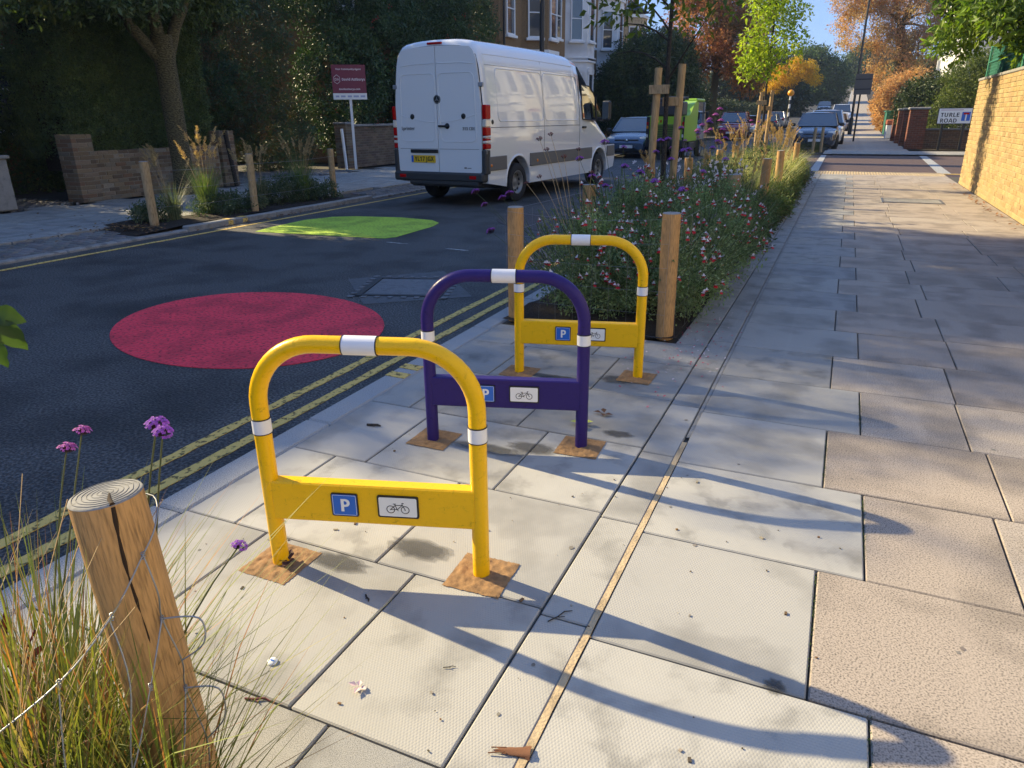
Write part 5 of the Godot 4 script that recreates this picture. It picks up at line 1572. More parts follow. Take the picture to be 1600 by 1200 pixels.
	grass_plant("plumed_grass", "tawny seed-headed grass next to the last post opposite", Vector3(-9.25, 0, -11.0), t1, plm2, 16, 0.92, 0.14, "", 0.5)
	var low := clump(205, 40, 0.045, 0.02, 0.1)
	o = thing("ground_cover", "low dark leafy plants covering the soil of the opposite bed", "ground cover")
	o.set_meta("kind", "stuff")
	crown(o, "foliage", [[Vector3(-9.2, 0.12, -9.0), Vector3(0.45, 0.16, 0.7)], [Vector3(-9.3, 0.15, -10.4), Vector3(0.4, 0.3, 0.6)], [Vector3(-9.2, 0.12, -11.3), Vector3(0.4, 0.18, 0.5)], [Vector3(-9.4, 0.12, -7.8), Vector3(0.3, 0.14, 0.4)]], 420, low, M.leaf, [Color(0.10, 0.14, 0.07), Color(0.14, 0.165, 0.09), Color(0.07, 0.11, 0.05)], 0.2)
	# fallen leaves by the kerb
	scatter_leaves("fallen_leaves", "brown fallen leaves gathered at the opposite kerb and bed", [[Vector3(-8.9, 0.012, -7.0), Vector3(0.6, 0, 0.35), 160], [Vector3(-8.3, -0.07, -9.3), Vector3(0.12, 0, 1.6), 60], [Vector3(-9.6, 0.008, -6.2), Vector3(0.8, 0, 1.6), 40], [Vector3(-10.8, 0.008, -5.8), Vector3(1.5, 0, 2.2), 24]], [Color(0.10, 0.05, 0.02), Color(0.16, 0.08, 0.03), Color(0.22, 0.12, 0.03)], 0.07)

func scatter_leaves(nm: String, label: String, areas: Array, cols: Array, size: float) -> void:
	var b := Mb.new()
	for q in areas:
		for k in q[2]:
			var p: Vector3 = q[0] + Vector3(rg.randfn(0, 0.5), 0, rg.randfn(0, 0.5)) * q[1]
			var a := rr(0, TAU)
			var d := Vector3(cos(a), rr(0.0, 0.25), sin(a)).normalized()
			b.col = jit(cols[rg.randi() % cols.size()], 0.25)
			leaf_into(b, p + Vector3(0, 0.004, 0), d, Vector3.UP, size * rr(0.6, 1.2), size * rr(0.4, 0.7), -0.1, 0.2)
	var o := single(nm, label, "leaves", b.done(), M.litter)
	o.set_meta("kind", "stuff")

func build_houses() -> void:
	rg.seed = 31
	terrace_house("brick_house", "brown brick house hidden behind the trees at far left", -17.0, 7.0, -8.9, 8.0, 7.2, 10.4, M.stock, M.stock, [[1.2, 1.9], [4.4, 1.7]], false)
	var h2 := terrace_house("brick_house", "brick house glimpsed above the dark drive shrub", -18.5, -10.6, -17.0, 8.5, 7.0, 9.8, M.stock, M.stock, [[1.2, 1.9], [4.3, 1.7]], false)
	var b := Mb.new(); b.box(Vector3(0.35, 3.6, -2.3), Vector3(0.68, 7.2, 1.5), 0.02)
	part(h2, "chimney_breast", b.done(), M.stock)
	terrace_house("brick_house", "brown brick house at the viewer's back on the opposite side", -17.0, 14.5, 7.2, 8.0, 7.2, 10.4, M.stock, M.stock, [[1.2, 1.9], [4.4, 1.7]], false)
	terrace_house("brick_house", "brick house with plain sash windows behind the laurel shrub", -16.0, -21.0, -28.6, 9.0, 8.2, 11.0, M.stock, M.stock, [[1.3, 2.0], [4.9, 2.0]], false)
	terrace_house("terraced_house", "brown brick terraced house with brick bay above the van's roof", -14.7, -31.6, -37.6, 9.0, 9.4, 12.2, M.stock, M.stock, [[1.6, 2.1], [4.95, 2.15], [8.0, 1.2]], true)
	terrace_house("terraced_house", "terraced house with tall white painted bay beside the black lamp post", -14.7, -37.7, -43.4, 9.0, 9.4, 12.2, M.stock, M.render_white, [[1.6, 2.1], [5.3, 2.15], [8.2, 1.1]], true)
	terrace_house("terraced_house", "terraced house with white bay under a red brick band", -14.7, -43.5, -49.0, 9.0, 9.4, 12.2, M.stock, M.render_white, [[1.6, 2.1], [5.3, 2.1], [8.2, 1.1]], true)
	terrace_house("terraced_house", "farthest terraced house with a slate-roofed stone bay", -14.7, -49.1, -55.0, 9.0, 9.4, 12.2, M.stock, M.mortar, [[1.6, 2.1], [5.0, 2.1], [8.2, 1.1]], true)
	# right side of the street beyond the side road
	for k in 7:
		var oh := terrace_house("pale_house", ["cream terraced house level with the near post, behind the yellow wall", "second cream terraced house behind the yellow wall", "cream terraced house behind the wall's far corner", "cream terraced house on the far corner of the side road", "last cream terraced house before the white house", "cream terraced house just behind the viewer on the right", "cream terraced house well behind the viewer on the right"][k], 9.5, 3.2, -3.2, 9.0, 8.6, 11.4, M.render_cream, M.render_white, [[1.4, 2.1], [5.0, 2.1]], true)
		oh.position = Vector3(9.0 if k in [3, 4] else 9.5, 0, [-1.0, -7.4, -13.8, -34.8, -41.0, 5.4, 11.8][k]); oh.rotation.y = PI
	terrace_house_flip("white_house", "white rendered house glimpsed between the trees on the right", 5.0, -44.5, -60.0)

func terrace_house_flip(nm: String, label: String, x: float, z0: float, z1: float) -> void:
	var o := thing(nm, label, "house", Vector3(x, 0, (z0 + z1) * 0.5))
	var w := absf(z1 - z0)
	var b := Mb.new(); b.box(Vector3(4.5, 4.5, 0), Vector3(9, 9, w)); part(o, "wall", b.done(), M.render_white)
	b = Mb.new(); b.box(Vector3(4.5, 9.2, 0), Vector3(9.6, 0.4, w + 0.6), 0.08); part(o, "roof", b.done(), M.slate)
	for k in 2:
		b = Mb.new(); b.box(Vector3(-0.06, 4.4, -w * 0.5 + 0.3 + k * (w - 0.6)), Vector3(0.2, 8.7, 0.5), 0.02); part(o, "pilaster", b.done(), M.render_white)
	for f in 2:
		for k in 5: window_unit(o, Vector3(-0.01, 1.2 + f * 3.6, -w * 0.5 + 2.2 + k * 2.1), -PI * 0.5, 1.0, 2.0, M.window_white, M.render_white)

func big_tree(nm: String, label: String, pos: Vector3, tp: Array, r0: float, r1: float, blobs: Array, count: int, mesh: Mesh, m: Material, cols: Array, shell := 0.45, bark: Material = null, smin := 0.7, smax := 1.3) -> Node3D:
	var o := thing(nm, label, "tree", pos)
	part(o, "trunk", trunk_mesh(tp, r0, r1, random_limbs(tp[tp.size() - 1], blobs, r1 * 0.7, 2)), bark if bark else M.bark)
	crown(o, "crown", blobs, count, mesh, m, cols, shell, smin, smax)
	return o

func build_far_trees() -> void:
	rg.seed = 41
	var c1 := clump(111, 40, 0.16, 0.07, 0.34)
	var c2 := clump(112, 44, 0.28, 0.10, 0.6)
	var c3 := clump(113, 40, 0.5, 0.2, 1.1)
	M.c1 = c1; M.c2 = c2; M.c3 = c3
	var o := thing("evergreen_shrub", "big rounded dark evergreen behind the sweeper in front of the bays", "shrub", Vector3(-11.3, 0, -45.5))
	crown(o, "foliage", [[Vector3(0, 3.2, 0), Vector3(2.9, 2.9, 3.0)], [Vector3(1.2, 2.2, 0.6), Vector3(2.2, 2.2, 2.2)], [Vector3(-1.6, 2.4, 1.0), Vector3(1.6, 2.2, 1.8)], [Vector3(0.8, 4.6, -0.5), Vector3(1.8, 1.6, 1.8)]], 2000, c1, M.leaf_dark, [Color(0.045, 0.075, 0.022), Color(0.07, 0.105, 0.028), Color(0.035, 0.06, 0.02), Color(0.10, 0.13, 0.035)], 0.7)
	part(o, "stem", trunk_mesh([Vector3(0, -0.1, 0), Vector3(0, 1.5, 0), Vector3(0.1, 3, 0)], 0.25, 0.1, []), M.bark_dark)
	big_tree("copper_tree", "copper-brown autumn tree in the middle of the left terrace", Vector3(-10.2, 0, -62), [Vector3(0, -0.2, 0), Vector3(0, 2.5, 0), Vector3(0.1, 5, 0)], 0.35, 0.24,
		[[Vector3(-1.2, 7.6, 0), Vector3(2.9, 2.8, 3)], [Vector3(1.8, 6.4, 0.6), Vector3(2.4, 2.3, 2.4)], [Vector3(1.5, 9.6, 0), Vector3(2.8, 2.4, 2.8)], [Vector3(-1.6, 10.8, 0), Vector3(2.6, 2.2, 2.6)], [Vector3(2.6, 4.6, 0.8), Vector3(1.7, 1.4, 1.6)], [Vector3(-2.2, 5.0, 0.5), Vector3(1.8, 1.5, 1.8)]], 850, c2, M.leaf_brown, [Color(0.48, 0.24, 0.09), Color(0.56, 0.29, 0.11), Color(0.36, 0.18, 0.08), Color(0.30, 0.22, 0.08)], 0.4)
	big_tree("brown_tree", "huge rust-brown chestnut tree right of the pavement behind the lamp post", Vector3(3.4, 0, -76), [Vector3(0, 0.0, 0), Vector3(0, 3, 0), Vector3(-0.2, 6, 0), Vector3(-0.6, 9, 0)], 0.5, 0.3,
		[[Vector3(-3.2, 8.8, 0), Vector3(3.0, 2.4, 2.6)], [Vector3(0.4, 9.2, 0), Vector3(3.0, 2.8, 3)], [Vector3(1.8, 6.2, 0.4), Vector3(2.2, 2.6, 2.2)], [Vector3(-0.8, 5.4, 0.5), Vector3(2.0, 2.0, 2)], [Vector3(-1.2, 12.0, 0), Vector3(3.6, 2.4, 3)], [Vector3(2.6, 11.0, 0), Vector3(2.4, 2.4, 2.4)], [Vector3(-4.4, 11.0, 0), Vector3(2.2, 1.6, 2.0)]], 1000, c2, M.leaf_brown, [Color(0.66, 0.47, 0.22), Color(0.72, 0.52, 0.24), Color(0.56, 0.38, 0.19), Color(0.56, 0.46, 0.19)], 0.6, null, 0.6, 1.0)
	o = thing("beech_hedge", "rusty brown hedge at the foot of the huge autumn tree", "hedge", Vector3(3.6, 0.2, -71.5))
	crown(o, "foliage", [[Vector3(-0.7, 2.2, 0), Vector3(1.4, 2.0, 1.4)], [Vector3(0.9, 2.5, -0.4), Vector3(1.7, 2.2, 1.6)], [Vector3(-0.2, 0.9, 0.4), Vector3(1.6, 1.2, 1.4)]], 900, c1, M.leaf_brown, [Color(0.66, 0.48, 0.22), Color(0.72, 0.52, 0.24), Color(0.56, 0.38, 0.18)], 0.6, 0.8, 1.4)
	big_tree("yellow_tree", "small bright yellow autumn tree above the orange beacon", Vector3(-6.6, 0.2, -92), [Vector3(0, 0, 0), Vector3(0, 2, 0), Vector3(0, 3.4, 0)], 0.15, 0.1,
		[[Vector3(-0.6, 5.0, 0), Vector3(1.6, 0.8, 1.4)], [Vector3(1.5, 5.9, 0), Vector3(1.2, 0.9, 1.2)], [Vector3(-2.2, 4.2, 0), Vector3(1.2, 0.6, 1.0)], [Vector3(0.2, 6.5, 0), Vector3(0.9, 0.8, 1.0)], [Vector3(2.3, 4.9, 0), Vector3(0.8, 0.5, 0.8)], [Vector3(-1.4, 5.9, 0), Vector3(0.8, 0.6, 0.8)]], 300, c1, M.leaf_bright, [Color(0.80, 0.46, 0.015), Color(0.85, 0.55, 0.03), Color(0.65, 0.40, 0.03)], 0.2)
	big_tree("green_tree", "dark rounded green tree at the far bend of the street", Vector3(-6.5, 3.0, -140), [Vector3(0, -1, 0), Vector3(0, 2, 0), Vector3(0, 4, 0)], 0.5, 0.3,
		[[Vector3(-1.0, 5.5, 0), Vector3(4.0, 3.6, 4)], [Vector3(2.4, 4.0, 1), Vector3(2.8, 3.0, 3)], [Vector3(-3.4, 3.2, 1), Vector3(3, 3, 3)], [Vector3(0.6, 1.4, 2), Vector3(4.2, 2.2, 3)]], 1000, c3, M.leaf, [Color(0.08, 0.13, 0.05), Color(0.10, 0.16, 0.055), Color(0.06, 0.095, 0.04)], 0.5)
	big_tree("green_tree", "pale hazy green tree closing the far end of the street", Vector3(2.0, 7.0, -200), [Vector3(0, -1, 0), Vector3(0, 2, 0), Vector3(0, 4, 0)], 0.6, 0.4,
		[[Vector3(0, 5.0, 0), Vector3(5.0, 4.5, 4)], [Vector3(6, 3.5, 0), Vector3(4, 4, 4)]], 800, c3, M.leaf, [Color(0.08, 0.12, 0.045), Color(0.10, 0.14, 0.05)], 0.6, null, 1.0, 1.6)
	big_tree("green_tree", "dark green tree behind the beacon and parked red car", Vector3(-11.5, 0.4, -105), [Vector3(0, -1, 0), Vector3(0, 2, 0), Vector3(0, 4, 0)], 0.5, 0.3,
		[[Vector3(0, 5.0, 0), Vector3(4.2, 4.0, 4)], [Vector3(3.0, 2.6, 1), Vector3(3.0, 2.6, 3)], [Vector3(-4, 3.6, 0), Vector3(4, 3.6, 3)]], 900, c3, M.leaf_dark, [Color(0.03, 0.05, 0.02), Color(0.045, 0.07, 0.025), Color(0.06, 0.06, 0.02)], 0.6)
	o = thing("hedge", "dark hedge along the left pavement behind the parked cars", "hedge", Vector3(-10.6, 0, -62))
	boxcrown(o, "foliage", Vector3(-1.5, 0, -40), Vector3(0, 2.6, 4), 1800, c1, M.leaf_dark, [Color(0.03, 0.05, 0.018), Color(0.045, 0.07, 0.022)], 0.2)
	o = thing("hedge", "far row of low trees along the right side of the street", "hedge", Vector3(4.5, 2.0, -120))
	boxcrown(o, "foliage", Vector3(0, -2, -60), Vector3(4, 5.5, 18), 900, c3, M.leaf, [Color(0.07, 0.11, 0.03), Color(0.10, 0.12, 0.04)], 0.2)
	# wooden fence panels by the red car
	for k in 3:
		o = thing("fence_panel", ["pale wooden fence panel nearest the green sweeper", "middle pale wooden fence panel beside the red car", "pale wooden fence panel touching the red car"][k], "fence", Vector3(-9.3, 0, -49.0 - k * 2.1))
		for j in 9:
			var b := Mb.new(); b.box(Vector3(rr(-0.01, 0.01), 0.85, -j * 0.22), Vector3(0.03, 1.7 + rr(-0.03, 0.03), 0.2), 0.005); part(o, "board", b.done(), M.stake)
	# belisha beacon
	o = thing("crossing_beacon", "orange globe beacon on a black and white striped pole", "beacon", Vector3(-5.9, rise(-83), -83))
	for k in 7:
		var b := Mb.new(); b.tube([Vector3(0, k * 0.4, 0), Vector3(0, k * 0.4 + 0.4, 0)], 0.09, 10); part(o, "pole_band", b.done(), M.blackmetal if k % 2 else M.window_white)
	var sp := SphereMesh.new(); sp.radius = 0.32; sp.height = 0.64; sp.radial_segments = 20; sp.rings = 12
	part(o, "globe", sp, mat(L(0.85, 0.33, 0.0), 0.3), Vector3(0, 3.05, 0))

func build_right_side() -> void:
	rg.seed = 51
	# sunlit yellow brick wall
	var w := thing("boundary_wall", "tall pale yellow brick wall catching the sun along the right pavement", "wall", Vector3(2.3, 0, -18.3))
	brick_field(w, Vector3.ZERO, Vector3(0, 0, 1), Vector3(-1, 0, 0), 13.0, 27, [Color(0.53, 0.37, 0.17), Color(0.50, 0.345, 0.155), Color(0.56, 0.40, 0.19), Color(0.46, 0.31, 0.14), Color(0.52, 0.36, 0.165), Color(0.545, 0.385, 0.18)], 0.1)
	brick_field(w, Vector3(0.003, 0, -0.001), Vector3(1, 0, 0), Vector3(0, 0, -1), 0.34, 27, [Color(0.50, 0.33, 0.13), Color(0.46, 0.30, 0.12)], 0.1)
	var b := Mb.new(); b.box(Vector3(0.178, 1.008, 6.56), Vector3(0.335, 2.02, 12.9)); part(w, "mortar_core", b.done(), M.grout_pale)
	b = Mb.new(); b.box(Vector3(0.17, 2.05, 6.5), Vector3(0.38, 0.05, 13.06), 0.01); part(w, "coping", b.done(), M.concrete)
	# green mesh fence on the wall
	var f := thing("mesh_fence", "green wire mesh fence standing on top of the yellow wall", "fence", Vector3(2.45, 2.075, -18.6))
	var gm := mat(L(0.03, 0.19, 0.13), 0.5)
	for k in 8:
		b = Mb.new(); b.tube([Vector3(0, 0, k * 1.8), Vector3(0, 0.62, k * 1.8)], 0.022, 8); part(f, "fence_post", b.done(), gm)
	for h in [0.31, 0.60]:
		b = Mb.new(); b.tube([Vector3(0, h, 0), Vector3(0, h, 12.6)], 0.012, 6); part(f, "rail", b.done(), gm)
	b = Mb.new()
	for k in 84: b.tube([Vector3(0.0, 0, k * 0.15), Vector3(0.0, 0.6, k * 0.15)], 0.005, 3, false)
	for k in 10: b.tube([Vector3(0.0, 0.03 + k * 0.06, 0), Vector3(0.0, 0.03 + k * 0.06, 12.6)], 0.004, 3, false)
	part(f, "wire_mesh", b.done(), gm).set_meta("kind", "stuff")
	# debris netting tied to the fence
	b = Mb.new(); b.box(Vector3(0.035, 0.3, 6.3), Vector3(0.006, 0.58, 12.5)); part(f, "green_screen", b.done(), mat(L(0.02, 0.14, 0.10), 0.8))
	# leafy tree leaning over the wall
	var lw := clump(121, 30, 0.13, 0.06, 0.22)
	var o := thing("overhanging_tree", "bright green tree hanging over the yellow wall at top right", "tree", Vector3(4.6, 0, -16.4))
	var blobs := [[Vector3(-2.6, 2.95, 0.8), Vector3(0.7, 0.34, 0.9)], [Vector3(-2.2, 3.5, 0.2), Vector3(1.1, 0.5, 1.3)], [Vector3(-1.5, 2.75, 2.0), Vector3(0.7, 0.4, 1.0)], [Vector3(-0.8, 3.6, 0.4), Vector3(1.3, 0.8, 1.4)], [Vector3(-3.1, 3.4, 0.6), Vector3(0.6, 0.3, 0.7)], [Vector3(-1.6, 4.4, 0.4), Vector3(1.6, 0.9, 1.6)], [Vector3(-2.9, 2.75, -0.6), Vector3(0.5, 0.3, 0.6)], [Vector3(-1.9, 2.55, 1.2), Vector3(0.5, 0.28, 0.6)], [Vector3(-2.4, 3.1, 2.0), Vector3(0.7, 0.4, 0.9)]]
	part(o, "trunk", trunk_mesh([Vector3(0, -0.1, 0), Vector3(-0.1, 1.6, 0.1), Vector3(-0.3, 2.6, 0.2), Vector3(-0.5, 3.4, 0.3)], 0.2, 0.1, random_limbs(Vector3(-0.4, 2.9, 0.3), blobs, 0.09, 3)), M.bark_dark)
	crown(o, "crown", blobs, 760, lw, M.leaf_bright, [Color(0.20, 0.32, 0.03), Color(0.28, 0.40, 0.04), Color(0.13, 0.23, 0.03), Color(0.10, 0.17, 0.03)], 0.2)
	# shrub behind the street name plate
	o = thing("shrub", "sunlit yellow-green shrub behind the street name plate", "shrub", Vector3(4.4, 0, -38.2))
	crown(o, "foliage", [[Vector3(0, 2.5, 0), Vector3(1.2, 1.2, 1.1)], [Vector3(-0.4, 1.2, 0.4), Vector3(1.4, 1.0, 0.9)], [Vector3(0.9, 3.2, -0.4), Vector3(1.1, 1.1, 1.0)], [Vector3(1.6, 1.4, 0.2), Vector3(1.3, 1.2, 0.9)]], 800, M.med, M.leaf, [Color(0.14, 0.18, 0.04), Color(0.18, 0.22, 0.05), Color(0.08, 0.12, 0.03)], 0.5)
	o = thing("shrub", "deep green shrub between the brick piers and the white house", "shrub", Vector3(4.6, 0, -45.0))
	crown(o, "foliage", [[Vector3(-1.0, 1.8, 0), Vector3(1.5, 1.5, 1.4)], [Vector3(0.8, 2.1, 0), Vector3(1.5, 1.5, 1.4)]], 620, M.c1, M.leaf_dark, [Color(0.035, 0.06, 0.018), Color(0.05, 0.08, 0.02)], 0.6)
	# red brick piers along the pavement
	var rc := [Color(0.24, 0.075, 0.04), Color(0.29, 0.095, 0.05), Color(0.20, 0.065, 0.04)]
	var lab := ["nearest red brick gate pier beside the street name plate", "second red brick pier along the far pavement", "third red brick pier along the far pavement", "last red brick pier next to the green skip"]
	for k in 4:
		o = thing("brick_pier", lab[k], "pier", Vector3(2.62 - 0.03 * k, 0.0, -36.6 - k * 3.6))
		for a in 4:
			var n := Vector3(0, 0, 1).rotated(Vector3.UP, PI * 0.5 * a)
			var ax := n.rotated(Vector3.UP, PI * 0.5)
			brick_field(o, n * 0.34 - ax * 0.34, ax, n, 0.68, 21, rc, 0.08)
		b = Mb.new(); b.box(Vector3(0, 0.79, 0), Vector3(0.655, 1.58, 0.655)); part(o, "mortar_core", b.done(), M.grout)
		b = Mb.new(); b.box(Vector3(0, 1.63, 0), Vector3(0.82, 0.1, 0.82), 0.03); part(o, "capstone", b.done(), M.concrete)
	o = thing("garden_wall", "low dark brick wall under the street name plate", "wall", Vector3(2.97, 0, -36.5))
	brick_field(o, Vector3.ZERO, Vector3(1, 0, 0), Vector3(0, 0, 1), 8.0, 10, [Color(0.16, 0.085, 0.05), Color(0.2, 0.11, 0.06), Color(0.12, 0.07, 0.045)], 0.1)
	b = Mb.new(); b.box(Vector3(4.0, 0.375, -0.12), Vector3(8.0, 0.75, 0.22)); part(o, "mortar_core", b.done(), M.grout)
	b = Mb.new(); b.box(Vector3(4.0, 0.79, -0.11), Vector3(8.02, 0.07, 0.3), 0.02); part(o, "coping", b.done(), M.iron)
	o = thing("garden_railing", "black iron railing on the dark brick wall", "railing", Vector3(2.97, 0.825, -36.6))
	for k in 28:
		b = Mb.new(); b.tube([Vector3(0.15 + k * 0.28, 0, 0), Vector3(0.15 + k * 0.28, 0.55, 0)], 0.012, 5); part(o, "baluster", b.done(), M.blackmetal)
	b = Mb.new(); b.tube([Vector3(0, 0.5, 0), Vector3(8, 0.5, 0)], 0.016, 5); part(o, "rail", b.done(), M.blackmetal)
	# street name plate
	o = thing("street_sign", "white street name plate reading TURLE ROAD on two dark legs", "sign", Vector3(3.86, 0, -35.6), 0.02)
	for s in [-1, 1]:
		b = Mb.new(); b.box(Vector3(s * 0.38, 0.72, -0.03), Vector3(0.09, 1.45, 0.07), 0.005); part(o, "leg", b.done(), M.blackmetal)
	b = Mb.new(); b.box(Vector3(0, 1.32, 0.0), Vector3(1.22, 0.62, 0.02)); part(o, "plate", b.done(), M.black)
	b = Mb.new(); b.box(Vector3(0, 1.32, 0.012), Vector3(1.17, 0.57, 0.006)); var pf := part(o, "plate_face", b.done(), M.white_sign)
	text(pf, "lettering", "TURLE", 0.155, M.black, Transform3D(Basis(), Vector3(-0.17, 1.36, 0.0165)), "Droid Sans", true, 0.003, 1.06)
	text(pf, "lettering", "ROAD", 0.155, M.black, Transform3D(Basis(), Vector3(-0.20, 1.14, 0.0165)), "Droid Sans", true, 0.003, 1.06)
	b = Mb.new(); b.box(Vector3(-0.12, 1.55, 0.0155), Vector3(0.8, 0.03, 0.003)); part(pf, "small_print", b.done(), mat(L(0.5, 0.36, 0.42), 0.5))
	b = Mb.new(); b.box(Vector3(0.40, 1.30, 0.017), Vector3(0.30, 0.34, 0.004)); part(pf, "dead_end_panel", b.done(), M.blue_sign)
	b = Mb.new(); b.box(Vector3(0.40, 1.26, 0.021), Vector3(0.05, 0.24, 0.004)); part(pf, "dead_end_stem", b.done(), M.white_sign)
	b = Mb.new(); b.box(Vector3(0.40, 1.405, 0.021), Vector3(0.2, 0.07, 0.004)); part(pf, "dead_end_bar", b.done(), M.lamp_red)
	# skip, boxed planter
	o = thing("skip", "dark green skip with yellow hazard label at the pavement edge", "skip", Vector3(2.9, 0.05, -56.5))
	b = Mb.new()
	b.prism(PackedVector2Array([Vector2(-1.4, 0.1), Vector2(1.4, 0.1), Vector2(1.9, 1.5), Vector2(-1.9, 1.5)]), 1.6, Transform3D(Basis(Vector3(0, 0, 1), Vector3.UP, Vector3(-1, 0, 0)), Vector3(0.8, 0, 0)))
	part(o, "tub", b.done(), mat(L(0.02, 0.12, 0.07), 0.5))
	b = Mb.new(); b.box(Vector3(0, 1.54, 0), Vector3(1.75, 0.08, 3.9), 0.02); part(o, "rim", b.done(), mat(L(0.03, 0.16, 0.1), 0.5))
	for k in 3:
		b = Mb.new(); b.box(Vector3(-0.4, 0.42 + k * 0.2, 1.62 + k * 0.055), Vector3(0.6, 0.1, 0.02)); part(o, "hazard_label", b.done(), M.plate_yellow)
	o = thing("planter_box", "white box with terracotta top beside the last brick pier", "box", Vector3(2.4, 0, -51.8))
	b = Mb.new(); b.box(Vector3(0, 0.4, 0), Vector3(0.7, 0.8, 1.4), 0.03); part(o, "box_side", b.done(), M.render_white)
	b = Mb.new(); b.box(Vector3(0, 0.95, 0), Vector3(0.78, 0.3, 1.5), 0.05); part(o, "box_lid", b.done(), mat(L(0.36, 0.1, 0.05), 0.8))
	# lamp post and sign pole
	lamp_column("lamp_post", "tall black lamp post on the far pavement left of the brown tree", Vector3(0.07, 0, -62), 11.0, 0.09, M.blackmetal)
	o = thing("sign_pole", "short black pole carrying the back of a square grey sign", "sign", Vector3(0.3, 0, -46.1))
	b = Mb.new(); b.tube([Vector3(0, 0, 0), Vector3(0, 3.45, 0)], 0.05, 10); part(o, "pole", b.done(), M.blackmetal)
	b = Mb.new(); b.box(Vector3(0.08, 2.95, 0.07), Vector3(0.85, 1.05, 0.02), 0.004); part(o, "sign_back", b.done(), mat(L(0.10, 0.09, 0.085), 0.6))
	b = Mb.new(); b.box(Vector3(0.08, 3.2, 0.085), Vector3(0.8, 0.05, 0.012)); b.box(Vector3(0.08, 2.7, 0.085), Vector3(0.8, 0.05, 0.012)); part(o, "brace", b.done(), M.blackmetal)
	scatter_leaves("fallen_leaves", "brown fallen leaves along the foot of the yellow wall", [[Vector3(2.15, 0.004, -14.5), Vector3(0.12, 0, 3.5), 70]], [Color(0.22, 0.08, 0.03), Color(0.28, 0.13, 0.04)], 0.07)

func build_vehicles() -> void:
	rg.seed = 61
	van(Vector3(-6.57, -0.077, -12.87), -0.085)
	sweeper(Vector3(-6.0, -0.077, -28.6), -0.05)
	var blue := mat(L(0.02, 0.028, 0.05), 0.22, {"coat": 1.0, "metal": 0.2})
	var silverblue := mat(L(0.045, 0.075, 0.13), 0.25, {"coat": 1.0, "metal": 0.4})
	var red := mat(L(0.20, 0.012, 0.02), 0.25, {"coat": 1.0})
	var silver := mat(L(0.35, 0.36, 0.37), 0.28, {"coat": 1.0, "metal": 0.5})
	var white := mat(L(0.7, 0.7, 0.7), 0.25, {"coat": 1.0})
	var black := mat(L(0.012, 0.013, 0.015), 0.22, {"coat": 1.0})
	car("parked_car", "blue-grey hatchback parked just ahead of the white van", Vector3(-7.75, -0.077, -29.8), 0.05, silverblue, 4.2, 1.78, 1.5)
	car("parked_car", "dark navy car parked nose towards us beside the far pavement", Vector3(-1.32, -0.077, -37.4), 0.0, blue, 4.5, 1.82, 1.62)
	car("parked_car", "white car parked directly behind the dark navy car", Vector3(-1.15, -0.077, -43.2), 0.0, white, 4.4, 1.85, 1.75)
	car("parked_car", "dark red people carrier parked by the pale fence panels", Vector3(-6.9, -0.077, -51), 0.04, red, 4.3, 1.78, 1.75, "parked cars along the street", 0.7)
	car("parked_car", "silver car parked behind the dark red people carrier", Vector3(-7.1, -0.06, -60), 0.03, silver, 4.3, 1.75, 1.5)
	car("parked_car", "black estate car seen past the second tree's stakes", Vector3(-6.4, 0.05, -69), PI, black, 4.4, 1.78, 1.5)
	car("parked_car", "pale silver hatchback left of the orange beacon", Vector3(-6.3, 0.25, -75), PI, silver, 4.1, 1.75, 1.5)
	car("parked_car", "grey car beyond the white car on the right kerb", Vector3(-1.0, rise(-72) - 0.077, -72), 0.0, silver, 4.3, 1.78, 1.5)
	car("parked_car", "farthest white van-like car near the sign pole", Vector3(-0.9, rise(-84) - 0.077, -84), 0.0, white, 4.6, 1.9, 2.0, "parked cars along the street", 1.0)
	car("parked_car", "dark car far up the rising street", Vector3(-3.4, rise(-110) - 0.077, -110), 0.0, black, 4.3, 1.78, 1.5)

func build_hoops() -> void:
	bike_hoop("bike_stand", "yellow bike stand nearest the camera beside the cut timber post", Vector3(-1.237, 0, -1.652), 0.303, M.hoop_yellow, "bike stands on the pavement", Color.BLACK)
	bike_hoop("bike_stand", "purple bike stand between the two yellow ones", Vector3(-1.253, 0, -2.708), 0.295, M.hoop_purple, "bike stands on the pavement", Color.BLACK)
	bike_hoop("bike_stand", "yellow bike stand against the wire front of the flower bed", Vector3(-1.255, 0, -3.721), 0.255, M.hoop_yellow, "bike stands on the pavement", Color.BLACK)

func flower_mesh() -> ArrayMesh:
	rg.seed = 301
	var b := Mb.new()
	b.col = Color(0.30, 0.02, 0.03)
	b.tube([Vector3(0, 0, 0), Vector3(0.004, 0.006, 0)], [0.0018, 0.003], 5, false)
	b.col = Color(0.75, 0.70, 0.70)
	leaf_into(b, Vector3(0.004, 0.006, 0), Vector3(0.6, 0.75, 0), Vector3(-0.6, 0.6, 0), 0.017, 0.012, -0.2)
	for s in [-1, 1]: leaf_into(b, Vector3(0.004, 0.005, 0), Vector3(0.6, 0.3, s * 0.75).normalized(), Vector3.UP, 0.016, 0.012, 0.0)
	b.col = Color(0.72, 0.03, 0.05)
	for s in [-1, 0, 1]: leaf_into(b, Vector3(0.006, 0.004, 0), Vector3(0.9, -0.45, s * 0.6).normalized(), Vector3.UP, 0.016, 0.012, 0.15)
	return b.done()

func gaura_mesh() -> ArrayMesh:
	var b := Mb.new()
	b.col = Color(0.74, 0.74, 0.76)
	for k in 4:
		var a := -0.5 + k * 0.95
		leaf_into(b, Vector3.ZERO, Vector3(0.25, sin(a), cos(a)).normalized(), Vector3.RIGHT, 0.022, 0.014, 0.0)
	return b.done()

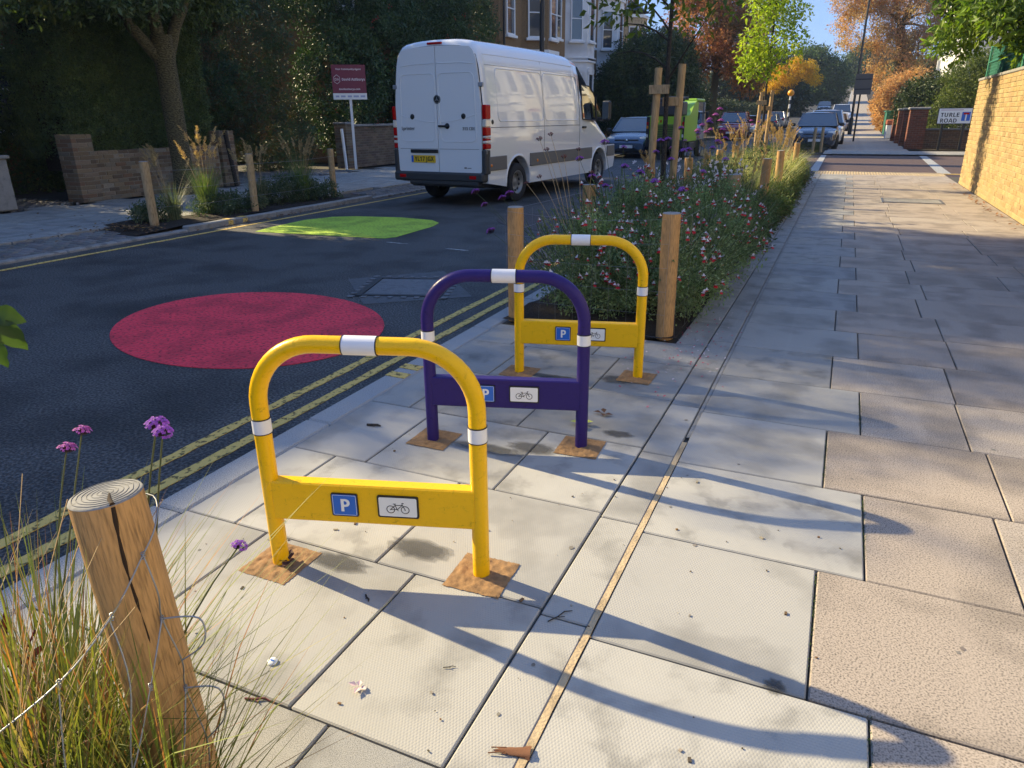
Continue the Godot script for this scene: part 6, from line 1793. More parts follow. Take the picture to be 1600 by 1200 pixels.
func wire_panel(a: Vector3, d: Vector3, h: float, n: int, rows: int, r: float, b: Mb, sag := 0.0) -> void:
	for k in n + 1:
		var t := float(k) / n
		var p := a.lerp(d, t)
		b.tube([p + Vector3(0, 0.02, 0), p + Vector3(rr(-0.01, 0.01), h * 0.5, rr(-0.01, 0.01)), p + Vector3(0, h - sag * sin(PI * t), 0)], r, 3, false)
	for j in rows + 1:
		var y := h * j / rows
		var path := []
		for k in n + 1:
			var t := float(k) / n
			path.append(a.lerp(d, t) + Vector3(rr(-0.006, 0.006), y + 0.02 - sag * sin(PI * t) * j / rows, rr(-0.006, 0.006)))
		b.tube(path, r, 3, false)

func build_planter() -> void:
	rg.seed = 71
	head_meshes = [head_mesh(401, 0.028, Color(0.26, 0.06, 0.42), Color(0.45, 0.14, 0.60)), head_mesh(402, 0.024, Color(0.17, 0.075, 0.035), Color(0.26, 0.10, 0.10), 40), head_mesh(403, 0.026, Color(0.42, 0.08, 0.38), Color(0.58, 0.18, 0.50)), head_mesh(404, 0.022, Color(0.035, 0.022, 0.022), Color(0.06, 0.04, 0.04), 40)]
	# soil
	var rows := []
	for jz in 60:
		var row := []
		for k in 8: row.append(Vector3(-2.13 + k * 0.181, 0.004 + rr(0.0, 0.035), -4.56 - jz * 0.25))
		rows.append(row)
	var b := Mb.new(); b.grid(rows, false)
	struct("soil", b.done(), M.soil)
	# posts
	var grp := "timber posts of the planted beds"
	timber_post("timber_post", "round timber post at the bed corner above the double yellow lines", Vector3(-2.07, 0, -4.68), 0.057, 0.82, grp, M.timber, Vector3(0, 0, 0.0), 41)
	timber_post("timber_post", "round timber post at the bed corner touched by red and white flowers", Vector3(-0.955, 0, -4.64), 0.058, 0.83, grp, M.timber, Vector3(0, 0, -0.012), 42)
	var ps := [[-0.95, -7.5, "pavement-side post wrapped in dry grass beyond the flower corner"], [-0.95, -10.4, "pavement-side post with a purple flower level with its middle"], [-0.95, -12.9, "pavement-side post lit by sun among pale grasses"], [-0.95, -16.6, "last pavement-side post before the side road"]]
	for k in ps.size(): timber_post("timber_post", ps[k][2], Vector3(ps[k][0], 0, ps[k][1]), 0.06, 0.87, grp, M.timber_grey if k == 0 else M.timber, Vector3(rr(-0.03, 0.03), 0, rr(-0.03, 0.03)), 50 + k)
	ps = [[-2.05, -6.3, "road-side post just right of the van's front wheel"], [-2.05, -8.5, "road-side post left of the first tree's stakes"], [-2.05, -10.9, "road-side post right of the first tree's stakes"], [-2.05, -13.7, "road-side post in line with the sweeper's front wheel"], [-2.05, -15.8, "farthest road-side post beside pink flower heads"]]
	for k in ps.size(): timber_post("timber_post", ps[k][2], Vector3(ps[k][0], 0, ps[k][1]), 0.06, 0.84, grp, M.timber, Vector3(rr(-0.03, 0.03), 0, rr(-0.03, 0.03)), 60 + k)
	# wire netting on the near end and both sides
	b = Mb.new()
	wire_panel(Vector3(-2.12, 0, -4.61), Vector3(-0.95, 0, -4.575), 0.78, 9, 5, 0.0008, b, 0.03)
	wire_panel(Vector3(-0.885, 0, -4.62), Vector3(-0.885, 0, -12.9), 0.78, 24, 4, 0.0008, b, 0.05)
	wire_panel(Vector3(-2.12, 0, -4.66), Vector3(-2.12, 0, -13.7), 0.78, 40, 5, 0.0009, b, 0.05)
	single("wire_fence", "thin galvanised netting round the long flower bed", "fence", b.done(), M.wire)

	# red and white flowered sages
	var fine := clump(131, 46, 0.026, 0.0125, 0.085, 0.4)
	var sp := sprig(132, 0.26, 9, 0.011, 0.022)
	var fm := flower_mesh()
	var gcol := [Color(0.22, 0.32, 0.13), Color(0.28, 0.38, 0.17), Color(0.17, 0.25, 0.10), Color(0.33, 0.40, 0.20)]
	var spots := [[-1.12, -5.2, 0.44, 0.54, 0.50, "low sage with red flowers beside the flower bed's corner post"], [-1.62, -5.15, 0.44, 0.58, 0.44, "leafy sage behind the wire at the bed's near end"], [-1.05, -6.05, 0.50, 0.66, 0.56, "bushy sage with white-tipped red flowers spilling over the kerb slabs"], [-1.65, -6.25, 0.46, 0.72, 0.54, "taller sage on the road side of the flower bed"], [-1.1, -7.05, 0.48, 0.66, 0.54, "far sage in front of the grass-wrapped post"]]
	for q in spots:
		var o := thing("sage_bush", q[5], "flowering shrub", Vector3(q[0], 0, q[1]), 0.0, "red and white sages in the bed")
		var blobs := [[Vector3(0, q[3] * 0.55, 0), Vector3(q[2], q[3] * 0.62, q[4])], [Vector3(rr(-0.2, 0.2), q[3] * 0.8, rr(-0.2, 0.2)), Vector3(q[2] * 0.6, q[3] * 0.5, q[4] * 0.6)]]
		crown(o, "foliage", blobs, 340, fine, M.leaf, gcol, 0.3, 0.6, 1.25)
		var xf := []; var cc := []
		for k in 190:
			var d := rv(); d.y = absf(d.y) * 0.8
			var p: Vector3 = Vector3(0, q[3] * 0.5, 0) + d * Vector3(q[2], q[3] * 0.66, q[4]) * rr(0.75, 1.0)
			var y := (d + Vector3(0, 0.9, 0)).normalized()
			xf.append(Transform3D(Basis(Quaternion(Vector3.UP, y)) * Basis(Vector3.UP, rr(0, TAU)) * Basis.from_scale(Vector3.ONE * rr(0.7, 1.2)), p))
			cc.append(jit(gcol[k % 4], 0.2))
		many(o, "twigs", sp, M.leaf, xf, cc)
		for k in 104:
			var d := rv(); d.y = absf(d.y)
			if k % 2: d = (d + Vector3(0.4, -0.1, 0.7)).normalized()
			var p: Vector3 = Vector3(0, q[3] * 0.55, 0) + d * Vector3(q[2], q[3] * 0.72, q[4]) * rr(0.95, 1.3)
			var f := part(o, "flower", fm, M.petal, p, rr(0, TAU))
			f.scale = Vector3.ONE * rr(1.1, 1.9)
	# white gaura
	var gm := gaura_mesh()
	for q in [[-1.55, -7.9, "airy white-flowered plant in the middle of the bed"], [-1.3, -9.0, "white starry flowers near the first tree's stakes"]]:
		var o := thing("gaura", q[2], "flower", Vector3(q[0], 0, q[1]))
		crown(o, "foliage", [[Vector3(0, 0.25, 0), Vector3(0.4, 0.3, 0.45)]], 240, fine, M.leaf, gcol, 0.2, 0.8, 1.4)
		for k in 26:
			var a := rr(0, TAU)
			var tip := Vector3(cos(a) * rr(0.1, 0.5), rr(0.6, 0.95), sin(a) * rr(0.1, 0.5))
			b = Mb.new()
			var path := curve(Vector3(0, 0.1, 0), Vector3(tip.x * 0.3, tip.y * 0.7, tip.z * 0.3), tip, 5)
			b.tube(path, 0.0018, 3, false)
			var st := part(o, "stem", b.done(), M.stem)
			for j in 5: part(o, "flower", gm, M.petal, path[5].lerp(path[3], j / 5.0) + rv() * 0.02, rr(0, TAU)).scale = Vector3.ONE * rr(1.0, 1.7)
	# grasses down the bed
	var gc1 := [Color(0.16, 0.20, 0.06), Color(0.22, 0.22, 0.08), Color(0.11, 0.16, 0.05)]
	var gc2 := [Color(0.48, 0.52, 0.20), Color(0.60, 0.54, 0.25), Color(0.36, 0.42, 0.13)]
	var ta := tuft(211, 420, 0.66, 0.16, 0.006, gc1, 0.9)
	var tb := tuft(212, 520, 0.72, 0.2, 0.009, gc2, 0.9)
	var pa := plume_mesh(213, 0.2, 0.035, Color(0.44, 0.30, 0.14))
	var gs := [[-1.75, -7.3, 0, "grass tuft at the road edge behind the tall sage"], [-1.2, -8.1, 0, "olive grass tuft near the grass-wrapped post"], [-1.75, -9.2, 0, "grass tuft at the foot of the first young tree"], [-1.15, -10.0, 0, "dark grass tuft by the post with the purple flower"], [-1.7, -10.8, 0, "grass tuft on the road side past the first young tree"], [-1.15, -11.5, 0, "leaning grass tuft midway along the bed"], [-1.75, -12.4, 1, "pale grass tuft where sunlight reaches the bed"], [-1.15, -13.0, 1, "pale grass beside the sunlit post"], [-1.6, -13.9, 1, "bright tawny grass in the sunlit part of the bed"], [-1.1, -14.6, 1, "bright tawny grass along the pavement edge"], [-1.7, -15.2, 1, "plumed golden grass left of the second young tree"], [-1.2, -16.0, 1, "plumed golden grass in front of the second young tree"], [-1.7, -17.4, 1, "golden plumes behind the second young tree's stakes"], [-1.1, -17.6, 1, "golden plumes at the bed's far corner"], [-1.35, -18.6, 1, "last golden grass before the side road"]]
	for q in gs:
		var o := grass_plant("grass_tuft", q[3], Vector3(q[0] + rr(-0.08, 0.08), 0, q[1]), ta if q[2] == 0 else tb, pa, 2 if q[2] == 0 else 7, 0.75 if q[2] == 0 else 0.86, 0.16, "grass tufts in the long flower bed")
		o.scale = Vector3.ONE * rr(0.95, 1.25)
	# low edging plants on the pavement side and mixed ground foliage
	var low := clump(133, 40, 0.05, 0.014, 0.1)
	var o2 := thing("edging_plants", "low dark leafy edging plants along the pavement side of the bed", "ground cover")
	o2.set_meta("kind", "stuff")
	var bl := []
	for k in 14: bl.append([Vector3(-0.95 + rr(-0.05, 0.08), 0.16, -7.8 - k * 0.78), Vector3(0.22, rr(0.2, 0.34), 0.45)])
	crown(o2, "foliage", bl, 1300, low, M.leaf, [Color(0.10, 0.165, 0.05), Color(0.14, 0.19, 0.055), Color(0.08, 0.12, 0.04), Color(0.16, 0.16, 0.06)], 0.3, 0.8, 1.5)
	o2 = thing("mixed_perennials", "mixed grey-green perennials filling the middle of the bed", "ground cover")
	o2.set_meta("kind", "stuff")
	bl = []
	for k in 16: bl.append([Vector3(-1.55 + rr(-0.25, 0.25), 0.3, -7.4 - k * 0.72), Vector3(0.45, rr(0.4, 0.6), 0.5)])
	crown(o2, "foliage", bl, 1100, low, M.leaf, [Color(0.12, 0.165, 0.07), Color(0.17, 0.20, 0.10), Color(0.09, 0.13, 0.05)], 0.2, 0.8, 1.5)
	# verbenas and dry stems
	var V := func(nm, lab, base, tips, head, hs, dry): verbena(nm, lab, base, tips, head, hs, dry)
	V.call("verbena", "purple verbena leaning out over the road behind the corner post", Vector3(-1.85, 0, -5.15), [Vector3(-2.70, 0.85, -5.3), Vector3(-2.62, 0.75, -5.3), Vector3(-2.46, 0.81, -5.3), Vector3(-2.42, 0.84, -5.35), Vector3(-2.57, 0.54, -5.3)], 0, 1.35, false)
	V.call("dry_verbena", "dried brown flower stalks in front of the van's rear wheel", Vector3(-1.75, 0, -5.25), [Vector3(-2.05, 1.29, -5.3), Vector3(-2.08, 1.18, -5.3), Vector3(-1.94, 1.13, -5.3), Vector3(-2.14, 0.98, -5.3), Vector3(-2.1, 1.26, -5.2), Vector3(-1.86, 1.18, -5.4), Vector3(-2.25, 0.93, -5.3), Vector3(-1.72, 1.02, -5.3)], 1, 1.15, true)
	V.call("verbena", "purple verbena heads in front of the van's front wheel", Vector3(-1.6, 0, -5.6), [Vector3(-1.92, 1.10, -5.6), Vector3(-1.75, 1.22, -5.7), Vector3(-1.62, 1.18, -5.8), Vector3(-1.55, 1.05, -5.6), Vector3(-1.78, 0.98, -5.5), Vector3(-1.45, 1.0, -5.7), Vector3(-1.7, 0.9, -5.6)], 0, 1.25, false)
	V.call("verbena", "violet verbena heads before the first tree's stakes", Vector3(-1.3, 0, -6.2), [Vector3(-1.42, 1.22, -6.2), Vector3(-1.3, 1.08, -6.1), Vector3(-1.2, 1.15, -6.3), Vector3(-1.05, 0.98, -6.2), Vector3(-1.38, 0.92, -5.9), Vector3(-1.15, 0.86, -5.9), Vector3(-1.5, 1.12, -6.4), Vector3(-1.0, 1.2, -6.5)], 0, 1.25, false)
	V.call("verbena", "verbena heads against the green sweeper's side", Vector3(-1.4, 0, -7.4), [Vector3(-1.5, 1.3, -7.4), Vector3(-1.35, 1.25, -7.5), Vector3(-1.25, 1.35, -7.5), Vector3(-1.18, 1.12, -7.4), Vector3(-1.42, 1.1, -7.2), Vector3(-1.6, 1.2, -7.3), Vector3(-1.1, 1.2, -7.6)], 0, 1.2, false)
	V.call("verbena", "lone purple head on a tall stem by the grass-wrapped post", Vector3(-1.0, 0, -6.9), [Vector3(-0.98, 1.04, -6.9), Vector3(-0.92, 0.62, -6.2), Vector3(-0.8, 0.6, -7.9)], 0, 1.15, false)
	V.call("dry_verbena", "black seed heads standing beside the grass-wrapped post", Vector3(-0.95, 0, -7.9), [Vector3(-0.88, 1.0, -7.9), Vector3(-0.8, 1.06, -8.2), Vector3(-0.74, 1.07, -8.2), Vector3(-0.93, 0.92, -7.7)], 3, 1.1, true)
	V.call("verbena", "pink verbena cluster in front of the dark red car", Vector3(-1.8, 0, -11.4), [Vector3(-2.0, 1.28, -11.4), Vector3(-1.9, 1.36, -11.4), Vector3(-1.82, 1.42, -11.4), Vector3(-1.75, 1.34, -11.5), Vector3(-1.86, 1.22, -11.3), Vector3(-1.95, 1.18, -11.5), Vector3(-1.7, 1.22, -11.4), Vector3(-1.78, 1.5, -11.5), Vector3(-2.1, 1.2, -11.6)], 2, 1.9, false)
	V.call("verbena", "pale pink verbena left of the pink cluster, low over the road", Vector3(-1.9, 0, -10.2), [Vector3(-2.1, 1.12, -10.2), Vector3(-2.0, 1.1, -10.2), Vector3(-2.2, 1.0, -10.3), Vector3(-1.85, 1.14, -10.3)], 2, 1.3, false)
	V.call("verbena", "small verbena heads among the golden grasses", Vector3(-1.5, 0, -14.2), [Vector3(-1.6, 1.25, -14.2), Vector3(-1.5, 1.3, -14.2), Vector3(-1.4, 1.22, -14.3), Vector3(-1.65, 1.32, -14.4)], 2, 1.4, false)

	young_tree("young_tree", "thin dark-stemmed young tree between two tall stakes", Vector3(-1.72, 0, -7.7), false)
	young_tree("young_tree", "young tree with a bright lime green crown and stakes", Vector3(-1.68, 0, -16.8), true)
	scatter_leaves("fallen_leaves", "reddish fallen leaves at the bed's edge by the side road", [[Vector3(-0.75, 0.012, -14.5), Vector3(0.12, 0, 3.2), 150], [Vector3(-0.75, 0.012, -17.8), Vector3(0.25, 0, 1.6), 130], [Vector3(-0.8, 0.012, -9.5), Vector3(0.08, 0, 1.8), 60]], [Color(0.14, 0.05, 0.025), Color(0.2, 0.09, 0.03), Color(0.09, 0.04, 0.02)], 0.06)

func young_tree(nm: String, label: String, pos: Vector3, leafy: bool) -> void:
	var st := thing("tree_stakes", "pair of tall timber stakes holding the " + ("lime green young tree" if leafy else "thin dark-stemmed tree"), "stakes", pos)
	var offs := [Vector3(-0.10, 0, 0.10), Vector3(0.09, 0, -0.1)]
	for k in 2:
		var b := Mb.new(); b.tube([offs[k] + Vector3(rr(-0.02, 0.02), 0, 0), offs[k] + Vector3(0, 1.0, 0), offs[k] + Vector3(0.02, 1.86 + k * 0.04, 0)], 0.038, 12)
		part(st, "stake", b.done(), M.stake)
	var b2 := Mb.new(); b2.box(offs[0] + Vector3(0.045, 1.66, 0.045), Vector3(0.2, 0.085, 0.02), 0.004); part(st, "cross_rail", b2.done(), M.timber_grey)
	b2 = Mb.new(); b2.box(offs[1] + Vector3(-0.06, 1.55, 0.045), Vector3(0.18, 0.085, 0.02), 0.004); part(st, "cross_rail", b2.done(), M.stake)
	var o := thing(nm, label, "tree", pos + Vector3(0.0, 0, 0.02))
	var h := 4.2 if not leafy else 4.6
	var blobs := []
	if leafy: blobs = [[Vector3(0.0, 2.9, 0), Vector3(0.62, 0.75, 0.6)], [Vector3(0.1, 3.7, 0), Vector3(0.66, 0.7, 0.6)], [Vector3(-0.25, 2.4, 0.1), Vector3(0.35, 0.35, 0.35)], [Vector3(0.05, 4.6, 0), Vector3(0.5, 0.7, 0.5)]]
	else: blobs = [[Vector3(0.0, 3.2, 0), Vector3(0.5, 0.6, 0.5)], [Vector3(-0.3, 2.5, 0.2), Vector3(0.4, 0.35, 0.4)], [Vector3(0.3, 2.4, -0.1), Vector3(0.35, 0.3, 0.35)]]
	var limbs := []
	for k in 16:
		var y := rr(1.75, h * 0.9)
		var a := rr(0, TAU)
		var ln := rr(0.35, 0.75)
		var e := Vector3(cos(a) * ln, y + rr(0.0, 0.5), sin(a) * ln)
		limbs.append([curve(Vector3(0, y, 0), Vector3(e.x * 0.5, y + 0.25, e.z * 0.5), e, 4), 0.012, 0.003])
	part(o, "trunk", trunk_mesh([Vector3(0, -0.05, 0), Vector3(0.01, 0.9, 0), Vector3(-0.01, 1.9, 0), Vector3(0.0, 3.0, 0), Vector3(0.02, h, 0)], 0.032, 0.012, limbs), M.bark_dark)
	var lm := clump(141, 16, 0.085, 0.04, 0.14)
	if leafy: crown(o, "crown", blobs, 330, lm, M.leaf_bright, [Color(0.36, 0.48, 0.03), Color(0.46, 0.56, 0.05), Color(0.25, 0.36, 0.03)], 0.2)
	else: crown(o, "crown", blobs, 46, lm, M.leaf_bright, [Color(0.10, 0.15, 0.03), Color(0.14, 0.2, 0.03)], 0.3)

func build_far_planter() -> void:
	rg.seed = 81
	var b := Mb.new(); b.box(Vector3(-1.5, 0.0, -32.6), Vector3(1.4, 0.02, 2.6)); 
	struct("soil", b.done(), M.soil)
	var labs := ["leaning post nearest the navy car's left headlight", "thin post beside the leaning one at the far bed", "post in front of the navy car's grille", "post in front of the navy car's right headlight"]
	var ps := [[-2.0, -31.8], [-2.08, -32.4], [-1.2, -31.6], [-0.92, -32.2]]
	for k in 4: timber_post("timber_post", labs[k], Vector3(ps[k][0], 0, ps[k][1]), 0.055, 0.95, "timber posts of the planted beds", M.timber_grey, Vector3(0, 0, rr(-0.04, 0.04)), 70 + k)
	var t := tuft(221, 200, 0.5, 0.3, 0.01, [Color(0.09, 0.12, 0.05), Color(0.12, 0.13, 0.06)], 0.9)
	var labels := ["grey-green tuft at the near side of the small far bed", "grey-green tuft before the navy car"]
	for k in 2: grass_plant("grass_tuft", labels[k], Vector3(-1.7 + k * 0.6, 0, -32.0 - k * 0.5), t, M.plm2, 4, 0.6, 0.3, "grass tufts in the far bed")

func build_foreground() -> void:
	rg.seed = 91
	# the cut post in the corner
	var pp := Vector3(-0.968, 0, -0.662)
	var o := thing("timber_post", "thick round timber post with a drying crack in the near corner", "post", pp, 0.0, "timber posts of the planted beds")
	o.rotation.z = 0.098; o.rotation.x = -0.015
	part(o, "shaft", post_mesh(0.058, 0.83, 90), M.timber)
	var b := Mb.new(); b.lathe([Vector2(0.0573, 0.0), Vector2(0.055, 0.004), Vector2(0.04, 0.0045), Vector2(0, 0.0055)], Vector3(0, 0.83, 0), Basis(), 32)
	part(o, "top_face", b.done(), M.endgrain)
	b = Mb.new()
	for k in 7:
		var ring := []
		for j in 33: ring.append(Vector3(cos(TAU * j / 32) * 0.0079 * (k + 0.6), 0.8355, sin(TAU * j / 32) * 0.0076 * (k + 0.6)) + Vector3(rr(-0.0008, 0.0008), -0.00012 * k, rr(-0.0008, 0.0008)))
		ring[32] = ring[0]
		b.tube(ring, 0.0008, 4, false)
	part(o, "growth_ring", b.done(), mat(L(0.225, 0.215, 0.195), 0.9))
	b = Mb.new()
	var fc := atan2(0.675, 1.05)      # towards the camera
	var cp := []
	for k in 22:
		var t := k / 21.0
		var a := fc - 0.10 + 0.06 * sin(t * 9.0) + 0.22 * t
		cp.append(Vector3(cos(a) * 0.0562, 0.828 - t * 0.52, sin(a) * 0.0562))
	var cr := []
	for k in 22: cr.append(0.0036 * (1.0 - k / 23.0) * (1.0 + 0.3 * sin(k * 2.1)))
	b.tube(cp, cr, 6)
	b.tube([Vector3(0.01, 0.8352, 0.0), Vector3(cos(fc - 0.1) * 0.035, 0.8352, sin(fc - 0.1) * 0.035), Vector3(cos(fc - 0.1) * 0.0565, 0.832, sin(fc - 0.1) * 0.0565)], [0.0015, 0.0035, 0.0045], 6)
	part(o, "crack", b.done(), M.crack)
	# knotted wire netting running back from the post
	b = Mb.new()
	var P := func(x: float, y: float, z: float) -> Vector3: return Vector3(x + 0.082 * (1.0 - y / 0.83), y, z)
	var wires := [
		[P.call(-0.985, 0.735, -0.665), P.call(-1.0, 0.66, -0.595), P.call(-1.02, 0.60, -0.50), P.call(-1.03, 0.58, -0.34), P.call(-1.0, 0.6, -0.1), P.call(-1.0, 0.6, 0.3)],
		[P.call(-0.985, 0.61, -0.665), P.call(-0.965, 0.53, -0.6), P.call(-0.955, 0.42, -0.52), P.call(-0.96, 0.34, -0.42), P.call(-1.0, 0.3, -0.2), P.call(-1.0, 0.3, 0.2)],
		[P.call(-0.985, 0.46, -0.67), P.call(-0.95, 0.36, -0.6), P.call(-0.93, 0.25, -0.5), P.call(-0.93, 0.18, -0.4)],
		[P.call(-1.0, 0.655, -0.59), P.call(-0.965, 0.56, -0.57), P.call(-0.955, 0.425, -0.525), P.call(-0.93, 0.25, -0.5), P.call(-0.92, 0.05, -0.46)],
		[P.call(-1.02, 0.60, -0.50), P.call(-1.0, 0.48, -0.46), P.call(-0.96, 0.34, -0.42), P.call(-0.94, 0.1, -0.38)],
		[P.call(-0.985, 0.735, -0.665), P.call(-0.968, 0.67, -0.66), P.call(-0.985, 0.61, -0.665), P.call(-0.965, 0.53, -0.665), P.call(-0.985, 0.46, -0.67), P.call(-0.96, 0.36, -0.665), P.call(-0.985, 0.26, -0.665)],
		[P.call(-1.1, 0.79, -0.72), P.call(-1.03, 0.795, -0.742), P.call(-0.985, 0.77, -0.70), P.call(-0.985, 0.735, -0.665)],
		[P.call(-0.985, 0.61, -0.665), P.call(-0.94, 0.60, -0.70), P.call(-0.93, 0.56, -0.69), P.call(-0.965, 0.53, -0.665)],
		[P.call(-0.985, 0.46, -0.67), P.call(-0.94, 0.45, -0.7), P.call(-0.93, 0.40, -0.69), P.call(-0.96, 0.36, -0.665)],
	]
	for w in wires:
		var sm := []
		for k in w.size() - 1:
			var p0: Vector3 = w[maxi(k - 1, 0)]; var p1: Vector3 = w[k]; var p2: Vector3 = w[k + 1]; var p3: Vector3 = w[mini(k + 2, w.size() - 1)]
			for j in 5: sm.append(p1.cubic_interpolate(p2, p0, p3, j / 5.0))
		sm.append(w[w.size() - 1])
		b.tube(sm, 0.0015, 6)
	for k in [[0, 1], [0, 2], [1, 1], [1, 2], [1, 3], [2, 2], [5, 2], [5, 4], [0, 0]]:
		var c: Vector3 = wires[k[0]][k[1]]
		var hx := []
		for j in 16: hx.append(c + Vector3(cos(j * 1.3) * 0.003, (j - 8) * 0.0009, sin(j * 1.3) * 0.003))
		b.tube(hx, 0.0012, 5)
	var wf := single("wire_fence", "knotted galvanised wire tied round the near corner post", "fence", b.done(), M.wire)
	wf.set_meta("kind", "thing")
	# soil
	b = Mb.new(); b.box(Vector3(-1.56, -0.005, 0.75), Vector3(1.15, 0.03, 2.9)); struct("soil", b.done(), M.soil)
	# grasses
	var gc := [Color(0.17, 0.20, 0.035), Color(0.22, 0.25, 0.05), Color(0.28, 0.25, 0.08), Color(0.12, 0.16, 0.035), Color(0.15, 0.18, 0.03), Color(0.36, 0.17, 0.06)]
	var dry := [Color(0.38, 0.28, 0.14), Color(0.42, 0.33, 0.19), Color(0.30, 0.18, 0.08), Color(0.25, 0.09, 0.04)]
	var fg := [[-1.16, -0.52, 420, 0.74, 0.12, 0.0062, gc, 0.75, "olive and russet grass crossing in front of the near post"], [-1.36, -0.66, 360, 0.60, 0.13, 0.006, gc, 0.85, "grass clump left of the near corner post"], [-1.0, -0.40, 300, 0.66, 0.10, 0.006, gc, 0.8, "grass clump nearest the camera below the wire"], [-1.36, -0.36, 380, 0.56, 0.18, 0.0042, dry, 1.2, "dry straw-coloured grass bent over at the left corner"], [-0.93, -0.58, 190, 0.66, 0.05, 0.0056, gc, 0.62, "thin green blades arching right of the near post"]]
	for k in fg.size():
		var q = fg[k]
		grass_plant("grass_clump", q[8], Vector3(q[0], 0.0, q[1]), tuft(500 + k, q[2], q[3], q[4], q[5], q[6], q[7]), M.plm, 0, 0.6, 0.1, "grass clumps round the near post")
	# fine hair-like seed stalks
	b = Mb.new()
	for k in 34:
		var a := rr(0, TAU)
		var e := Vector3(-1.12 + cos(a) * rr(0.05, 0.3), rr(0.6, 0.92), -0.52 + sin(a) * rr(0.05, 0.25))
		b.tube(curve(Vector3(-1.1 + rr(-0.08, 0.08), 0, -0.42 + rr(-0.1, 0.1)), Vector3(-1.1, 0.5, -0.45), e, 6), 0.0008, 3, false)
	single("seed_stalks", "hair-thin dry seed stalks rising around the near post", "grass", b.done(), M.stem_dry).set_meta("kind", "stuff")
	# red stems at far left
	o = thing("red_stemmed_plant", "dark red plant stems at the bottom left edge", "plant", Vector3(-1.42, 0, -0.52))
	for k in 7:
		b = Mb.new()
		var e := Vector3(rr(-0.14, 0.10), rr(0.45, 0.66), rr(-0.16, 0.12))
		b.tube(curve(Vector3(rr(-0.03, 0.03), 0, rr(-0.03, 0.03)), Vector3(e.x * 0.2, e.y * 0.6, e.z * 0.2), e, 5), [0.004, 0.004, 0.0035, 0.003, 0.0025, 0.002], 6, false)
		var stm := part(o, "stem", b.done(), M.stem_red)
		b = Mb.new(); b.col = Color(0.12, 0.025, 0.02)
		for j in 5: leaf_into(b, e * (0.45 + 0.1 * j), Vector3(rr(-1, 1), rr(0.2, 0.8), rr(-1, 1)).normalized(), Vector3.UP, 0.06, 0.018, 0.3)
		part(stm, "leaves", b.done(), M.leaf)
	# verbena heads above the post
	verbena("verbena", "large lilac verbena head rising just behind the near post", Vector3(-1.30, 0, -0.86), [Vector3(-0.915, 0.955, -0.70), Vector3(-0.945, 0.957, -0.715)], 0, 0.68)
	verbena("verbena", "two small lilac verbena heads left of the near post", Vector3(-1.36, 0, -0.62), [Vector3(-1.27, 0.853, -0.80), Vector3(-1.33, 0.805, -0.80)], 2, 0.66)
	verbena("verbena", "low verbena head pointing right towards the yellow stand", Vector3(-1.15, 0.1, -0.62), [Vector3(-0.905, 0.69, -0.80)], 0, 0.52)
	# broad leaves at the left edge
	o = thing("leafy_stem", "broad green leaves hanging in at the left edge of the picture", "plant", Vector3(-1.25, 0, -0.45))
	b = Mb.new(); b.tube(curve(Vector3(0, 0, 0), Vector3(0.06, 0.8, -0.1), Vector3(0.165, 1.155, -0.15), 8), 0.0025, 6, false); part(o, "stem", b.done(), M.stem)
	for q in [[Vector3(0.168, 1.145, -0.15), Vector3(0.42, -0.85, -0.2), 0.056, 0.036], [Vector3(0.165, 1.155, -0.15), Vector3(0.75, -0.25, -0.3), 0.040, 0.030], [Vector3(0.15, 1.12, -0.145), Vector3(0.35, -0.9, 0.1), 0.05, 0.034], [Vector3(0.16, 1.14, -0.15), Vector3(0.5, -0.5, -0.6), 0.034, 0.022]]:
		b = Mb.new()
		var d: Vector3 = q[1].normalized()
		var side := d.cross(Vector3(0.3, 0.5, 0.8)).normalized()
		var nn := side.cross(d)
		var rws := []
		for j in 9:
			var t := j / 8.0
			var w: float = q[3] * 0.5 * sin(PI * pow(t, 0.75)) + 0.0005
			var row := []
			for k in 5:
				var s := lerpf(-1, 1, k / 4.0)
				row.append(q[0] + d * q[2] * t + side * w * s + nn * (absf(s) * w * 0.35 - 0.012 * t * t + 0.002 * sin(j * 2.4) * absf(s)))
			rws.append(row)
		b.col = jit(Color(0.045, 0.08, 0.018), 0.2)
		b.grid(rws, false)
		part(o, "leaf", b.done(), M.leaf)

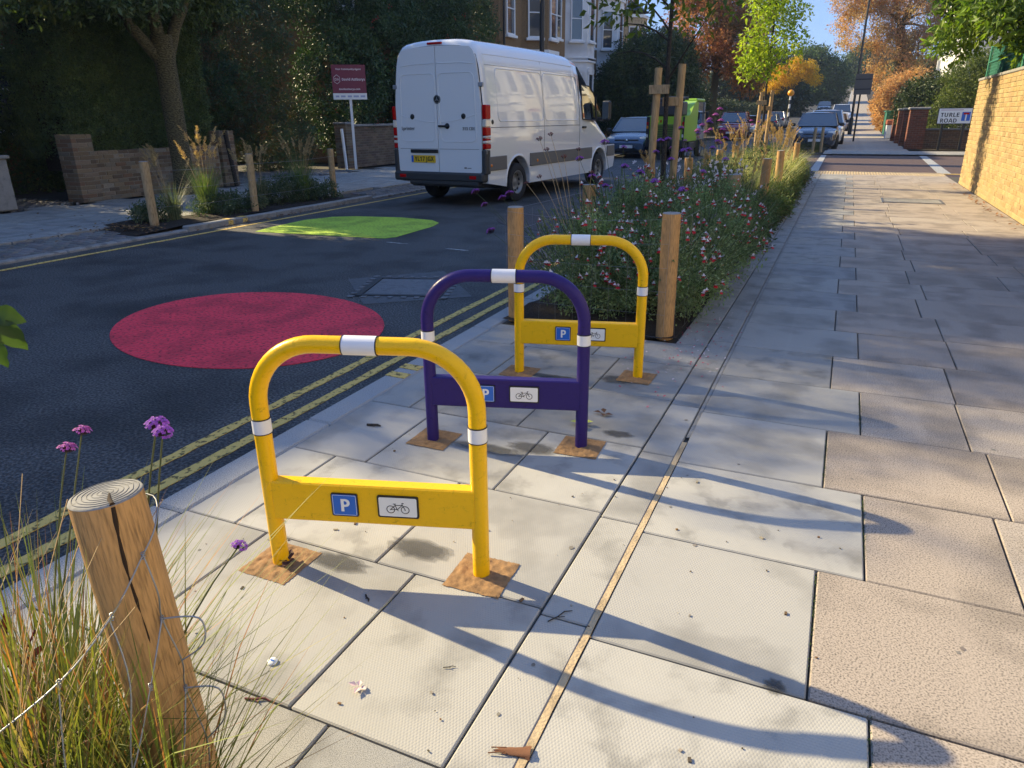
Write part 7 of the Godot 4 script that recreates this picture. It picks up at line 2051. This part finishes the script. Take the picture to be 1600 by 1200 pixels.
func build_litter() -> void:
	rg.seed = 101
	# bark chip
	var b := Mb.new()
	var rows := []
	for j in 8:
		var t := j / 7.0
		var row := []
		for k in 7:
			var a := PI * k / 6.0
			var w := 0.016 * (0.35 + 0.8 * t) * (1.0 + 0.15 * sin(k * 4.0 + j))
			row.append(Vector3(-0.04 + 0.08 * t + (rr(-0.012, 0.006) if j == 0 else 0.0), 0.002 + sin(a) * w * 0.55 + rr(0, 0.001), cos(a) * w))
		rows.append(row)
	b.grid(rows, true)
	b.tube([Vector3(-0.02, 0.008, 0.008), Vector3(-0.06, 0.004, 0.014)], 0.002, 4); b.tube([Vector3(-0.02, 0.006, -0.006), Vector3(-0.055, 0.003, -0.004)], 0.002, 4)
	single("bark_chip", "split brown chip of bark lying by the sandy joint", "bark", b.done(), mat(L(0.20, 0.085, 0.04), 0.9, {"tex": M.fine, "scale": 12.0}), Vector3(-0.525, 0.001, -1.155), "", 0.25)
	# bottle cap
	b = Mb.new(); b.lathe([Vector2(0.0145, 0), Vector2(0.0135, 0.005), Vector2(0, 0.006)], Vector3.ZERO, Basis(), 21)
	var cap := thing("bottle_cap", "white bottle cap on the slab right of the near post", "bottle cap", Vector3(-1.26, 0.002, -1.16))
	part(cap, "cap", b.done(), M.white_sign)
	b = Mb.new(); b.box(Vector3(0, 0.0065, 0), Vector3(0.013, 0.0008, 0.005)); part(cap, "print", b.done(), M.blue_sign)
	# twigs
	for q in [[Vector3(-1.93, 0.006, -2.63), 0.07, 0.006, 0.3, "stubby brown twig on the slab near the kerb", 0], [Vector3(-0.60, 0.004, -1.66), 0.09, 0.002, 1.1, "curled thin twig on the narrow slab course", 0], [Vector3(-1.2, 0.004, -1.04), 0.07, 0.003, 0.4, "reddish twig on the shaded slab by the near post", 1], [Vector3(-0.80, 0.003, -1.34), 0.035, 0.0012, 0.6, "short dark pine needle on the dimpled slab", 0], [Vector3(-1.18, 0.003, -1.50), 0.035, 0.003, -0.6, "forked dark twig scrap right of the left mortar square", 0]]:
		b = Mb.new()
		var l: float = q[1]
		b.tube([Vector3(-l * 0.5, 0, 0), Vector3(-l * 0.1, l * 0.03, l * 0.06), Vector3(l * 0.25, l * 0.02, l * 0.0), Vector3(l * 0.5, 0, l * 0.12)], [q[2], q[2] * 1.05, q[2] * 0.9, q[2] * 0.6], 6)
		if l > 0.03: b.tube([Vector3(-l * 0.1, 0, l * 0.05), Vector3(l * 0.08, 0.002, l * 0.2)], q[2] * 0.6, 5)
		single("twig", q[4], "twig", b.done(), M.stem_red if q[5] else M.bark_dark, q[0], "", q[3])
	# one dark leaf at the foot of the near stand and one yellow-green leaf by the purple stand
	for q in [[Vector3(-1.53, 0.012, -1.545), Color(0.06, 0.022, 0.016), 0.05, "curled dark brown leaf at the left foot of the near stand"], [Vector3(-1.0, 0.005, -3.04), Color(0.36, 0.40, 0.08), 0.07, "yellow-green fallen leaf behind the purple stand"], [Vector3(-0.94, 0.005, -3.2), Color(0.15, 0.07, 0.03), 0.05, "small brown leaf scrap past the purple stand"], [Vector3(-1.03, 0.004, -2.0), Color(0.55, 0.50, 0.42), 0.03, "pale scrap of paper by the near stand's right leg"], [Vector3(-0.985, 0.004, -1.18), Color(0.62, 0.45, 0.45), 0.028, "pink and white petal scrap on the near slab"]]:
		b = Mb.new()
		b.col = q[1]
		for j in 4: leaf_into(b, Vector3(rr(-0.006, 0.006), 0.002 * j, rr(-0.006, 0.006)), Vector3(cos(j * 1.4), rr(0.0, 0.3), sin(j * 1.4)).normalized(), Vector3.UP, q[2] * rr(0.7, 1.0), q[2] * 0.6, -0.1, 0.25)
		single("fallen_leaf", q[3], "leaf", b.done(), M.litter, q[0])
	# crumbs and petals: too many and small to count
	b = Mb.new()
	for k in 90:
		var p := Vector3(rr(-2.0, 0.3), 0.003, rr(-2.7, -0.8))
		b.col = jit([Color(0.07, 0.05, 0.035), Color(0.16, 0.09, 0.04), Color(0.30, 0.26, 0.2)][rg.randi() % 3], 0.3)
		var s := rr(0.0015, 0.005) if k % 7 else rr(0.005, 0.009)
		b.box(p, Vector3(s * rr(0.8, 2.2), s * 0.5, s), 0.0, Basis(Vector3.UP, rr(0, TAU)))
	single("debris", "tiny crumbs of soil and leaf scattered over the near slabs", "debris", b.done(), M.litter).set_meta("kind", "stuff")
	b = Mb.new()
	for k in 150:
		var p := Vector3(-0.78 + rg.randfn(0, 0.13), 0.004, -4.5 + rg.randfn(0, 0.45))
		b.col = jit([Color(0.45, 0.03, 0.08), Color(0.6, 0.5, 0.5), Color(0.5, 0.12, 0.16)][rg.randi() % 3], 0.25)
		leaf_into(b, p, Vector3(rr(-1, 1), 0.15, rr(-1, 1)).normalized(), Vector3.UP, rr(0.012, 0.022), 0.012, -0.1, 0.2)
	single("fallen_petals", "red and white petals dropped on the slabs by the flower corner", "petals", b.done(), M.litter).set_meta("kind", "stuff")
	# old gum spots and damp marks on the slabs
	b = Mb.new()
	for k in 44:
		var c := Vector3(rr(-2.0, 2.2), 0.0018, rr(-9.0, -0.9))
		var s := rr(0.005, 0.012)
		var pts := []
		for j in 9: pts.append(c + Vector3(cos(TAU * j / 9) * s * rr(0.7, 1.15), 0, -sin(TAU * j / 9) * s * rr(0.7, 1.15)))
		b.col = jit(Color(0.17, 0.155, 0.135), 0.15)
		for j in 9: b.tri(c + Vector3(0, 0.0001, 0), pts[j], pts[(j + 1) % 9])
	single("gum_spots", "old trodden chewing gum spots dotted over the paving", "gum", b.done(), M.litter).set_meta("kind", "stuff")
	var damp := mat(Color(0.10, 0.095, 0.09, 0.20), 0.6); damp.transparency = BaseMaterial3D.TRANSPARENCY_ALPHA
	b = Mb.new()
	var f := FastNoiseLite.new(); f.frequency = 1.3; f.seed = 5
	for q in [[-1.17, -1.80, 0.13, 0.06], [-1.38, -1.62, 0.12, 0.05], [-1.33, -2.62, 0.20, 0.05], [-1.12, -2.70, 0.12, 0.06], [-1.36, -3.62, 0.20, 0.045], [-1.02, -3.72, 0.1, 0.07], [-0.80, -3.0, 0.08, 0.04], [0.02, -1.62, 0.03, 0.03]]:
		for lay in 3:
			var c := Vector3(q[0], 0.0021 + lay * 0.0006, q[1])
			var pts := []
			for j in 28:
				var a := TAU * j / 28
				var k2: float = (1.0 - lay * 0.16) * (1.0 + 0.35 * f.get_noise_2d(cos(a) * 1.4 + q[0] * 9.0, sin(a) * 1.4 + q[1] * 9.0))
				pts.append(c + Vector3(cos(a) * q[2] * k2, 0, -sin(a) * q[3] * k2))
			for j in 28: b.tri(c, pts[j], pts[(j + 1) % 28])
	single("damp_marks", "faint damp stains on the slabs round the stand feet", "stain", b.done(), damp).set_meta("kind", "stuff")
	# moss in the joints of the paving
	b = Mb.new()
	for q in [[0.1, -1.95, 0.24], [0.245, -2.6, 0.25], [0.245, -1.45, 0.2], [0.1, -3.1, 0.22], [0.245, -3.7, 0.22]]:
		for k in 70:
			b.col = jit(Color(0.07, 0.11, 0.02), 0.3)
			leaf_into(b, Vector3(q[0] + rr(-0.006, 0.006), -0.006, q[1] + rr(-q[2], q[2])), Vector3(rr(-0.7, 0.7), 1, rr(-0.7, 0.7)).normalized(), Vector3.RIGHT, rr(0.006, 0.014), 0.004, 0.1)
	single("joint_moss", "tufts of green moss in the joints between grey and pink slabs", "moss", b.done(), M.litter).set_meta("kind", "stuff")
